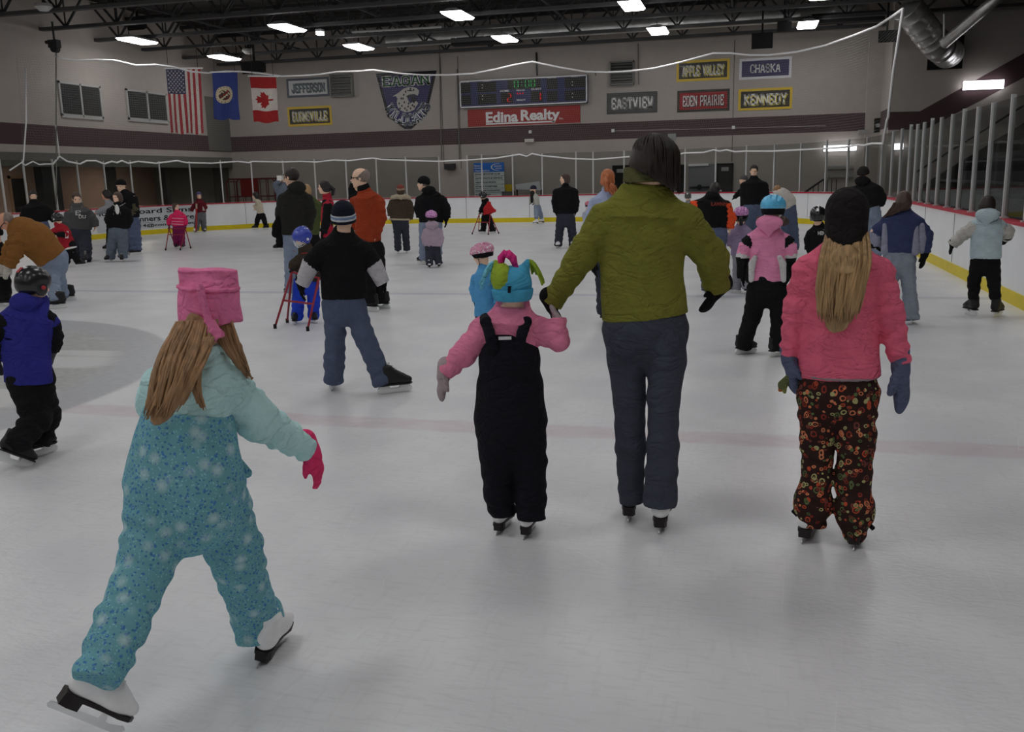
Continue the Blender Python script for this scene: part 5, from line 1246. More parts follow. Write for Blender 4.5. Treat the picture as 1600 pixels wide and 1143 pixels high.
    def hood(s, m, lift=.0, w=1.0, name='hood', back=.55, drop=.42):
        h = s.hh; j = Sdf(s.vox, s.seed+13); nb = s.T[0]; f = s.front; u = s.up; sd = s.side
        j.ell(nb-f*h*back*.72+u*h*(.02+lift), (.50*h*w, .26*h, .34*h), (sd, f, u), k=.05*h)
        for sx in (-1, 1): j.cone(nb-f*h*.25+sd*sx*.38*h*w+u*h*(.08+lift), nb+f*h*.18+sd*sx*.30*h*w+u*h*(.02+lift), .13*h, .10*h, k=.08*h)
        j.cone(nb-f*h*back*.75+u*h*(-.1+lift), nb-f*h*back*.80-u*h*drop, .34*h*w, .10*h, k=.10*h, front=f, sq=.45)
        j.fold = .012*h; j.foldf = 20
        o = j.build(name, m, s.root); return o
    def collar(s, m, r=.30, hgt=.26, name='collar'):
        h = s.hh; nb = s.T[0]; top = s.H(0, -.14, -.40); d = nrm(top-nb); d = d if d[2] > .6 else s.up; j = Sdf(max(s.vox*.8, .0055), s.seed+14)
        j.cone(nb+d*.01, nb+d*hgt*h, (r+.06)*h, r*h, k=.02*h, flat0=True, flat1=True, front=s.front, sq=.95, wr=(.012*h, 6)); return j.build(name, m, s.root)
    def strap(s, m, pts, r, name='strap', sq=.35, front=None):
        P = [s.q(p) if not isinstance(p, np.ndarray) else p for p in pts]; j = Sdf(max(s.vox*.8, .0055), 3); j.chain(P, [r]*len(P), k=.005, front=s.front if front is None else front, sq=sq); return j.build(name, m, s.root)
# ================================================================== PATTERNED CLOTHS
def pattern_dots(name, base, dots, k=3.2):
    """cloth scattered with small dots: dots = [(scale, size, rgb)]; size in cell units"""
    m = mat(name, base, k, rough=.9, spec=.15, var=.10, scale=10, bump=.4, bscale=50); nt = m.node_tree; b = nt.nodes['Principled BSDF']; L = nt.links
    src = b.inputs['Base Color'].links[0].from_socket; tc = [n for n in nt.nodes if n.type == 'TEX_COORD'][0]
    for i, (sc, size, rgb, soft, st) in enumerate(dots):
        mp = node(nt, 'ShaderNodeMapping'); mp.inputs['Location'].default_value = (i*3.1, i*1.7, i*2.3); L.new(tc.outputs['Object'], mp.inputs[0])
        v = node(nt, 'ShaderNodeTexVoronoi'); v.inputs['Scale'].default_value = sc; L.new(mp.outputs[0], v.inputs['Vector'])
        r = node(nt, 'ShaderNodeMapRange'); r.inputs[1].default_value = size; r.inputs[2].default_value = size+soft; r.inputs[3].default_value = st; r.inputs[4].default_value = 0; L.new(v.outputs['Distance'], r.inputs[0])
        x = node(nt, 'ShaderNodeMix', data_type='RGBA'); L.new(r.outputs[0], x.inputs[0]); L.new(src, x.inputs[6]); x.inputs[7].default_value = (*alb(rgb, k), 1); src = x.outputs[2]
    L.new(src, b.inputs['Base Color']); return m
M_SNOW = pattern_dots('teal_dotted_cloth', (76, 116, 122), [(75, .22, (46, 74, 116), .10, .9), (52, .20, (44, 84, 130), .10, .85), (95, .18, (116, 158, 160), .10, .5), (15, .05, (132, 150, 150), .32, .8)], 2.5)
def paisley():
    m = mat('paisley_cloth', (34, 22, 20), 2.2, rough=.9, spec=.15, var=.1); nt = m.node_tree; b = nt.nodes['Principled BSDF']; L = nt.links
    src = b.inputs['Base Color'].links[0].from_socket; tc = [n for n in nt.nodes if n.type == 'TEX_COORD'][0]
    wob = node(nt, 'ShaderNodeTexNoise'); wob.inputs['Scale'].default_value = 30; L.new(tc.outputs['Object'], wob.inputs['Vector'])
    ad = node(nt, 'ShaderNodeMix', data_type='RGBA', blend_type='ADD'); ad.inputs[0].default_value = .012; L.new(tc.outputs['Object'], ad.inputs[6]); L.new(wob.outputs['Color'], ad.inputs[7])
    for i, sc in enumerate((27, 21, 36)):
        mp = node(nt, 'ShaderNodeMapping'); mp.inputs['Location'].default_value = (i*3.3, i*1.9, i*.7); mp.inputs['Scale'].default_value = (1, 1, (.8, 1.0, 1.15)[i]); L.new(ad.outputs[2], mp.inputs[0])
        v = node(nt, 'ShaderNodeTexVoronoi'); v.inputs['Scale'].default_value = sc; L.new(mp.outputs[0], v.inputs['Vector'])
        ring = node(nt, 'ShaderNodeValToRGB')
        rampset(ring, [(0, (1, 1, 1)), (.10, (0, 0, 0)), (.20, (1, 1, 1)), (.30, (0, 0, 0)) if i == 1 else (.34, (0, 0, 0))], 'CONSTANT'); L.new(v.outputs['Distance'], ring.inputs[0])
        sel = node(nt, 'ShaderNodeSeparateColor'); L.new(v.outputs['Color'], sel.inputs[0])
        pal = node(nt, 'ShaderNodeValToRGB'); c = [alb(x, 2.6) for x in ((126, 52, 34), (92, 34, 26), (140, 84, 58), (116, 112, 76), (60, 72, 44), (76, 40, 34))]
        rampset(pal, [(k/6, c[k]) for k in range(6)], 'CONSTANT'); L.new(sel.outputs[0], pal.inputs[0])
        gt = node(nt, 'ShaderNodeMath', operation='GREATER_THAN'); L.new(sel.outputs[1], gt.inputs[0]); gt.inputs[1].default_value = .12
        mul = node(nt, 'ShaderNodeMath', operation='MULTIPLY'); L.new(ring.outputs[0], mul.inputs[0]); L.new(gt.outputs[0], mul.inputs[1])
        x = node(nt, 'ShaderNodeMix', data_type='RGBA'); L.new(mul.outputs[0], x.inputs[0]); L.new(src, x.inputs[6]); L.new(pal.outputs[0], x.inputs[7]); src = x.outputs[2]
    L.new(src, b.inputs['Base Color']); return m
M_PAIS = paisley()
C_BLACK = cloth('black', (20, 20, 22), 2.0); C_CHAR = cloth('charcoal', (36, 34, 33), 2.2); C_NAVYBIB = cloth('dark_navy', (20, 20, 26), 2.2)
C_DENIM = cloth('denim', (62, 70, 88), 2.8, bscale=160); C_DDENIM = cloth('dark_denim', (40, 42, 50), 2.8, bscale=160); C_LDENIM = cloth('light_denim', (98, 108, 124), 2.8, bscale=160)
C_GLOVEK = cloth('black_glove', (18, 18, 19), 2.0)
M_HBLK = hair_mat('black', (28, 25, 24), 2.2); M_HBRN = hair_mat('brown', (52, 40, 34), 2.4); M_HDBL = hair_mat('dark_blond', (112, 90, 62), 2.6); M_HRED = hair_mat('red', (124, 72, 44), 2.7); M_HGREY = hair_mat('grey', (92, 82, 76), 2.4)

# ================================================================== FOREGROUND SKATERS
# woman in the olive fleece
w = Person('woman in olive green fleece and jeans skating away, holding a child\'s hand', (1010, 812), 0, head=(1022, 219, 299), hyaw=14, nod=8,
  T=[(1008, 288, 36), (1005, 335, 69), (1003, 385, 67), (1003, 440, 64), (1008, 495, 68)],
  A=[[(946, 336, 31), (905, 406, 23), (861, 474, 17)], [(1070, 338, 32), (1112, 402, 26, .06), (1121, 452, 20, .12)]], hands=[(872, 512), (1100, 487, .06)], glove=C_GLOVEK, curl=.5, hk='mitten',
  L=[[(975, 512, 34), (980, 565, 30), (983, 620, 25), (985, 700, 23), (987, 785, 19)], [(1041, 512, 34), (1041, 565, 30), (1037, 620, 25), (1036, 695, 24), (1031, 790, 27)]],
  S=[(985, 801, 4, 'figure'), (1035, 819, 8, 'figure')], sk=.86, top=cloth('olive_fleece', (82, 83, 33), 3.5, bump=.8, bscale=90), topname='fleece', pants=cloth('slate_denim', (50, 53, 62), 2.8, bscale=160), topfold=.75, legfold=.5, tsq=.62, legsq=.95, slope=.04, neck=False)
OL = MATS['cloth_olive_fleece']
w.collar(cloth('olive_collar', (66, 66, 42), 3.0), .40, .34)
hb = Sdf(.0055, 8); h = w.hh; ax = (w.hs, w.hf, w.hu)
hb.ell(w.H(0, -.10, .16), (.44*h, .50*h, .42*h), ax, k=.03*h); hb.ell(w.H(0, -.20, -.10), (.47*h, .40*h, .36*h), ax, k=.12*h); hb.ell(w.H(.22, -.10, -.34), (.27*h, .36*h, .26*h), ax, k=.12*h)
hb.ell(w.H(0, .55, -.16), (.30*h, .36*h, .42*h), ax, k=.04*h, sub=True); hb.cut(w.H(0, 0, -.26), -(w.hu+w.hs*.55)); hb.fold = .003; hb.foldf = 30; ho = hb.build('hair', M_HBRN if False else hair_mat('dark_brown', (34, 28, 25), 1.8, .6), w.root)
mb = MB(); rg = random.Random(4)
for i in range(150):
    a = rg.uniform(-2.2, 2.2)+math.pi; e = rg.uniform(.0, 1.0); pts = []
    for k in range(8):
        t = k/7; u = math.cos(a+.2*t); v = math.sin(a+.2*t); ph = t*1.95+.05; rr = math.sin(min(ph, 1.75))
        pts.append(w.H(.455*rr*math.sin(a)+(.10*t*t), -.10+.50*rr*math.cos(a), .18+.42*math.cos(min(ph, 1.57))-(max(0, ph-1.57))*(1.0+.4*e+.45*math.sin(a))))
    pts = [p for p in pts if (p-w.hc)@(w.hu+w.hs*.55)/h > -.30]
    if len(pts) > 3: mb.tube(pts, [.0035]*(len(pts)-2)+[.003, .001], 4)
mb.build('hair_strand', hair_mat('dark_brown', (34, 28, 25), 1.8, .6), ho, True)
sm = Sdf(.006, 4); P = [w.pt(x, y, 0) for x, y in ((942, 481), (1008, 484), (1074, 481))]
w.strap(cloth('olive_collar', (66, 66, 42), 3.0), [w.T[-1]+w.side*a*w.Tr[-1]*.0+np.array((0, 0, .012)) for a in (0, .001)], .001, 'hem_seam')
# back pockets on the jeans
for sx in (-1, 1):
    c = w.pt(1008+sx*32, 530, 0)-w.front*.115; k = Sdf(.006, 2); k.ell(c+w.front*.012, (.062, .016, .07), (w.side, w.front, w.up), k=.004); k.build('pocket', MATS['cloth_slate_denim'], w.root)

# girl in the bib overalls
g = Person('small girl in pink fleece and dark bib overalls with a blue and green tasselled hat', (806, 832), 0, head=(800, 414, 484), hyaw=-5,
  T=[(801, 478, 28), (799, 503, 46), (798, 550, 42), (797, 600, 42), (797, 640, 50)],
  A=[[(757, 511, 23), (724, 552, 20), (694, 582, 14)], [(840, 510, 23), (872, 531, 18, -.04), (870, 497, 14, -.02)]], hands=[(687, 624), (862, 477, .0)], hk='mitten', glove=cloth('grey_mitten', (128, 116, 118), 2.8), curl=.3,
  L=[[(773, 655, 31), (778, 720, 27), (780, 772, 23), (786, 803, 20)], [(823, 655, 31), (828, 720, 26), (829, 778, 24), (830, 811, 21)]],
  S=[(788, 825, 22, 'figure'), (828, 831, 18, 'figure')], sk=.68, slope=0, top=cloth('pink_fleece', (186, 98, 122), 3.0, bump=.8, bscale=90), topname='fleece', tsq=.70, topfold=1.0, legfold=.7)
bib = lambda j: (j.cone(g.pt(792, 517), g.pt(796, 562), 34*g.pxm, 48*g.pxm, k=.02, front=g.front, sq=.92, flat0=True), j.cone(g.pt(796, 560), g.pt(796, 596), 48*g.pxm, 46*g.pxm, k=.01, front=g.front, sq=.92), j.cone(g.pt(797, 606), g.pt(797, 655), 53*g.pxm, 56*g.pxm, k=.012, front=g.front, sq=.84), j.cone(g.pt(797, 655), g.pt(797, 690), 55*g.pxm, 47*g.pxm, k=.03, front=g.front, sq=.74))
g.trousers(C_NAVYBIB, .8, extra=bib, name='bib_overalls')
for xs in ((771, 765, 759, 758, 758), (810, 816, 822, 823, 823)):
    g.strap(C_NAVYBIB, [(xs[0], 546, 8, -.108), (xs[1], 520, 8, -.104), (xs[2], 503, 8, -.07), (xs[3], 497, 8, -.01), (xs[4], 502, 8, .05)], .026, 'shoulder_strap', .24)
c = g.pt(789, 528, -.118); MB().bar(c-g.side*.028, c+g.side*.028, .012, .012).build('reflective_tab', mat('pale_tab', (140, 138, 140), 2.6), g.root)
for (x, y) in ((768, 800), (849, 806)): c = g.pt(x, y, -.02); MB().bar(c, c+np.array((0, 0, .04)), .012, .02).build('hem_tab', C_NAVYBIB, g.root)
# the tasselled hat
C_HB = cloth('hat_blue', (60, 132, 162), 2.4); C_HG = cloth('hat_green', (122, 142, 44), 2.4); C_HP = cloth('hat_pink', (176, 44, 108), 2.4)
h = g.hh; ax = (g.hs, g.hf, g.hu); k = Sdf(.0055, 3)
k.ell(g.H(0, -.08, .08), (.44*h, .49*h, .42*h), ax, k=.02*h); k.ell(g.H(-.24, -.14, .24), (.24*h, .40*h, .34*h), ax, k=.01*h, mid=1)
for sx, mid in ((-1, 1), (1, 0)): k.cone(g.H(sx*.22, -.08, .30), g.H(sx*.36, -.06, .58), .18*h, .06*h, k=.08*h, mid=mid)
k.cut(g.H(0, 0, -.20), -g.hu); hat = k.build('fleece_hat', [C_HB, C_HG], g.root)
k = Sdf(.0055, 3); k.ell(g.H(0, -.08, -.02), (.47*h, .525*h, .50*h), ax, k=.02*h); k.cut(g.H(0, 0, -.27), -g.hu); k.cut(g.H(0, 0, .0), g.hu); k.build('hat_band', C_HB, hat)
c = g.H(-.12, -.60, -.04); MB().bar(c, c+np.array((.003, 0, .028)), .012, .006).build('hat_logo_tab', C_BLACK, hat)
def tassel(par, at, d, n, ln, r, m, seed, loop=False, droop=.6):
    rg = random.Random(seed); mb = MB(); at = np.array(at)
    for i in range(n):
        dd = nrm(np.array(d)+np.array([rg.uniform(-.45, .45) for _ in range(3)])); pts = [at+dd*ln*t+np.array((0, 0, -droop*ln*t*t)) for t in (0, .25, .5, .75, 1)]
        if loop: pts += [pts[-1]+np.array((.012, 0, -.004)), at+dd*ln*.4+np.array((.02, 0, -droop*ln*.1))]
        mb.tube(pts, r, 5)
    return mb.build('tassel', m, par, True)
tassel(hat, g.H(.37, -.06, .56), g.hs*.5+g.hu*.5, 22, .07, .005, C_HG, 1, droop=1.5)
tassel(hat, g.H(-.37, -.06, .55), -g.hs*.6+g.hu*.4, 20, .07, .005, cloth('hat_pale_blue', (96, 156, 176), 2.4), 2, droop=1.5)
mb = MB(); a = g.H(-.08, .0, .44)
for o, l in ((-.035, -.3), (-.01, .1), (.02, .35), (.035, -.1)): mb.tube([a-g.hs*.030+g.hf*o, a+g.hs*(-.028+l*.03)+g.hf*o+g.hu*.045, a+g.hs*(-.008+l*.05)+g.hf*o+g.hu*.068, a+g.hs*(.020+l*.03)+g.hf*o+g.hu*.045, a+g.hs*.036+g.hf*o], .011, 7)
mb.build('hat_loop', C_HP, hat, True)
g.do_hair(M_HBRN, 'short', .86)

# girl with long hair, black hat and paisley trousers
q = Person('girl in pink fleece and paisley trousers with long blond hair under a black hat', (1300, 843), 0, head=(1323, 302, 375),
  T=[(1321, 382, 34), (1317, 404, 62), (1312, 470, 58), (1310, 530, 59), (1310, 587, 62)],
  A=[[(1263, 411, 26), (1245, 482, 21), (1234, 556, 15)], [(1372, 411, 26), (1390, 490, 22), (1407, 567, 16)]], hands=[(1240, 613), (1411, 642)], hk='mitten', glove=cloth('blue_grey_mitten', (66, 72, 92), 3.0, bump=1.2, bscale=70), curl=.25,
  L=[[(1277, 610, 32), (1278, 680, 27), (1276, 745, 23), (1271, 785, 29), (1269, 822, 18)], [(1341, 610, 32), (1337, 680, 29), (1333, 750, 26), (1335, 797, 30), (1335, 828, 19), (1334, 842, 10)]],
  S=[(1265, 836, 14, 'figure'), (1335, 845, 2, 'figure')], sk=.8, top=cloth('rose_fleece', (180, 78, 98), 3.0, bump=.9, bscale=80), topname='fleece', pants=M_PAIS, topfold=1.15, legfold=1.1, tsq=.66)
q.beanie(cloth('black_knit', (28, 26, 26), 2.2, bump=1.0, bscale=60), low=-.60, tall=1.14, puff=1.12, name='knit_hat')
q.do_hair(M_HDBL, 'long', .9)
q.long_hair(M_HDBL, [(1323, 350, 22, .03), (1323, 367, 29, -.04), (1321, 408, 36, -.14), (1314, 450, 35, -.155), (1309, 482, 30, -.15), (1308, 503, 25, -.15)], n=110, sq=.30, r=.0055, wav=.014)
q.strap(mat('grey_trim', (96, 84, 88), 2.6), [q.T[-1]+q.side*.16*math.cos(a)+q.front*.115*math.sin(a)+np.array((0, 0, .006)) for a in np.linspace(0, 2*math.pi, 18)], .006, 'hem_trim', 1.0)
for (x, y) in ((1243, 797), (1358, 815)): c = q.pt(x, y, -.02); MB().bar(c-q.side*.012, c+q.side*.02+np.array((0, 0, -.03)), .02, .016).build('hem_tab', C_BLACK, q.root)
mt = thing('mitten', 'small multicoloured knitted mitten held beside the blue-grey left mitten', 'mitten', q.pt(1224, 602, -.02)); k = Sdf(.0055, 3)
k.cone(q.pt(1232, 590, -.02), q.pt(1223, 601, -.02), .016, .022, k=.006, mid=0); k.cone(q.pt(1223, 601, -.02), q.pt(1219, 609, -.02), .014, .010, k=.006, mid=1); k.cone(q.pt(1226, 602, -.03), q.pt(1226, 612, -.03), .011, .009, k=.004, mid=2)
k.build('knit', [cloth('knit_green', (72, 78, 50), 2.8), cloth('knit_orange', (128, 74, 44), 2.8), cloth('knit_olive', (96, 98, 56), 2.8)], mt)

# girl in the teal dotted overalls
t_ = Person('girl in teal dotted overalls and pale blue fleece with a pink hat, striding in front', (330, 1085), 32, head=(330, 438, 532), hyaw=52,
  T=[(322, 552, 38), (302, 592, 66), (294, 640, 68), (291, 695, 72), (289, 742, 86)],
  A=[[(247, 585, 30, .06), (238, 630, 24, .16), (262, 690, 18, .26)], [(352, 582, 37), (399, 652, 34, .04), (484, 704, 19, .10)]], hands=[(280, 730, .32), (507, 760, .10)], glove=cloth('magenta_glove', (178, 44, 84), 3.0, bump=.6), curl=.45,
  L=[[(250, 775, 53), (229, 880, 42, -.06), (190, 975, 42, -.16), (151, 1064, 38, -.28)], [(335, 778, 52), (362, 850, 44, .06), (389, 930, 36, .14), (401, 966, 37, .19), (403, 1003, 30, .17)]],
  S=[(131, 1126, 78, 'figure', -.22, 42, 0), (426, 1016, 32, 'figure', None, -4, 12)], sk=.8, top=cloth('pale_blue_fleece', (126, 158, 168), 3.9, bump=.7, bscale=90), topname='fleece', tsq=.72, topfold=1.0, seed=77, ears=False)
ov = lambda j: (j.cone(t_.pt(294, 640), t_.pt(291, 695), 70*t_.m(t_.T[2]), 75*t_.m(t_.T[3]), k=.03, front=t_.front, sq=.76, flat0=True), j.cone(t_.pt(291, 695), t_.pt(289, 745), 76*t_.pxm, 87*t_.pxm, k=.04, front=t_.front, sq=.80), j.cone(t_.pt(289, 745), t_.pt(290, 800), 86*t_.pxm, 66*t_.pxm, k=.05, front=t_.front, sq=.8),
  j.cone(t_.pt(372, 726, .05), t_.pt(386, 738, .05), .025, .018, k=.01), j.ell(t_.pt(427, 955, .2), (.035, .03, .05), (t_.side, t_.front, t_.up), k=.02))
t_.trousers(M_SNOW, 1.0, extra=ov, name='bib_overalls', legsq=.95)
t_.do_hair(hair_mat('light_brown', (104, 80, 56), 2.7), 'long', .84)
bk = -t_.front
t_.long_hair(hair_mat('light_brown', (104, 80, 56), 2.7), [(308, 500, 26, -.08), (296, 535, 33, -.12), (280, 575, 33, -.17), (262, 620, 27, -.19), (248, 652, 19, -.19)], n=90, sq=.34, r=.005, wav=.016, back=-t_.fr(10))
t_.long_hair(hair_mat('light_brown', (104, 80, 56), 2.7), [(352, 500, 18, -.04), (362, 535, 15, -.05), (377, 565, 10, -.04), (394, 592, 4, -.03)], n=30, sq=.4, r=.004, wav=.01, seed=9)
t_.long_hair(hair_mat('light_brown', (104, 80, 56), 2.7), [(322, 525, 14, -.12), (308, 565, 9, -.16), (306, 600, 6, -.17), (318, 640, 3, -.17)], n=20, sq=.5, r=.004, wav=.01, seed=12)
# the flat-topped pink hat with its cord and tassel
C_PH = cloth('pink_hat', (188, 92, 124), 3.0, bump=.7, bscale=80); k = Sdf(.0055, 3); P = lambda x, y, dz=0: t_.pt(x, y, dz)
up = nrm(P(328, 420)-P(329, 502)); k.cone(P(329, 502), P(327, 464), 46*t_.pxm, 43*t_.pxm, k=.012, front=t_.hf, sq=1.05, flat0=True); k.cone(P(327, 458), P(326, 420), 43*t_.pxm, 43*t_.pxm, k=.012, front=t_.dv, sq=.55, flat1=True)
k.fold = .004; k.foldf = 22; hat = k.build('fleece_hat', C_PH, t_.root)
k = Sdf(.0055, 4); k.cone(P(326, 452), P(326, 446), 46*t_.pxm, 46*t_.pxm, k=.004, front=t_.hf, sq=1.03, flat0=True, flat1=True); k.build('hat_fold', C_PH, hat)
k = Sdf(.005, 4); k.chain([P(312, 447, -.108), P(318, 475, -.112), P(327, 503, -.112)], [.011]*3, k=.004); k.build('hat_cord', C_PH, hat)
k = Sdf(.005, 4); k.cone(P(327, 503, -.105), P(339, 530, -.12), .016, .030, k=.01, flat1=True, wr=(.002, 30)); k.fold = .003; k.foldf = 60; k.build('hat_tassel', C_PH, hat)

# boy at the left edge in the blue and black jacket
b5 = Person('boy in black helmet and blue and black jacket striding at the left edge', (40, 722), 40, head=(54, 420, 470), hyaw=62, nod=15,
  T=[(50, 472, 24), (43, 492, 40), (40, 530, 38), (43, 565, 38), (45, 597, 38)],
  A=[[(8, 495, 17, .02), (-8, 530, 15, .04), (-6, 560, 12, .10)], [(75, 495, 18), (83, 525, 15), (80, 548, 13, .02)]], hands=[(0, 585, .12), (70, 579, .03)], glove=cloth('plaid_grey_glove', (58, 58, 60), 2.6), curl=.5, hk='mitten',
  L=[[(42, 608, 24), (58, 655, 22, -.05), (24, 696, 18, -.20)], [(60, 608, 24), (72, 650, 21, .08), (62, 696, 15, .02)]],
  S=[(18, 726, 62, 'hockey', -.13, 34, 0), (60, 712, 62, 'hockey')], sk=.85, top=[cloth('royal_jacket', (36, 37, 104), 2.6), C_BLACK], topname='jacket', pants=C_BLACK, armmid=[1, [1, 1]], tsq=.7)
b5.helmet(mat('black_helmet', (22, 22, 24), 2, rough=.25, spec=.6, var=0), 'hockey', mat('red_decal', (120, 40, 44), 2.4, var=0))
b5.hood(MATS['cloth_royal_jacket'], w=.9)
k = Sdf(.007, 3); k.chain([b5.pt(66, 500, -.02), b5.pt(58, 545, -.01), b5.pt(68, 592, .0)], [.075, .045, .07], k=.02); k.build('jacket_side_panel', C_BLACK, b5.root)

# boy in the black T-shirt
b6 = Person('boy in black T-shirt over white sleeves, jeans and striped navy cap, legs apart', (570, 612), 6, head=(537, 316, 362),
  T=[(537, 362, 17), (536, 380, 37), (536, 420, 36), (538, 466, 35)],
  A=[[(504, 383, 17), (486, 413, 15), (471, 445, 11)], [(569, 383, 17), (583, 412, 15), (599, 443, 11)]], hands=[(471, 470), (604, 460)], glove=C_GLOVEK, curl=.6,
  L=[[(521, 478, 18), (524, 520, 16), (523, 560, 16), (521, 596, 14)], [(554, 478, 18), (567, 520, 16.5), (585, 560, 15.5), (598, 602, 14)]],
  S=[(521, 606, 8, 'hockey'), (617, 613, 76, 'hockey')], sk=.95, top=[C_BLACK, cloth('white_sleeve', (146, 144, 148), 2.7)], topname='shirt', armmid=[[0, 1], [0, 1]], pants=C_DENIM, topfold=.7)
b6.beanie(cloth('navy_knit', (22, 24, 34), 2.2), rim=None, low=-.02, tall=1.02); h = b6.hh
for z0, z1, m in ((-.16, -.06, cloth('navy_knit', (22, 24, 34), 2.2)), (-.06, .02, cloth('stripe_white', (150, 152, 156), 2.6)), (.02, .08, cloth('stripe_blue', (92, 112, 140), 2.6)), (.08, .13, cloth('stripe_white', (150, 152, 156), 2.6))):
    k = Sdf(.006, 3); k.ell(b6.H(0, -.07, .0), (.43*h, .505*h, .6*h), (b6.hs, b6.hf, b6.hu), k=.01); cn = nrm(b6.hu-b6.hf*.18); k.cut(b6.H(0, 0, z0), -cn); k.cut(b6.H(0, 0, z1), cn); k.build('hat_stripe', m, b6.root)
b6.do_hair(M_HBRN, 'short')
# ================================================================== THE OTHER SKATERS
def blk(): return C_GLOVEK
# ---- right half, middle distance
p7 = Person('girl in pink padded jacket and black trousers with a blue cycle helmet', (1189, 556), 4, head=(1208, 313, 349), hyaw=6, nod=10,
  T=[(1203, 351, 14), (1200, 366, 29), (1199, 398, 28), (1198, 438, 30)], topfold=1.5,
  A=[[(1173, 369, 12), (1166, 383, 12), (1162, 396, 11), (1161, 402, 11), (1161, 434, 9)], [(1227, 369, 12), (1233, 383, 12), (1234, 396, 11), (1234, 402, 11), (1231, 434, 9)]], armmid=[[1, 0, 2, 1], [1, 0, 2, 1]], hands=[(1161, 449), (1229, 447)], glove=C_GLOVEK,
  L=[[(1184, 452, 17), (1176, 492, 14), (1166, 522, 12), (1162, 544, 12)], [(1213, 452, 16), (1217, 492, 13), (1216, 522, 12), (1217, 548, 11)]], S=[(1165, 552, 55, 'hockey'), (1215, 556, 42, 'hockey')], sk=.78,
  top=[cloth('pink_padded', (190, 106, 134), 3.0), C_BLACK, cloth('white_trim', (160, 158, 158), 2.7)], pants=C_BLACK)
p7.helmet(mat('blue_helmet', (58, 124, 158), 2.6, rough=.25, spec=.6, var=.2, scale=30), 'bike', C_BLACK, size=1.2); p7.hood(MATS['cloth_pink_padded'], .1, 1.15, back=.75)
k = Sdf(.008, 3); h = p7.hh
for sx in (-1, 1): k.ell(p7.H(sx*.48, -.25, -.42), (.2*h, .22*h, .24*h), (p7.hs, p7.hf, p7.hu), k=.02)
k.fold = .008; k.foldf = 40; k.build('hair', M_HBRN, p7.root)
for sx in (-1, 1):
    k = Sdf(.008, 4); k.chain([p7.pt(1199+sx*19, 402, -.10), p7.pt(1199+sx*24, 412, -.09), p7.pt(1199+sx*26, 436, -.08)], [.022, .03, .03], k=.01); k.build('side_panel', MATS['cloth_white_trim'], p7.root)
    k = Sdf(.008, 4); k.chain([p7.pt(1199+sx*26, 412, -.075), p7.pt(1199+sx*29, 436, -.07)], [.03, .034], k=.01); k.build('side_panel', C_BLACK, p7.root)

p32 = Person('person in navy and grey jacket gliding on one foot near the right boards', (1424, 504), 2, head=(1412, 300, 331), nod=18,
  T=[(1411, 327, 11), (1410, 339, 31), (1407, 362, 27), (1404, 394, 26)], A=[[(1387, 343, 12), (1367, 363, 10), (1369, 385, 8)], [(1434, 343, 12), (1448, 368, 10), (1445, 395, 8.5)]], hands=[(1377, 393), (1440, 419)], glove=C_GLOVEK,
  L=[[(1396, 406, 15), (1390, 446, 11, -.1), (1381, 482, 10, -.3)], [(1415, 406, 15), (1420, 446, 10.5), (1423, 476, 11), (1424, 500, 12.5)]], S=[(1376, 497, -20, 'figure', -.3, 20, 0), (1424, 505, 2, 'hockey')], sk=.85,
  top=[cloth('navy_jacket', (40, 46, 72), 2.9), cloth('grey_sleeve', (104, 106, 120), 2.9)], armmid=[[0, 1], [0, 0]], pants=cloth('grey_denim', (102, 108, 118), 2.8, bscale=160), hair=M_HBRN, hairk='bob', hk='mitten')
p32.long_hair(M_HBRN, [(1409, 316, 11, -.09), (1403, 325, 10, -.11), (1393, 333, 6, -.09), (1381, 340, 2.5, -.04)], n=24, sq=.4, r=.005)
p32.collar(MATS['cloth_navy_jacket'], .30, .2)
for sx in (-1, 1):
    k = Sdf(.009, 4); k.chain([p32.pt(1407+sx*24, 352, -.06), p32.pt(1407+sx*23, 392, -.05)], [.03, .05], k=.01); k.build('side_panel', MATS['cloth_grey_sleeve'], p32.root)
k = Sdf(.008, 4); k.chain([p32.pt(1440, 352, -.05), p32.pt(1442, 372, -.06), p32.pt(1440, 392, -.04)], [.03, .035, .03], k=.01); k.build('sleeve_panel', MATS['cloth_grey_sleeve'], p32.root)
p33 = Person('girl in pale blue hooded jacket and black leggings beside the right boards', (1537, 493), 8, head=(1543, 307, 338), nod=30,
  T=[(1545, 337, 12), (1543, 347, 26), (1541, 373, 22), (1540, 404, 22.5)], A=[[(1526, 347, 13), (1507, 364, 10), (1488, 383, 8)], [(1561, 348, 12), (1574, 360, 10, .05), (1573, 371, 8.5, .15)]], hands=[(1483, 397), (1568, 379, .3)], glove=C_GLOVEK, hk='mitten', topfold=1.3,
  L=[[(1529, 411, 12), (1522, 438, 9.5), (1521, 468, 8)], [(1550, 411, 12), (1553, 438, 9.5), (1555, 468, 8)]], S=[(1516, 491, -30, 'hockey'), (1558, 494, 20, 'hockey')], sk=.92,
  top=[cloth('pale_blue_jacket', (134, 148, 152), 2.8), cloth('white_grey_sleeve', (142, 140, 136), 2.8)], armmid=[[1, 1], [1, 1]], pants=C_BLACK, hair=hair_mat('dark_brown', (34, 28, 25), 1.8, .6), hairk='bob')
p33.hood(MATS['cloth_pale_blue_jacket'], .05, 1.15, back=.75)
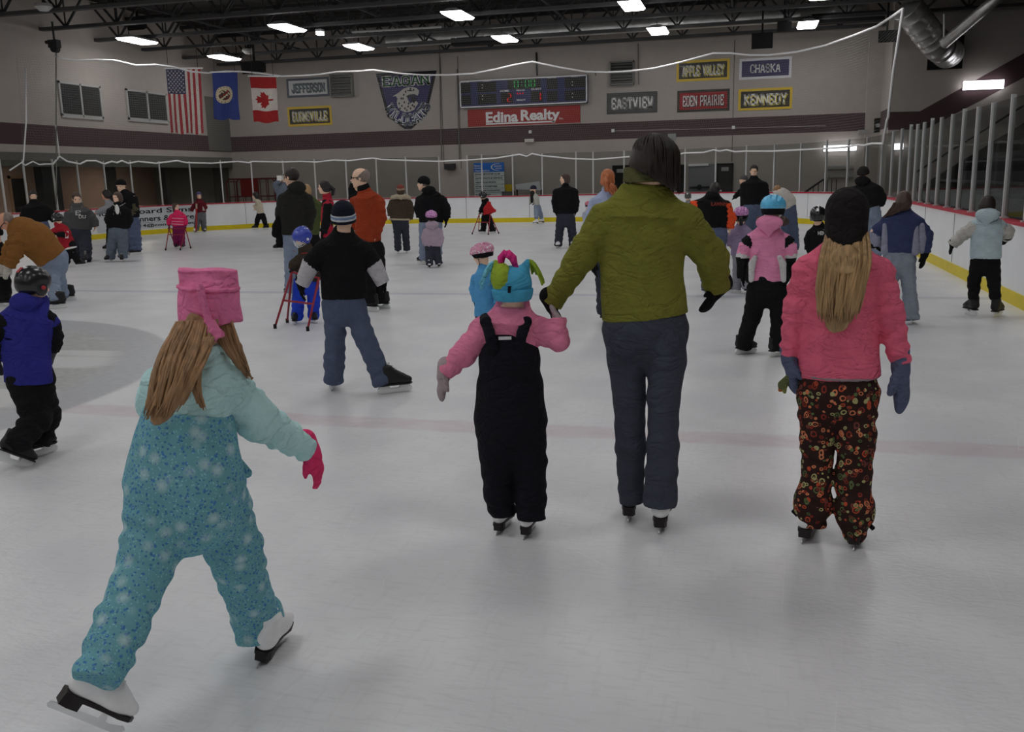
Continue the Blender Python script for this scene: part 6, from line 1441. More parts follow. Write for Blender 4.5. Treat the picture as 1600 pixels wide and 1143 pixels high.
p31 = Person('man in black jacket and light jeans at the far right beside the boards', (1360, 432), 20, head=(1349, 261, 284), T=[(1350, 285, 10), (1352, 293, 23), (1353, 308, 24), (1357, 325, 20)],
  A=[[(1332, 295, 9), (1327, 309, 8.5), (1335, 322, 7)], [(1371, 295, 10), (1376, 309, 9), (1373, 322, 8)]], hands=[(1341, 330), (1370, 332)], glove=C_GLOVEK, L=[[(1352, 333, 12), (1352, 372, 10), (1350, 420, 9)], [(1364, 333, 12), (1370, 372, 10), (1366, 420, 9)]], S=[(1350, 430, 10, 'hockey'), (1367, 430, 20, 'hockey')],
  top=cloth('black_jacket', (24, 24, 24), 2.0), pants=C_LDENIM)
p31.beanie(C_CHAR, low=.0); p31.hood(MATS['cloth_black_jacket'], .1)
p30 = Person('small boy in black hockey jersey and black helmet behind the long-haired girl', (1282, 445), 3, head=(1278, 324, 350), T=[(1279, 351, 8), (1280, 358, 17), (1281, 376, 17), (1281, 400, 18)],
  A=[[(1267, 360, 7), (1263, 374, 6.5), (1263, 390, 5.5)], [(1294, 360, 7), (1298, 374, 6.5), (1299, 390, 5.5)]], hands=[(1263, 402), (1299, 402)], glove=C_GLOVEK, L=[[(1273, 405, 9), (1272, 425, 8), (1272, 438, 7)], [(1289, 405, 9), (1290, 425, 8), (1290, 438, 7)]], S=[(1273, 445, 5, 'hockey'), (1290, 445, 5, 'hockey')], sk=.72, top=C_BLACK, topname='jersey', pants=C_BLACK)
p30.helmet(mat('gloss_black', (18, 18, 19), 2, rough=.18, spec=.7, var=0), 'hockey')
def back_text(P, txt, px0, px1, py0, py1, dz, m, name='lettering', slab=True):
    mb = MB(); n = P.fr(P.yaw); 
    def place(u, v): return P.pt(px0+(px1-px0)*u, py1+(py0-py1)*v, dz)
    if slab:
        for q_ in slab_quads(txt, 0, 1, 0, 1, t=.9): mb.add([place(*p) for p in q_]+[place(*p)+P.dv*.02 for p in q_], [(0, 1, 2, 3), (0, 4, 5, 1), (1, 5, 6, 2), (2, 6, 7, 3), (3, 7, 4, 0)])
    else:
        V, Fc = text_fit(txt, 0, 1, 0, 1, .02); W = [place(*p) for p in V]; mb.add(W, Fc)
    return mb.build(name, m, P.jk)
M_JW = mat('jersey_white', (150, 150, 148), 2.4, var=0)
back_text(p30, 'HENRY', 1278, 1297, 361, 367, -.118, M_JW, slab=False)
p30.strap(M_JW, [(1265, 366, 1, -.10), (1272, 361, 1, -.10), (1280, 358, 1, -.115), (1290, 359, 1, -.10)], .006, 'shoulder_stripe')
# ---- right half, further back
p24 = Person('adult in black and orange vest and jeans bending over a child', (1112, 465), 2, head=(1117, 286, 307), nod=45, T=[(1114, 305, 11), (1113, 314, 24), (1113, 335, 25), (1113, 356, 22)],
  A=[[(1085, 317, 9.5), (1080, 335, 9), (1085, 354, 7)], [(1135, 318, 9), (1142, 340, 8), (1140, 357, 6.5)]], armmid=[1, 1], hands=[(1090, 366), (1141, 370)], L=[[(1103, 364, 13), (1104, 402, 11), (1105, 452, 9)], [(1124, 364, 13), (1122, 402, 11), (1119, 452, 9)]], S=[(1104, 462, -20, 'hockey'), (1121, 464, 15, 'hockey')],
  top=[C_BLACK, cloth('orange_sleeve', (196, 62, 34), 3.0)], topname='vest', pants=cloth('blue_denim', (66, 74, 94), 2.8), hair=M_HBLK, hairk='bob', topfold=1.6)
p24.hood(C_BLACK, -.1, 1.0, back=.6); back_text(p24, 'ILAWNIN', 1111, 1136, 315.5, 321.5, -.175, mat('orange_print', (110, 46, 32), 2.0, var=0), slab=False)
p26 = Person('small girl in lavender top and grey trousers with a pink cycle helmet', (1155, 458), 0, head=(1158, 326, 349), T=[(1158, 350, 7), (1158, 357, 15), (1158, 376, 15), (1158, 398, 16)], A=[[(1147, 359, 6.5), (1139, 371, 6), (1141, 384, 5)], [(1169, 359, 6.5), (1173, 372, 6), (1172, 386, 5)]], hands=[(1142, 392), (1172, 394)],
  L=[[(1153, 404, 8), (1152, 430, 7.5), (1150, 451, 7.5)], [(1164, 404, 8), (1165, 430, 7.5), (1167, 451, 7.5)]], S=[(1148, 457, -55, 'hockey'), (1166, 458, 5, 'hockey')], sk=.72, top=cloth('lavender', (116, 106, 130), 2.9), pants=cloth('pale_grey', (116, 116, 122), 2.7), hair=M_HBLK, hairk='pony')
M_PKH = mat('pink_helmet', (160, 90, 132), 2.5, rough=.25, spec=.6, var=.75, scale=45); p26.helmet(M_PKH, 'bike', C_BLACK, size=1.12)
p27 = Person('dark-haired man in black pullover facing the camera with hands in pockets', (1177, 402), 180, head=(1178, 258, 276), nod=8, T=[(1178, 278, 7), (1178, 285, 18), (1178, 301, 17), (1177, 320, 16)], A=[[(1163, 287, 7), (1163, 304, 6.5), (1170, 317, 5.5)], [(1194, 287, 7), (1196, 304, 6.5), (1188, 317, 5.5)]],
  L=[[(1170, 328, 9), (1170, 362, 8), (1170, 394, 7)], [(1184, 328, 9), (1185, 362, 8), (1185, 394, 7)]], S=[(1170, 401, 185, 'hockey'), (1185, 401, 170, 'hockey')], top=C_BLACK, topname='pullover', pants=C_DENIM, hair=M_HBLK)
p28 = Person('grey-hatted person in black stretching an arm behind the man in black pullover', (1163, 378), -110, head=(1161, 274, 288), T=[(1162, 289, 5), (1163, 294, 9), (1163, 310, 9), (1163, 326, 9)], A=[[(1157, 296, 4.5), (1152, 304, 4), (1147, 309, 3.2)], [(1168, 296, 4.5, .1), (1170, 308, 4, .1), (1170, 318, 3.5, .1)]], hands=[(1143, 313), (1170, 324, .1)], glove=C_GLOVEK,
  L=[[(1160, 332, 6), (1160, 355, 5), (1160, 372, 5)], [(1166, 332, 6), (1166, 355, 5), (1166, 372, 5)]], S=[(1159, 377, -90, 'hockey'), (1166, 377, -90, 'hockey')], top=C_BLACK, pants=C_BLACK); p28.beanie(cloth('grey_knit', (66, 64, 64), 2.6), low=.0)
p29 = Person('person in white top and jeans bending forward near the far boards', (1236, 396), -40, head=(1215, 290, 306), nod=55, tflat=False, T=[(1216, 302, 8), (1222, 307, 14), (1229, 314, 15), (1234, 325, 12)], A=[[(1212, 310, 5), (1208, 325, 4.5), (1208, 338, 4)], [(1222, 316, 5, -.05), (1220, 330, 4.5, -.05), (1216, 340, 4, -.05)]], hands=[(1208, 345), (1214, 347)],
  L=[[(1229, 332, 9), (1228, 360, 7.5), (1229, 390, 7)], [(1236, 332, 9), (1240, 360, 7.5), (1242, 388, 7)]], S=[(1227, 396, -50, 'figure'), (1242, 395, -20, 'hockey')], top=cloth('cream_top', (152, 148, 142), 2.8), topname='sweater', pants=C_DENIM, hair=hair_mat('light_brown', (104, 80, 56), 2.7), hairk='short')
p25 = Person('small child in black and white helmet far off beyond the olive fleece', (1076, 352), 10, head=(1075, 301, 312), T=[(1075, 313, 3), (1076, 316, 7), (1076, 324, 7), (1076, 333, 7)], A=[[(1070, 317, 3), (1069, 324, 2.6), (1070, 331, 2.3)], [(1082, 317, 3), (1083, 324, 2.6), (1082, 331, 2.3)]], hands=[(1070, 335), (1082, 335)], glove=C_GLOVEK,
  L=[[(1073, 336, 4), (1073, 343, 3.5), (1073, 349, 3)], [(1079, 336, 4), (1079, 343, 3.5), (1079, 349, 3)]], S=[(1073, 352, 0, 'hockey'), (1079, 352, 0, 'hockey')], sk=.7, top=cloth('grey_top', (96, 100, 100), 2.8), pants=C_BLACK)
p25.helmet(mat('speckled_helmet', (60, 60, 60), 2, rough=.3, var=.9, scale=60), 'hockey')
p22 = Person('red-haired person in pale blue jacket beyond the olive fleece', (953, 505), 8, head=(950, 265, 295), T=[(951, 298, 11), (950, 309, 25), (950, 342, 24), (950, 388, 24)], A=[[(929, 313, 10), (920, 350, 9), (924, 402, 8)], [(972, 313, 10), (978, 350, 9), (976, 395, 8)]], hands=[(930, 436), (976, 420)], glove=C_GLOVEK,
  L=[[(941, 400, 13), (942, 445, 11), (943, 490, 10)], [(961, 400, 13), (962, 445, 11), (962, 490, 10)]], S=[(943, 503, 0, 'hockey'), (962, 505, 6, 'hockey')], top=cloth('powder_blue', (124, 134, 158), 2.9), pants=C_DDENIM, hair=M_HRED, hairk='pony')
p22.long_hair(M_HRED, [(955, 289, 6, -.13), (957, 296, 7, -.15), (960, 304, 5, -.13)], n=20, sq=.6, r=.004); p22.collar(MATS['cloth_powder_blue'])
p23 = Person('small child in red and white helmet half hidden by the pale blue jacket', (919, 362), 0, head=(919, 315, 327), T=[(919, 328, 3.5), (919, 331, 8), (919, 338, 8), (919, 346, 8)], A=[[(913, 332, 3), (912, 338, 2.7), (913, 343, 2.4)], [(925, 332, 3), (926, 338, 2.7), (926, 343, 2.4)]], hands=[(913, 347), (926, 347)], glove=C_GLOVEK,
  L=[[(916, 348, 4), (916, 354, 3.5), (916, 359, 3.2)], [(922, 348, 4), (922, 354, 3.5), (922, 359, 3.2)]], S=[(916, 362, 0, 'hockey'), (922, 362, 0, 'hockey')], sk=.7, top=cloth('pale_top', (130, 134, 146), 2.8), pants=C_DDENIM); p23.helmet(mat('red_white_helmet', (150, 70, 84), 2.5, rough=.3, var=.8, scale=50), 'bike', C_BLACK)
p21 = Person('woman in black zip jacket, dark jeans and white skates looking left', (883, 387), 180, head=(882, 271, 288), hyaw=-105, T=[(883, 290, 5), (884, 295, 15), (884, 312, 14), (884, 334, 14)], A=[[(869, 297, 6), (867, 315, 5.5), (869, 332, 4.6)], [(898, 297, 6), (900, 315, 5.5), (899, 331, 4.6)]], hands=[(870, 340), (898, 339)], glove=C_GLOVEK,
  L=[[(877, 341, 8), (874, 363, 6.5), (872, 384, 6.2)], [(891, 341, 8), (894, 363, 6.5), (895, 383, 6.2)]], S=[(873, 387, 205, 'figure'), (894, 386, 165, 'figure')], sk=.9, top=C_BLACK, pants=C_DDENIM, hair=M_HBRN, hairk='bob'); p21.collar(C_BLACK)
p20 = Person('child in white sweater, jeans and dark hat by the far boards', (842, 349), -75, head=(833, 290, 301), nod=10, T=[(834, 302, 3), (836, 305, 6.5), (838, 312, 6.5), (839, 320, 6.5)], A=[[(833, 306, 2.8), (830, 313, 2.5), (828, 318, 2.2)], [(840, 306, 2.8, .08), (838, 313, 2.5, .1), (834, 318, 2.2, .1)]], hands=[(826, 320), (831, 320, .1)], glove=C_GLOVEK,
  L=[[(838, 323, 4.2), (838, 333, 3.6), (838, 341, 3.4)], [(841, 323, 4.2), (844, 333, 3.6), (846, 340, 3.4)]], S=[(837, 350, -80, 'figure'), (846, 348, -70, 'figure')], sk=.75, top=cloth('white_knit', (142, 142, 136), 2.8), topname='sweater', pants=C_LDENIM); p20.beanie(cloth('navy_hat', (34, 36, 50), 2.4), low=.0)
k = Sdf(.012, 3); k.chain([p20.pt(832, 301, -.05), p20.pt(831, 308, -.08), p20.pt(831, 315, -.08)], [.08, .06, .05], k=.02); k.build('scarf', C_CHAR, p20.root)
# ---- walkers: red tubular skating frames
M_WALK = mat('red_frame_tube', (110, 30, 38), 1.9, rough=.4); M_TIP = mat('rubber_tip', (20, 20, 20), 2, var=0)
def walker(label, P, tops, feet, bar=.55, m=M_WALK):
    """tops: two handle points (x, y, dz); feet: ground pixels (front left, back left, front right, back right)"""
    T = [P.pt(*t) for t in tops]; G = [hit(x, y, 2, 0) for x, y in feet]; o = thing('skating_frame', label, 'skating frame', (G[0]+G[2])/2)
    for i in range(2):
        a, b = G[2*i], G[2*i+1]; MB().tube([T[i]+(a-T[i])*.0, a+np.array((0, 0, .02))], .013, 8).build('leg', m, o, True); MB().tube([T[i]+(b-T[i])*.06, b+np.array((0, 0, .02))], .013, 8).build('leg', m, o, True)
        for e in (a, b): MB().tube([e, e+np.array((0, 0, .05))], .019, 8).build('rubber_tip', M_TIP, o)
        MB().tube([T[i]-nrm(T[1]-T[0])*.02, T[i]+nrm(b-a)*.03+np.array((0, 0, .01)), T[i]+np.array((0, 0, .03))], .017, 8).build('grip', M_TIP, o)
    MB().tube([T[0]+(G[0]-T[0])*(1-bar), T[1]+(G[2]-T[1])*(1-bar)], .012, 8).build('crossbar', m, o); MB().tube([T[0], T[1]], .012, 8).build('top_bar', m, o)
    return o
p9 = Person('child in blue helmet, brown jacket and blue trousers leaning on a red skating frame', (477, 506), 195, head=(472, 357, 386), hyaw=235, nod=35, T=[(477, 388, 11), (482, 400, 19), (483, 418, 19), (479, 438, 18)], A=[[(466, 402, 9), (460, 413, 8), (456, 421, 6.5)], [(497, 402, 9), (503, 416, 8), (500, 429, 6.5)]], hands=[(455, 431), (499, 441)], glove=cloth('red_black_glove', (104, 30, 36), 2.6),
  L=[[(469, 442, 10.5), (466, 470, 9.5), (464, 499, 9)], [(488, 442, 10.5), (490, 470, 9.5), (490, 497, 9)]], S=[(462, 506, 190, 'hockey'), (491, 504, 170, 'hockey')], sk=.75, top=cloth('camo_brown', (46, 40, 34), 2.6), pants=cloth('royal_blue', (30, 52, 150), 2.9), topfold=1.4)
p9.helmet(mat('blue_gloss', (34, 46, 116), 2.6, rough=.2, spec=.6, var=0), 'hockey', cage=True)
p9.strap(cloth('red_trim', (130, 36, 40), 2.6), [(458, 391, 1, -.09), (470, 396, 1, -.13), (482, 395, 1, -.12)], .010, 'collar_trim')
walker('red skating frame held by the child in the blue helmet', p9, [(456, 425, -.12), (498, 434, -.12)], [(430, 513), (449, 504), (481, 517), (489, 501)], .5)
# ---- left half: the group of adults
p10 = Person('man in black jacket and light jeans with short dark hair, back turned', (461, 466), -22, head=(455, 263, 291), hyaw=-48, T=[(461, 293, 10), (461, 303, 22), (461, 332, 23), (461, 367, 22)], A=[[(442, 306, 9.5), (439, 332, 9), (442, 358, 8)], [(480, 306, 9.5), (485, 332, 9), (480, 358, 8)]], hands=[(447, 374), (476, 374)],
  L=[[(454, 377, 11.5), (454, 412, 9.5), (454, 456, 9)], [(468, 377, 11.5), (470, 412, 9.5), (470, 456, 9)]], S=[(454, 464, -30, 'hockey'), (470, 465, -20, 'hockey')], top=cloth('black_olive_jacket', (34, 34, 31), 2.2), pants=C_LDENIM, hair=M_HBRN if False else hair_mat('dark_brown', (34, 28, 25), 1.8, .6)); p10.hood(MATS['cloth_black_olive_jacket'])
tag(MB().box(p10.pt(434, 282, -.06)-np.array((.0, .02, 0)), p10.pt(442, 274, -.06)+np.array((0, .03, 0))).build('camera', mat('white_camera', (160, 158, 154), 2.5), loc=p10.pt(438, 278, -.06)), 'small white camera held up beside the head of the man in black jacket', 'camera')
p11 = Person('person in grey-blue top with raised arm behind the man in black jacket', (441, 392), -60, head=(447, 271, 287), T=[(446, 289, 6), (443, 295, 12), (441, 310, 12), (441, 325, 12)], A=[[(434, 297, 5), (431, 288, 5), (438, 283, 4.2)], [(452, 297, 5, .1), (454, 310, 5, .1), (452, 322, 4, .1)]], hands=[(441, 276), (451, 328, .1)],
  L=[[(437, 331, 7), (437, 358, 6), (437, 384, 5.5)], [(446, 331, 7), (447, 358, 6), (447, 384, 5.5)]], S=[(436, 391, -70, 'hockey'), (447, 391, -60, 'hockey')], top=cloth('grey_blue_top', (74, 80, 90), 2.8), pants=C_BLACK, hair=M_HBRN)
bg = thing('shoulder_bag', 'black shoulder bag hanging low at the left side of the man in black jacket', 'bag', p10.pt(434, 355, -.05)); k = Sdf(.012, 3); k.chain([p10.pt(437, 340, -.05), p10.pt(434, 354, -.05), p10.pt(431, 365, -.05)], [.05, .075, .06], k=.02, front=p10.dv, sq=.5); k.build('pouch', C_GLOVEK, bg)
MB().tube([p10.pt(436, 342, -.05), p10.pt(441, 318, -.06), p10.pt(450, 300, -.08)], .012, 6).build('bag_strap', C_GLOVEK, bg)
p12 = Person('person in moss green jacket between the man in black and the woman in red', (487, 412), -30, head=(478, 288, 306), T=[(481, 307, 6), (485, 314, 13), (488, 340, 13), (488, 367, 12.5)], A=[[(475, 316, 6, .1), (473, 335, 5, .1), (475, 352, 4.5, .1)], [(497, 316, 6), (500, 336, 5.5), (493, 350, 5)]], hands=[(476, 360, .1), (488, 354, -.05)], glove=C_GLOVEK, L=[[(483, 374, 7.5), (483, 392, 6.5), (483, 404, 6)], [(493, 374, 7.5), (493, 392, 6.5), (493, 404, 6)]], S=[(482, 411, -30, 'hockey'), (493, 411, -20, 'hockey')],
  top=cloth('moss_jacket', (54, 62, 36), 2.9), pants=C_BLACK, hair=M_HDBL, hairk='bob')
p13 = Person('woman with black ponytail in red top under a black vest, facing left', (512, 434), -80, head=(506, 282, 303), T=[(511, 306, 7), (512, 316, 14), (511, 340, 14), (511, 370, 15)], A=[[(512, 318, 7.5, -.12), (511, 342, 7, -.14), (505, 363, 6, -.14)], [(514, 318, 7, .14), (512, 342, 7, .16), (506, 362, 6, .16)]], hands=[(502, 372, -.14), (502, 372, .16)], glove=C_GLOVEK,
  L=[[(508, 380, 10), (508, 404, 8), (508, 425, 7.5)], [(516, 380, 10), (517, 404, 8), (517, 425, 7.5)]], S=[(507, 432, -85, 'hockey'), (517, 434, -80, 'hockey')], top=[cloth('red_vest', (124, 26, 40), 2.9), C_BLACK], armmid=[1, 1], topname='vest', pants=C_BLACK, hair=M_HBLK, hairk='pony')
p13.collar(MATS['cloth_red_vest'], .32, .2); k = Sdf(.01, 3); k.chain([p13.pt(511, 318, -.06), p13.pt(512, 345, -.06), p13.pt(511, 364, -.05)], [.09, .09, .08], k=.02, front=p13.dv, sq=.8); k.build('vest_panel', C_BLACK, p13.root)
p14 = Person('balding man in rust-coloured coat and black striped trousers facing left', (587, 485), -50, head=(562, 263, 294), hyaw=-82, T=[(569, 297, 11), (573, 307, 24), (574, 336, 23), (576, 377, 24.5)], A=[[(555, 310, 10, .05), (554, 336, 9, .08), (553, 360, 8, .04)], [(591, 310, 11), (594, 340, 10), (586, 370, 8.5, -.06)]], hands=[(555, 376, .0), (580, 384, -.1)], skin='pale',
  L=[[(573, 388, 12), (577, 426, 10.5), (578, 474, 10)], [(589, 388, 12), (592, 426, 10.5), (592, 472, 10)]], S=[(578, 486, -50, 'hockey'), (594, 482, -65, 'hockey')], top=cloth('rust_coat', (112, 44, 24), 3.0), topname='coat', pants=C_BLACK, hair=M_HGREY, hairk='fringe')
p14.collar(C_BLACK, .30, .3)
for o in (0, 4): p14.strap(M_JW, [(574+o*.9, 400, 1, -.10), (575+o*.8, 430, 1, -.088), (577+o*.6, 470, 1, -.02)], .007, 'trouser_stripe')
gl = MB()
for sx in (-1, 1): gl.tube([p14.H(.14*sx, .40, .03)+p14.hh*(.085*math.cos(a)*p14.hs+.07*math.sin(a)*p14.hu) for a in np.linspace(0, 6.28, 13)], .004, 5); gl.tube([p14.H(.22*sx, .38, .04), p14.H(.35*sx, .05, .05)], .004, 5)
gl.build('glasses', C_BLACK, p14.root)
p15 = Person('person in black sleeve mostly hidden behind the man in the rust coat', (557, 408), -30, head=(558, 281, 298), T=[(558, 300, 6), (557, 306, 11), (557, 330, 11), (557, 352, 11)], A=[[(549, 308, 5), (549, 296, 4.5), (551, 286, 4)], [(566, 308, 5), (569, 330, 5), (568, 348, 4.5)]], hands=[(553, 279), (568, 356)], L=[[(553, 358, 7), (553, 380, 6), (553, 400, 6)], [(562, 358, 7), (562, 380, 6), (562, 400, 6)]], S=[(553, 406, -40, 'hockey'), (562, 408, -30, 'hockey')], top=C_BLACK, pants=C_DDENIM, hair=M_HBRN)
p16 = Person('girl in brown fur-trimmed jacket and jeans with a striped hat, back turned', (629, 396), 3, head=(626, 289, 305), T=[(626, 306, 6), (626, 312, 14.5), (625, 330, 14), (625, 343, 16)], A=[[(613, 314, 6), (610, 326, 5.6), (611, 337, 5)], [(639, 314, 6), (642, 328, 5.6), (640, 342, 5)]], hands=[(613, 342), (638, 351)], L=[[(620, 349, 7), (621, 370, 5.4), (622, 391, 5.6)], [(632, 349, 7), (634, 370, 5.4), (636, 391, 5.6)]], S=[(622, 396, -5, 'hockey'), (636, 395, 5, 'hockey')], sk=.85, top=cloth('brown_jacket', (52, 44, 36), 2.8), pants=C_DDENIM, hair=M_HBRN, hairk='bob', vox=.012)
p16.beanie(cloth('rust_knit', (96, 50, 44), 2.8), rim=cloth('tan_knit', (126, 108, 90), 2.6), low=.05); FUR = cloth('cream_fur', (138, 128, 110), 2.7, bump=1.5)
k = Sdf(.011, 3); k.chain([p16.pt(613, 309, -.02), p16.pt(619, 307, -.12), p16.pt(626, 308, -.15), p16.pt(633, 307, -.12), p16.pt(639, 309, -.02)], [.05]*5, k=.02); k.fold = .012; k.foldf = 60; k.build('fur_trim', FUR, p16.root)
k = Sdf(.012, 3); k.cone(p16.pt(625, 341), p16.pt(625, 344), 17*p16.pxm, 17*p16.pxm, k=.01, front=p16.front, sq=.66, flat0=True, flat1=True); k.build('hem_trim', FUR, p16.root)
for x in (622, 629): p16.strap(FUR, [(x, 309, 1, -.17), (x+1, 318, 1, -.165)], .008, 'hood_cord')
p17 = Person('man in black jacket, light jeans and black beanie beside a small child', (673, 413), -18, head=(661, 276, 298), hyaw=-70, T=[(668, 298, 9), (672, 307, 20), (674, 326, 20), (674, 347, 19.5)], A=[[(656, 309, 8), (654, 325, 7.5), (657, 339, 6.5)], [(690, 309, 9), (696, 325, 8), (697, 341, 7)]], hands=[(660, 350), (697, 356)], glove=C_GLOVEK, L=[[(664, 353, 10), (664, 377, 9), (663, 405, 8.5)], [(681, 353, 10), (682, 377, 9), (682, 405, 8.5)]], S=[(661, 412, -50, 'hockey'), (685, 412, 15, 'hockey')], top=C_BLACK, pants=C_LDENIM, hair=M_HGREY, hairk='short')
p17.beanie(C_BLACK, low=.0); p17.hood(C_BLACK)
p18 = Person('small child in lavender hooded jacket and pink helmet before the man in black beanie', (679, 417), 0, head=(674, 331, 350), T=[(675, 351, 6), (675, 357, 12.5), (676, 370, 12.5), (676, 385, 13.5)], A=[[(665, 359, 5.5), (663, 371, 5), (664, 381, 4.6)], [(687, 359, 5.5), (689, 371, 5), (688, 381, 4.6)]], hands=[(665, 387), (688, 387)], glove=cloth('lilac_mitten', (120, 108, 116), 2.8), hk='mitten', L=[[(671, 390, 6.5), (671, 402, 6), (671, 413, 6)], [(682, 390, 6.5), (684, 402, 6), (686, 412, 6)]], S=[(671, 418, 0, 'figure'), (687, 417, 10, 'figure')], sk=.68, top=cloth('pale_lavender', (134, 120, 132), 2.8), pants=C_DDENIM)
p18.helmet(M_PKH, 'bike', C_BLACK, size=1.1); p18.hood(MATS['cloth_pale_lavender'], .0, 1.1)
p19 = Person('child in black helmet pushing a red skating frame near the far boards', (761, 364), -75, head=(754, 300, 312), nod=15, T=[(756, 313, 4), (758, 317, 8.5), (759, 326, 8.5), (760, 336, 8.5)], A=[[(755, 318, 3.5, -.08), (752, 326, 3.2, -.1), (750, 332, 3, -.1)], [(758, 318, 3.5, .12), (754, 326, 3.2, .14), (751, 331, 3, .14)]], hands=[(748, 336, -.1), (749, 335, .14)], glove=C_GLOVEK, L=[[(757, 339, 5), (756, 350, 4.6), (755, 361, 4.2)], [(763, 339, 5), (767, 350, 4.6), (770, 361, 4.2)]], S=[(754, 364, -80, 'hockey'), (770, 364, -75, 'hockey')], sk=.75, top=C_BLACK, pants=C_BLACK); p19.helmet(mat('gloss_black', (18, 18, 19), 2), 'hockey'); p19.hood(C_BLACK)
walker('red skating frame pushed by the child in black near the far boards', p19, [(749, 334, -.1), (766, 334, -.25)], [(738, 366), (748, 361), (763, 367), (779, 365)], .6)
bg = thing('red_bag', 'red bag slung on the back of the child in black with the skating frame', 'bag', p19.pt(765, 326, -.2)); k = Sdf(.014, 3); k.chain([p19.pt(764, 318, -.2), p19.pt(763, 327, -.2), p19.pt(765, 333, -.2)], [.07, .15, .19], k=.02, front=p19.dv, sq=.4, flat1=True); k.cone(p19.pt(766, 328, -.2), p19.pt(773, 329, -.2), .14, .05, k=.02, front=p19.dv, sq=.45); k.build('pouch', cloth('bag_red', (134, 28, 32), 2.9), bg); MB().tube([p19.pt(764, 318, -.2), p19.pt(758, 313, -.15), p19.pt(754, 322, -.15)], .012, 6).build('bag_strap', C_BLACK, bg)
# ---- left half: far side
p42 = Person('small girl in pink striped sweater holding a dark red skating frame', (281, 388), 172, head=(275, 317, 329), hyaw=140, T=[(276, 330, 4.5), (278, 335, 10), (278, 343, 9.5), (279, 353, 9.5)], A=[[(268, 336, 4), (264, 345, 3.7), (264, 351, 3.4)], [(287, 336, 4), (290, 345, 3.7), (290, 351, 3.4)]], hands=[(265, 358), (290, 358)], glove=cloth('magenta_dark', (106, 24, 60), 2.8), hk='mitten', L=[[(275, 358, 5.4), (275, 371, 4.8), (276, 384, 4.4)], [(284, 358, 5.4), (284, 371, 4.8), (285, 384, 4.4)]], S=[(276, 388, 190, 'hockey'), (286, 388, 175, 'hockey')], sk=.72,
  top=[cloth('hot_pink', (170, 36, 76), 2.9), cloth('pale_pink', (184, 120, 140), 2.8)], topname='sweater', pants=cloth('magenta', (96, 26, 64), 2.9), hair=M_HBRN, hairk='bob', vox=.012)
for y, hw in ((336, 9), (341, 10), (346, 10), (350, 10)):
    k = Sdf(.011, 3); k.cone(p42.pt(278, y-.7), p42.pt(278, y+.7), hw*p42.pxm, hw*p42.pxm, k=.01, front=p42.front, sq=.72, flat0=True, flat1=True); k.build('sweater_stripe', MATS['cloth_pale_pink'], p42.jk)
walker('dark red skating frame around the small girl in the pink striped sweater', p42, [(264, 357, -.15), (290, 357, -.15)], [(259, 391), (274, 386), (282, 391), (298, 388)], .72)
p43 = Person('girl in dark red sweater, grey trousers and blue hat by the board advertisement', (313, 363), 178, head=(311, 300, 311), T=[(311, 312, 4), (312, 316, 8.5), (313, 324, 8), (314, 332, 8)], A=[[(304, 318, 3.4), (301, 325, 3), (299, 330, 2.6)], [(319, 318, 3.4), (321, 324, 3), (318, 326, 2.6, -.12)]], hands=[(297, 334), (317, 323, -.2)], glove=cloth('white_mitten', (150, 140, 138), 2.7), hk='mitten', L=[[(310, 336, 4.8), (308, 348, 4.1), (307, 359, 4)], [(317, 336, 4.8), (318, 348, 4.1), (319, 359, 4)]], S=[(305, 363, 205, 'figure'), (320, 362, 165, 'figure')], sk=.8, top=cloth('maroon_sweater', (74, 22, 28), 2.8), topname='sweater', pants=cloth('mid_grey', (80, 82, 84), 2.6), hair=M_HBRN, hairk='long', vox=.013); p43.beanie(cloth('slate_blue_knit', (56, 58, 84), 2.7), low=.08)
st = thing('red_stick', 'red stick standing in front of the girl in the dark red sweater', 'stick', p43.pt(307, 348, -.25)); MB().tube([p43.pt(307, 318, -.15), p43.pt(306.5, 360, -.25)], .025, 8).build('shaft', mat('stick_red', (112, 26, 30), 2.7), st); MB().tube([p43.pt(307, 318, -.15), p43.pt(307, 326, -.17)], .029, 8).build('pale_grip', FUR, st)
p44 = Person('girl in white sweater and black trousers skating along the far left boards', (406, 358), -75, head=(399, 300, 311), nod=8, T=[(401, 312, 3.6), (404, 316, 7.5), (406, 324, 7.5), (407, 333, 8)], A=[[(403, 317, 3.2, -.06), (402, 324, 2.8, -.08), (398, 327, 2.5, -.08)], [(404, 317, 3, .1), (401, 322, 2.8, .12), (396, 322, 2.5, .12)]], hands=[(395, 329, -.08), (394, 320, .12)], L=[[(405, 336, 4.5), (402, 344, 3.8), (401, 351, 3.5)], [(410, 336, 4.5), (413, 344, 3.8), (415, 351, 3.5)]], S=[(399, 358, -80, 'hockey'), (416, 358, -60, 'hockey')], sk=.85, top=cloth('ivory_sweater', (148, 140, 124), 2.8), topname='sweater', pants=C_BLACK, hair=M_HBLK, hairk='long', vox=.013)
p36 = Person('dark-haired man in black sweater and blue jeans at the far left', (62, 408), 178, head=(52, 298, 314), nod=12, T=[(53, 315, 7), (55, 322, 19), (57, 335, 17.5), (60, 347, 15)], A=[[(40, 325, 7), (38, 338, 6.5), (40, 351, 5.5)], [(72, 325, 7), (81, 336, 6.5), (86, 346, 5.5)]], hands=[(42, 360), (90, 352)], L=[[(54, 354, 9), (55, 380, 8), (56, 401, 7.5)], [(68, 354, 9), (70, 380, 8), (71, 401, 7.5)]], S=[(55, 408, 190, 'hockey'), (71, 408, 175, 'hockey')], top=C_BLACK, topname='sweater', pants=cloth('blue_denim', (66, 74, 94), 2.8), hair=M_HBLK)
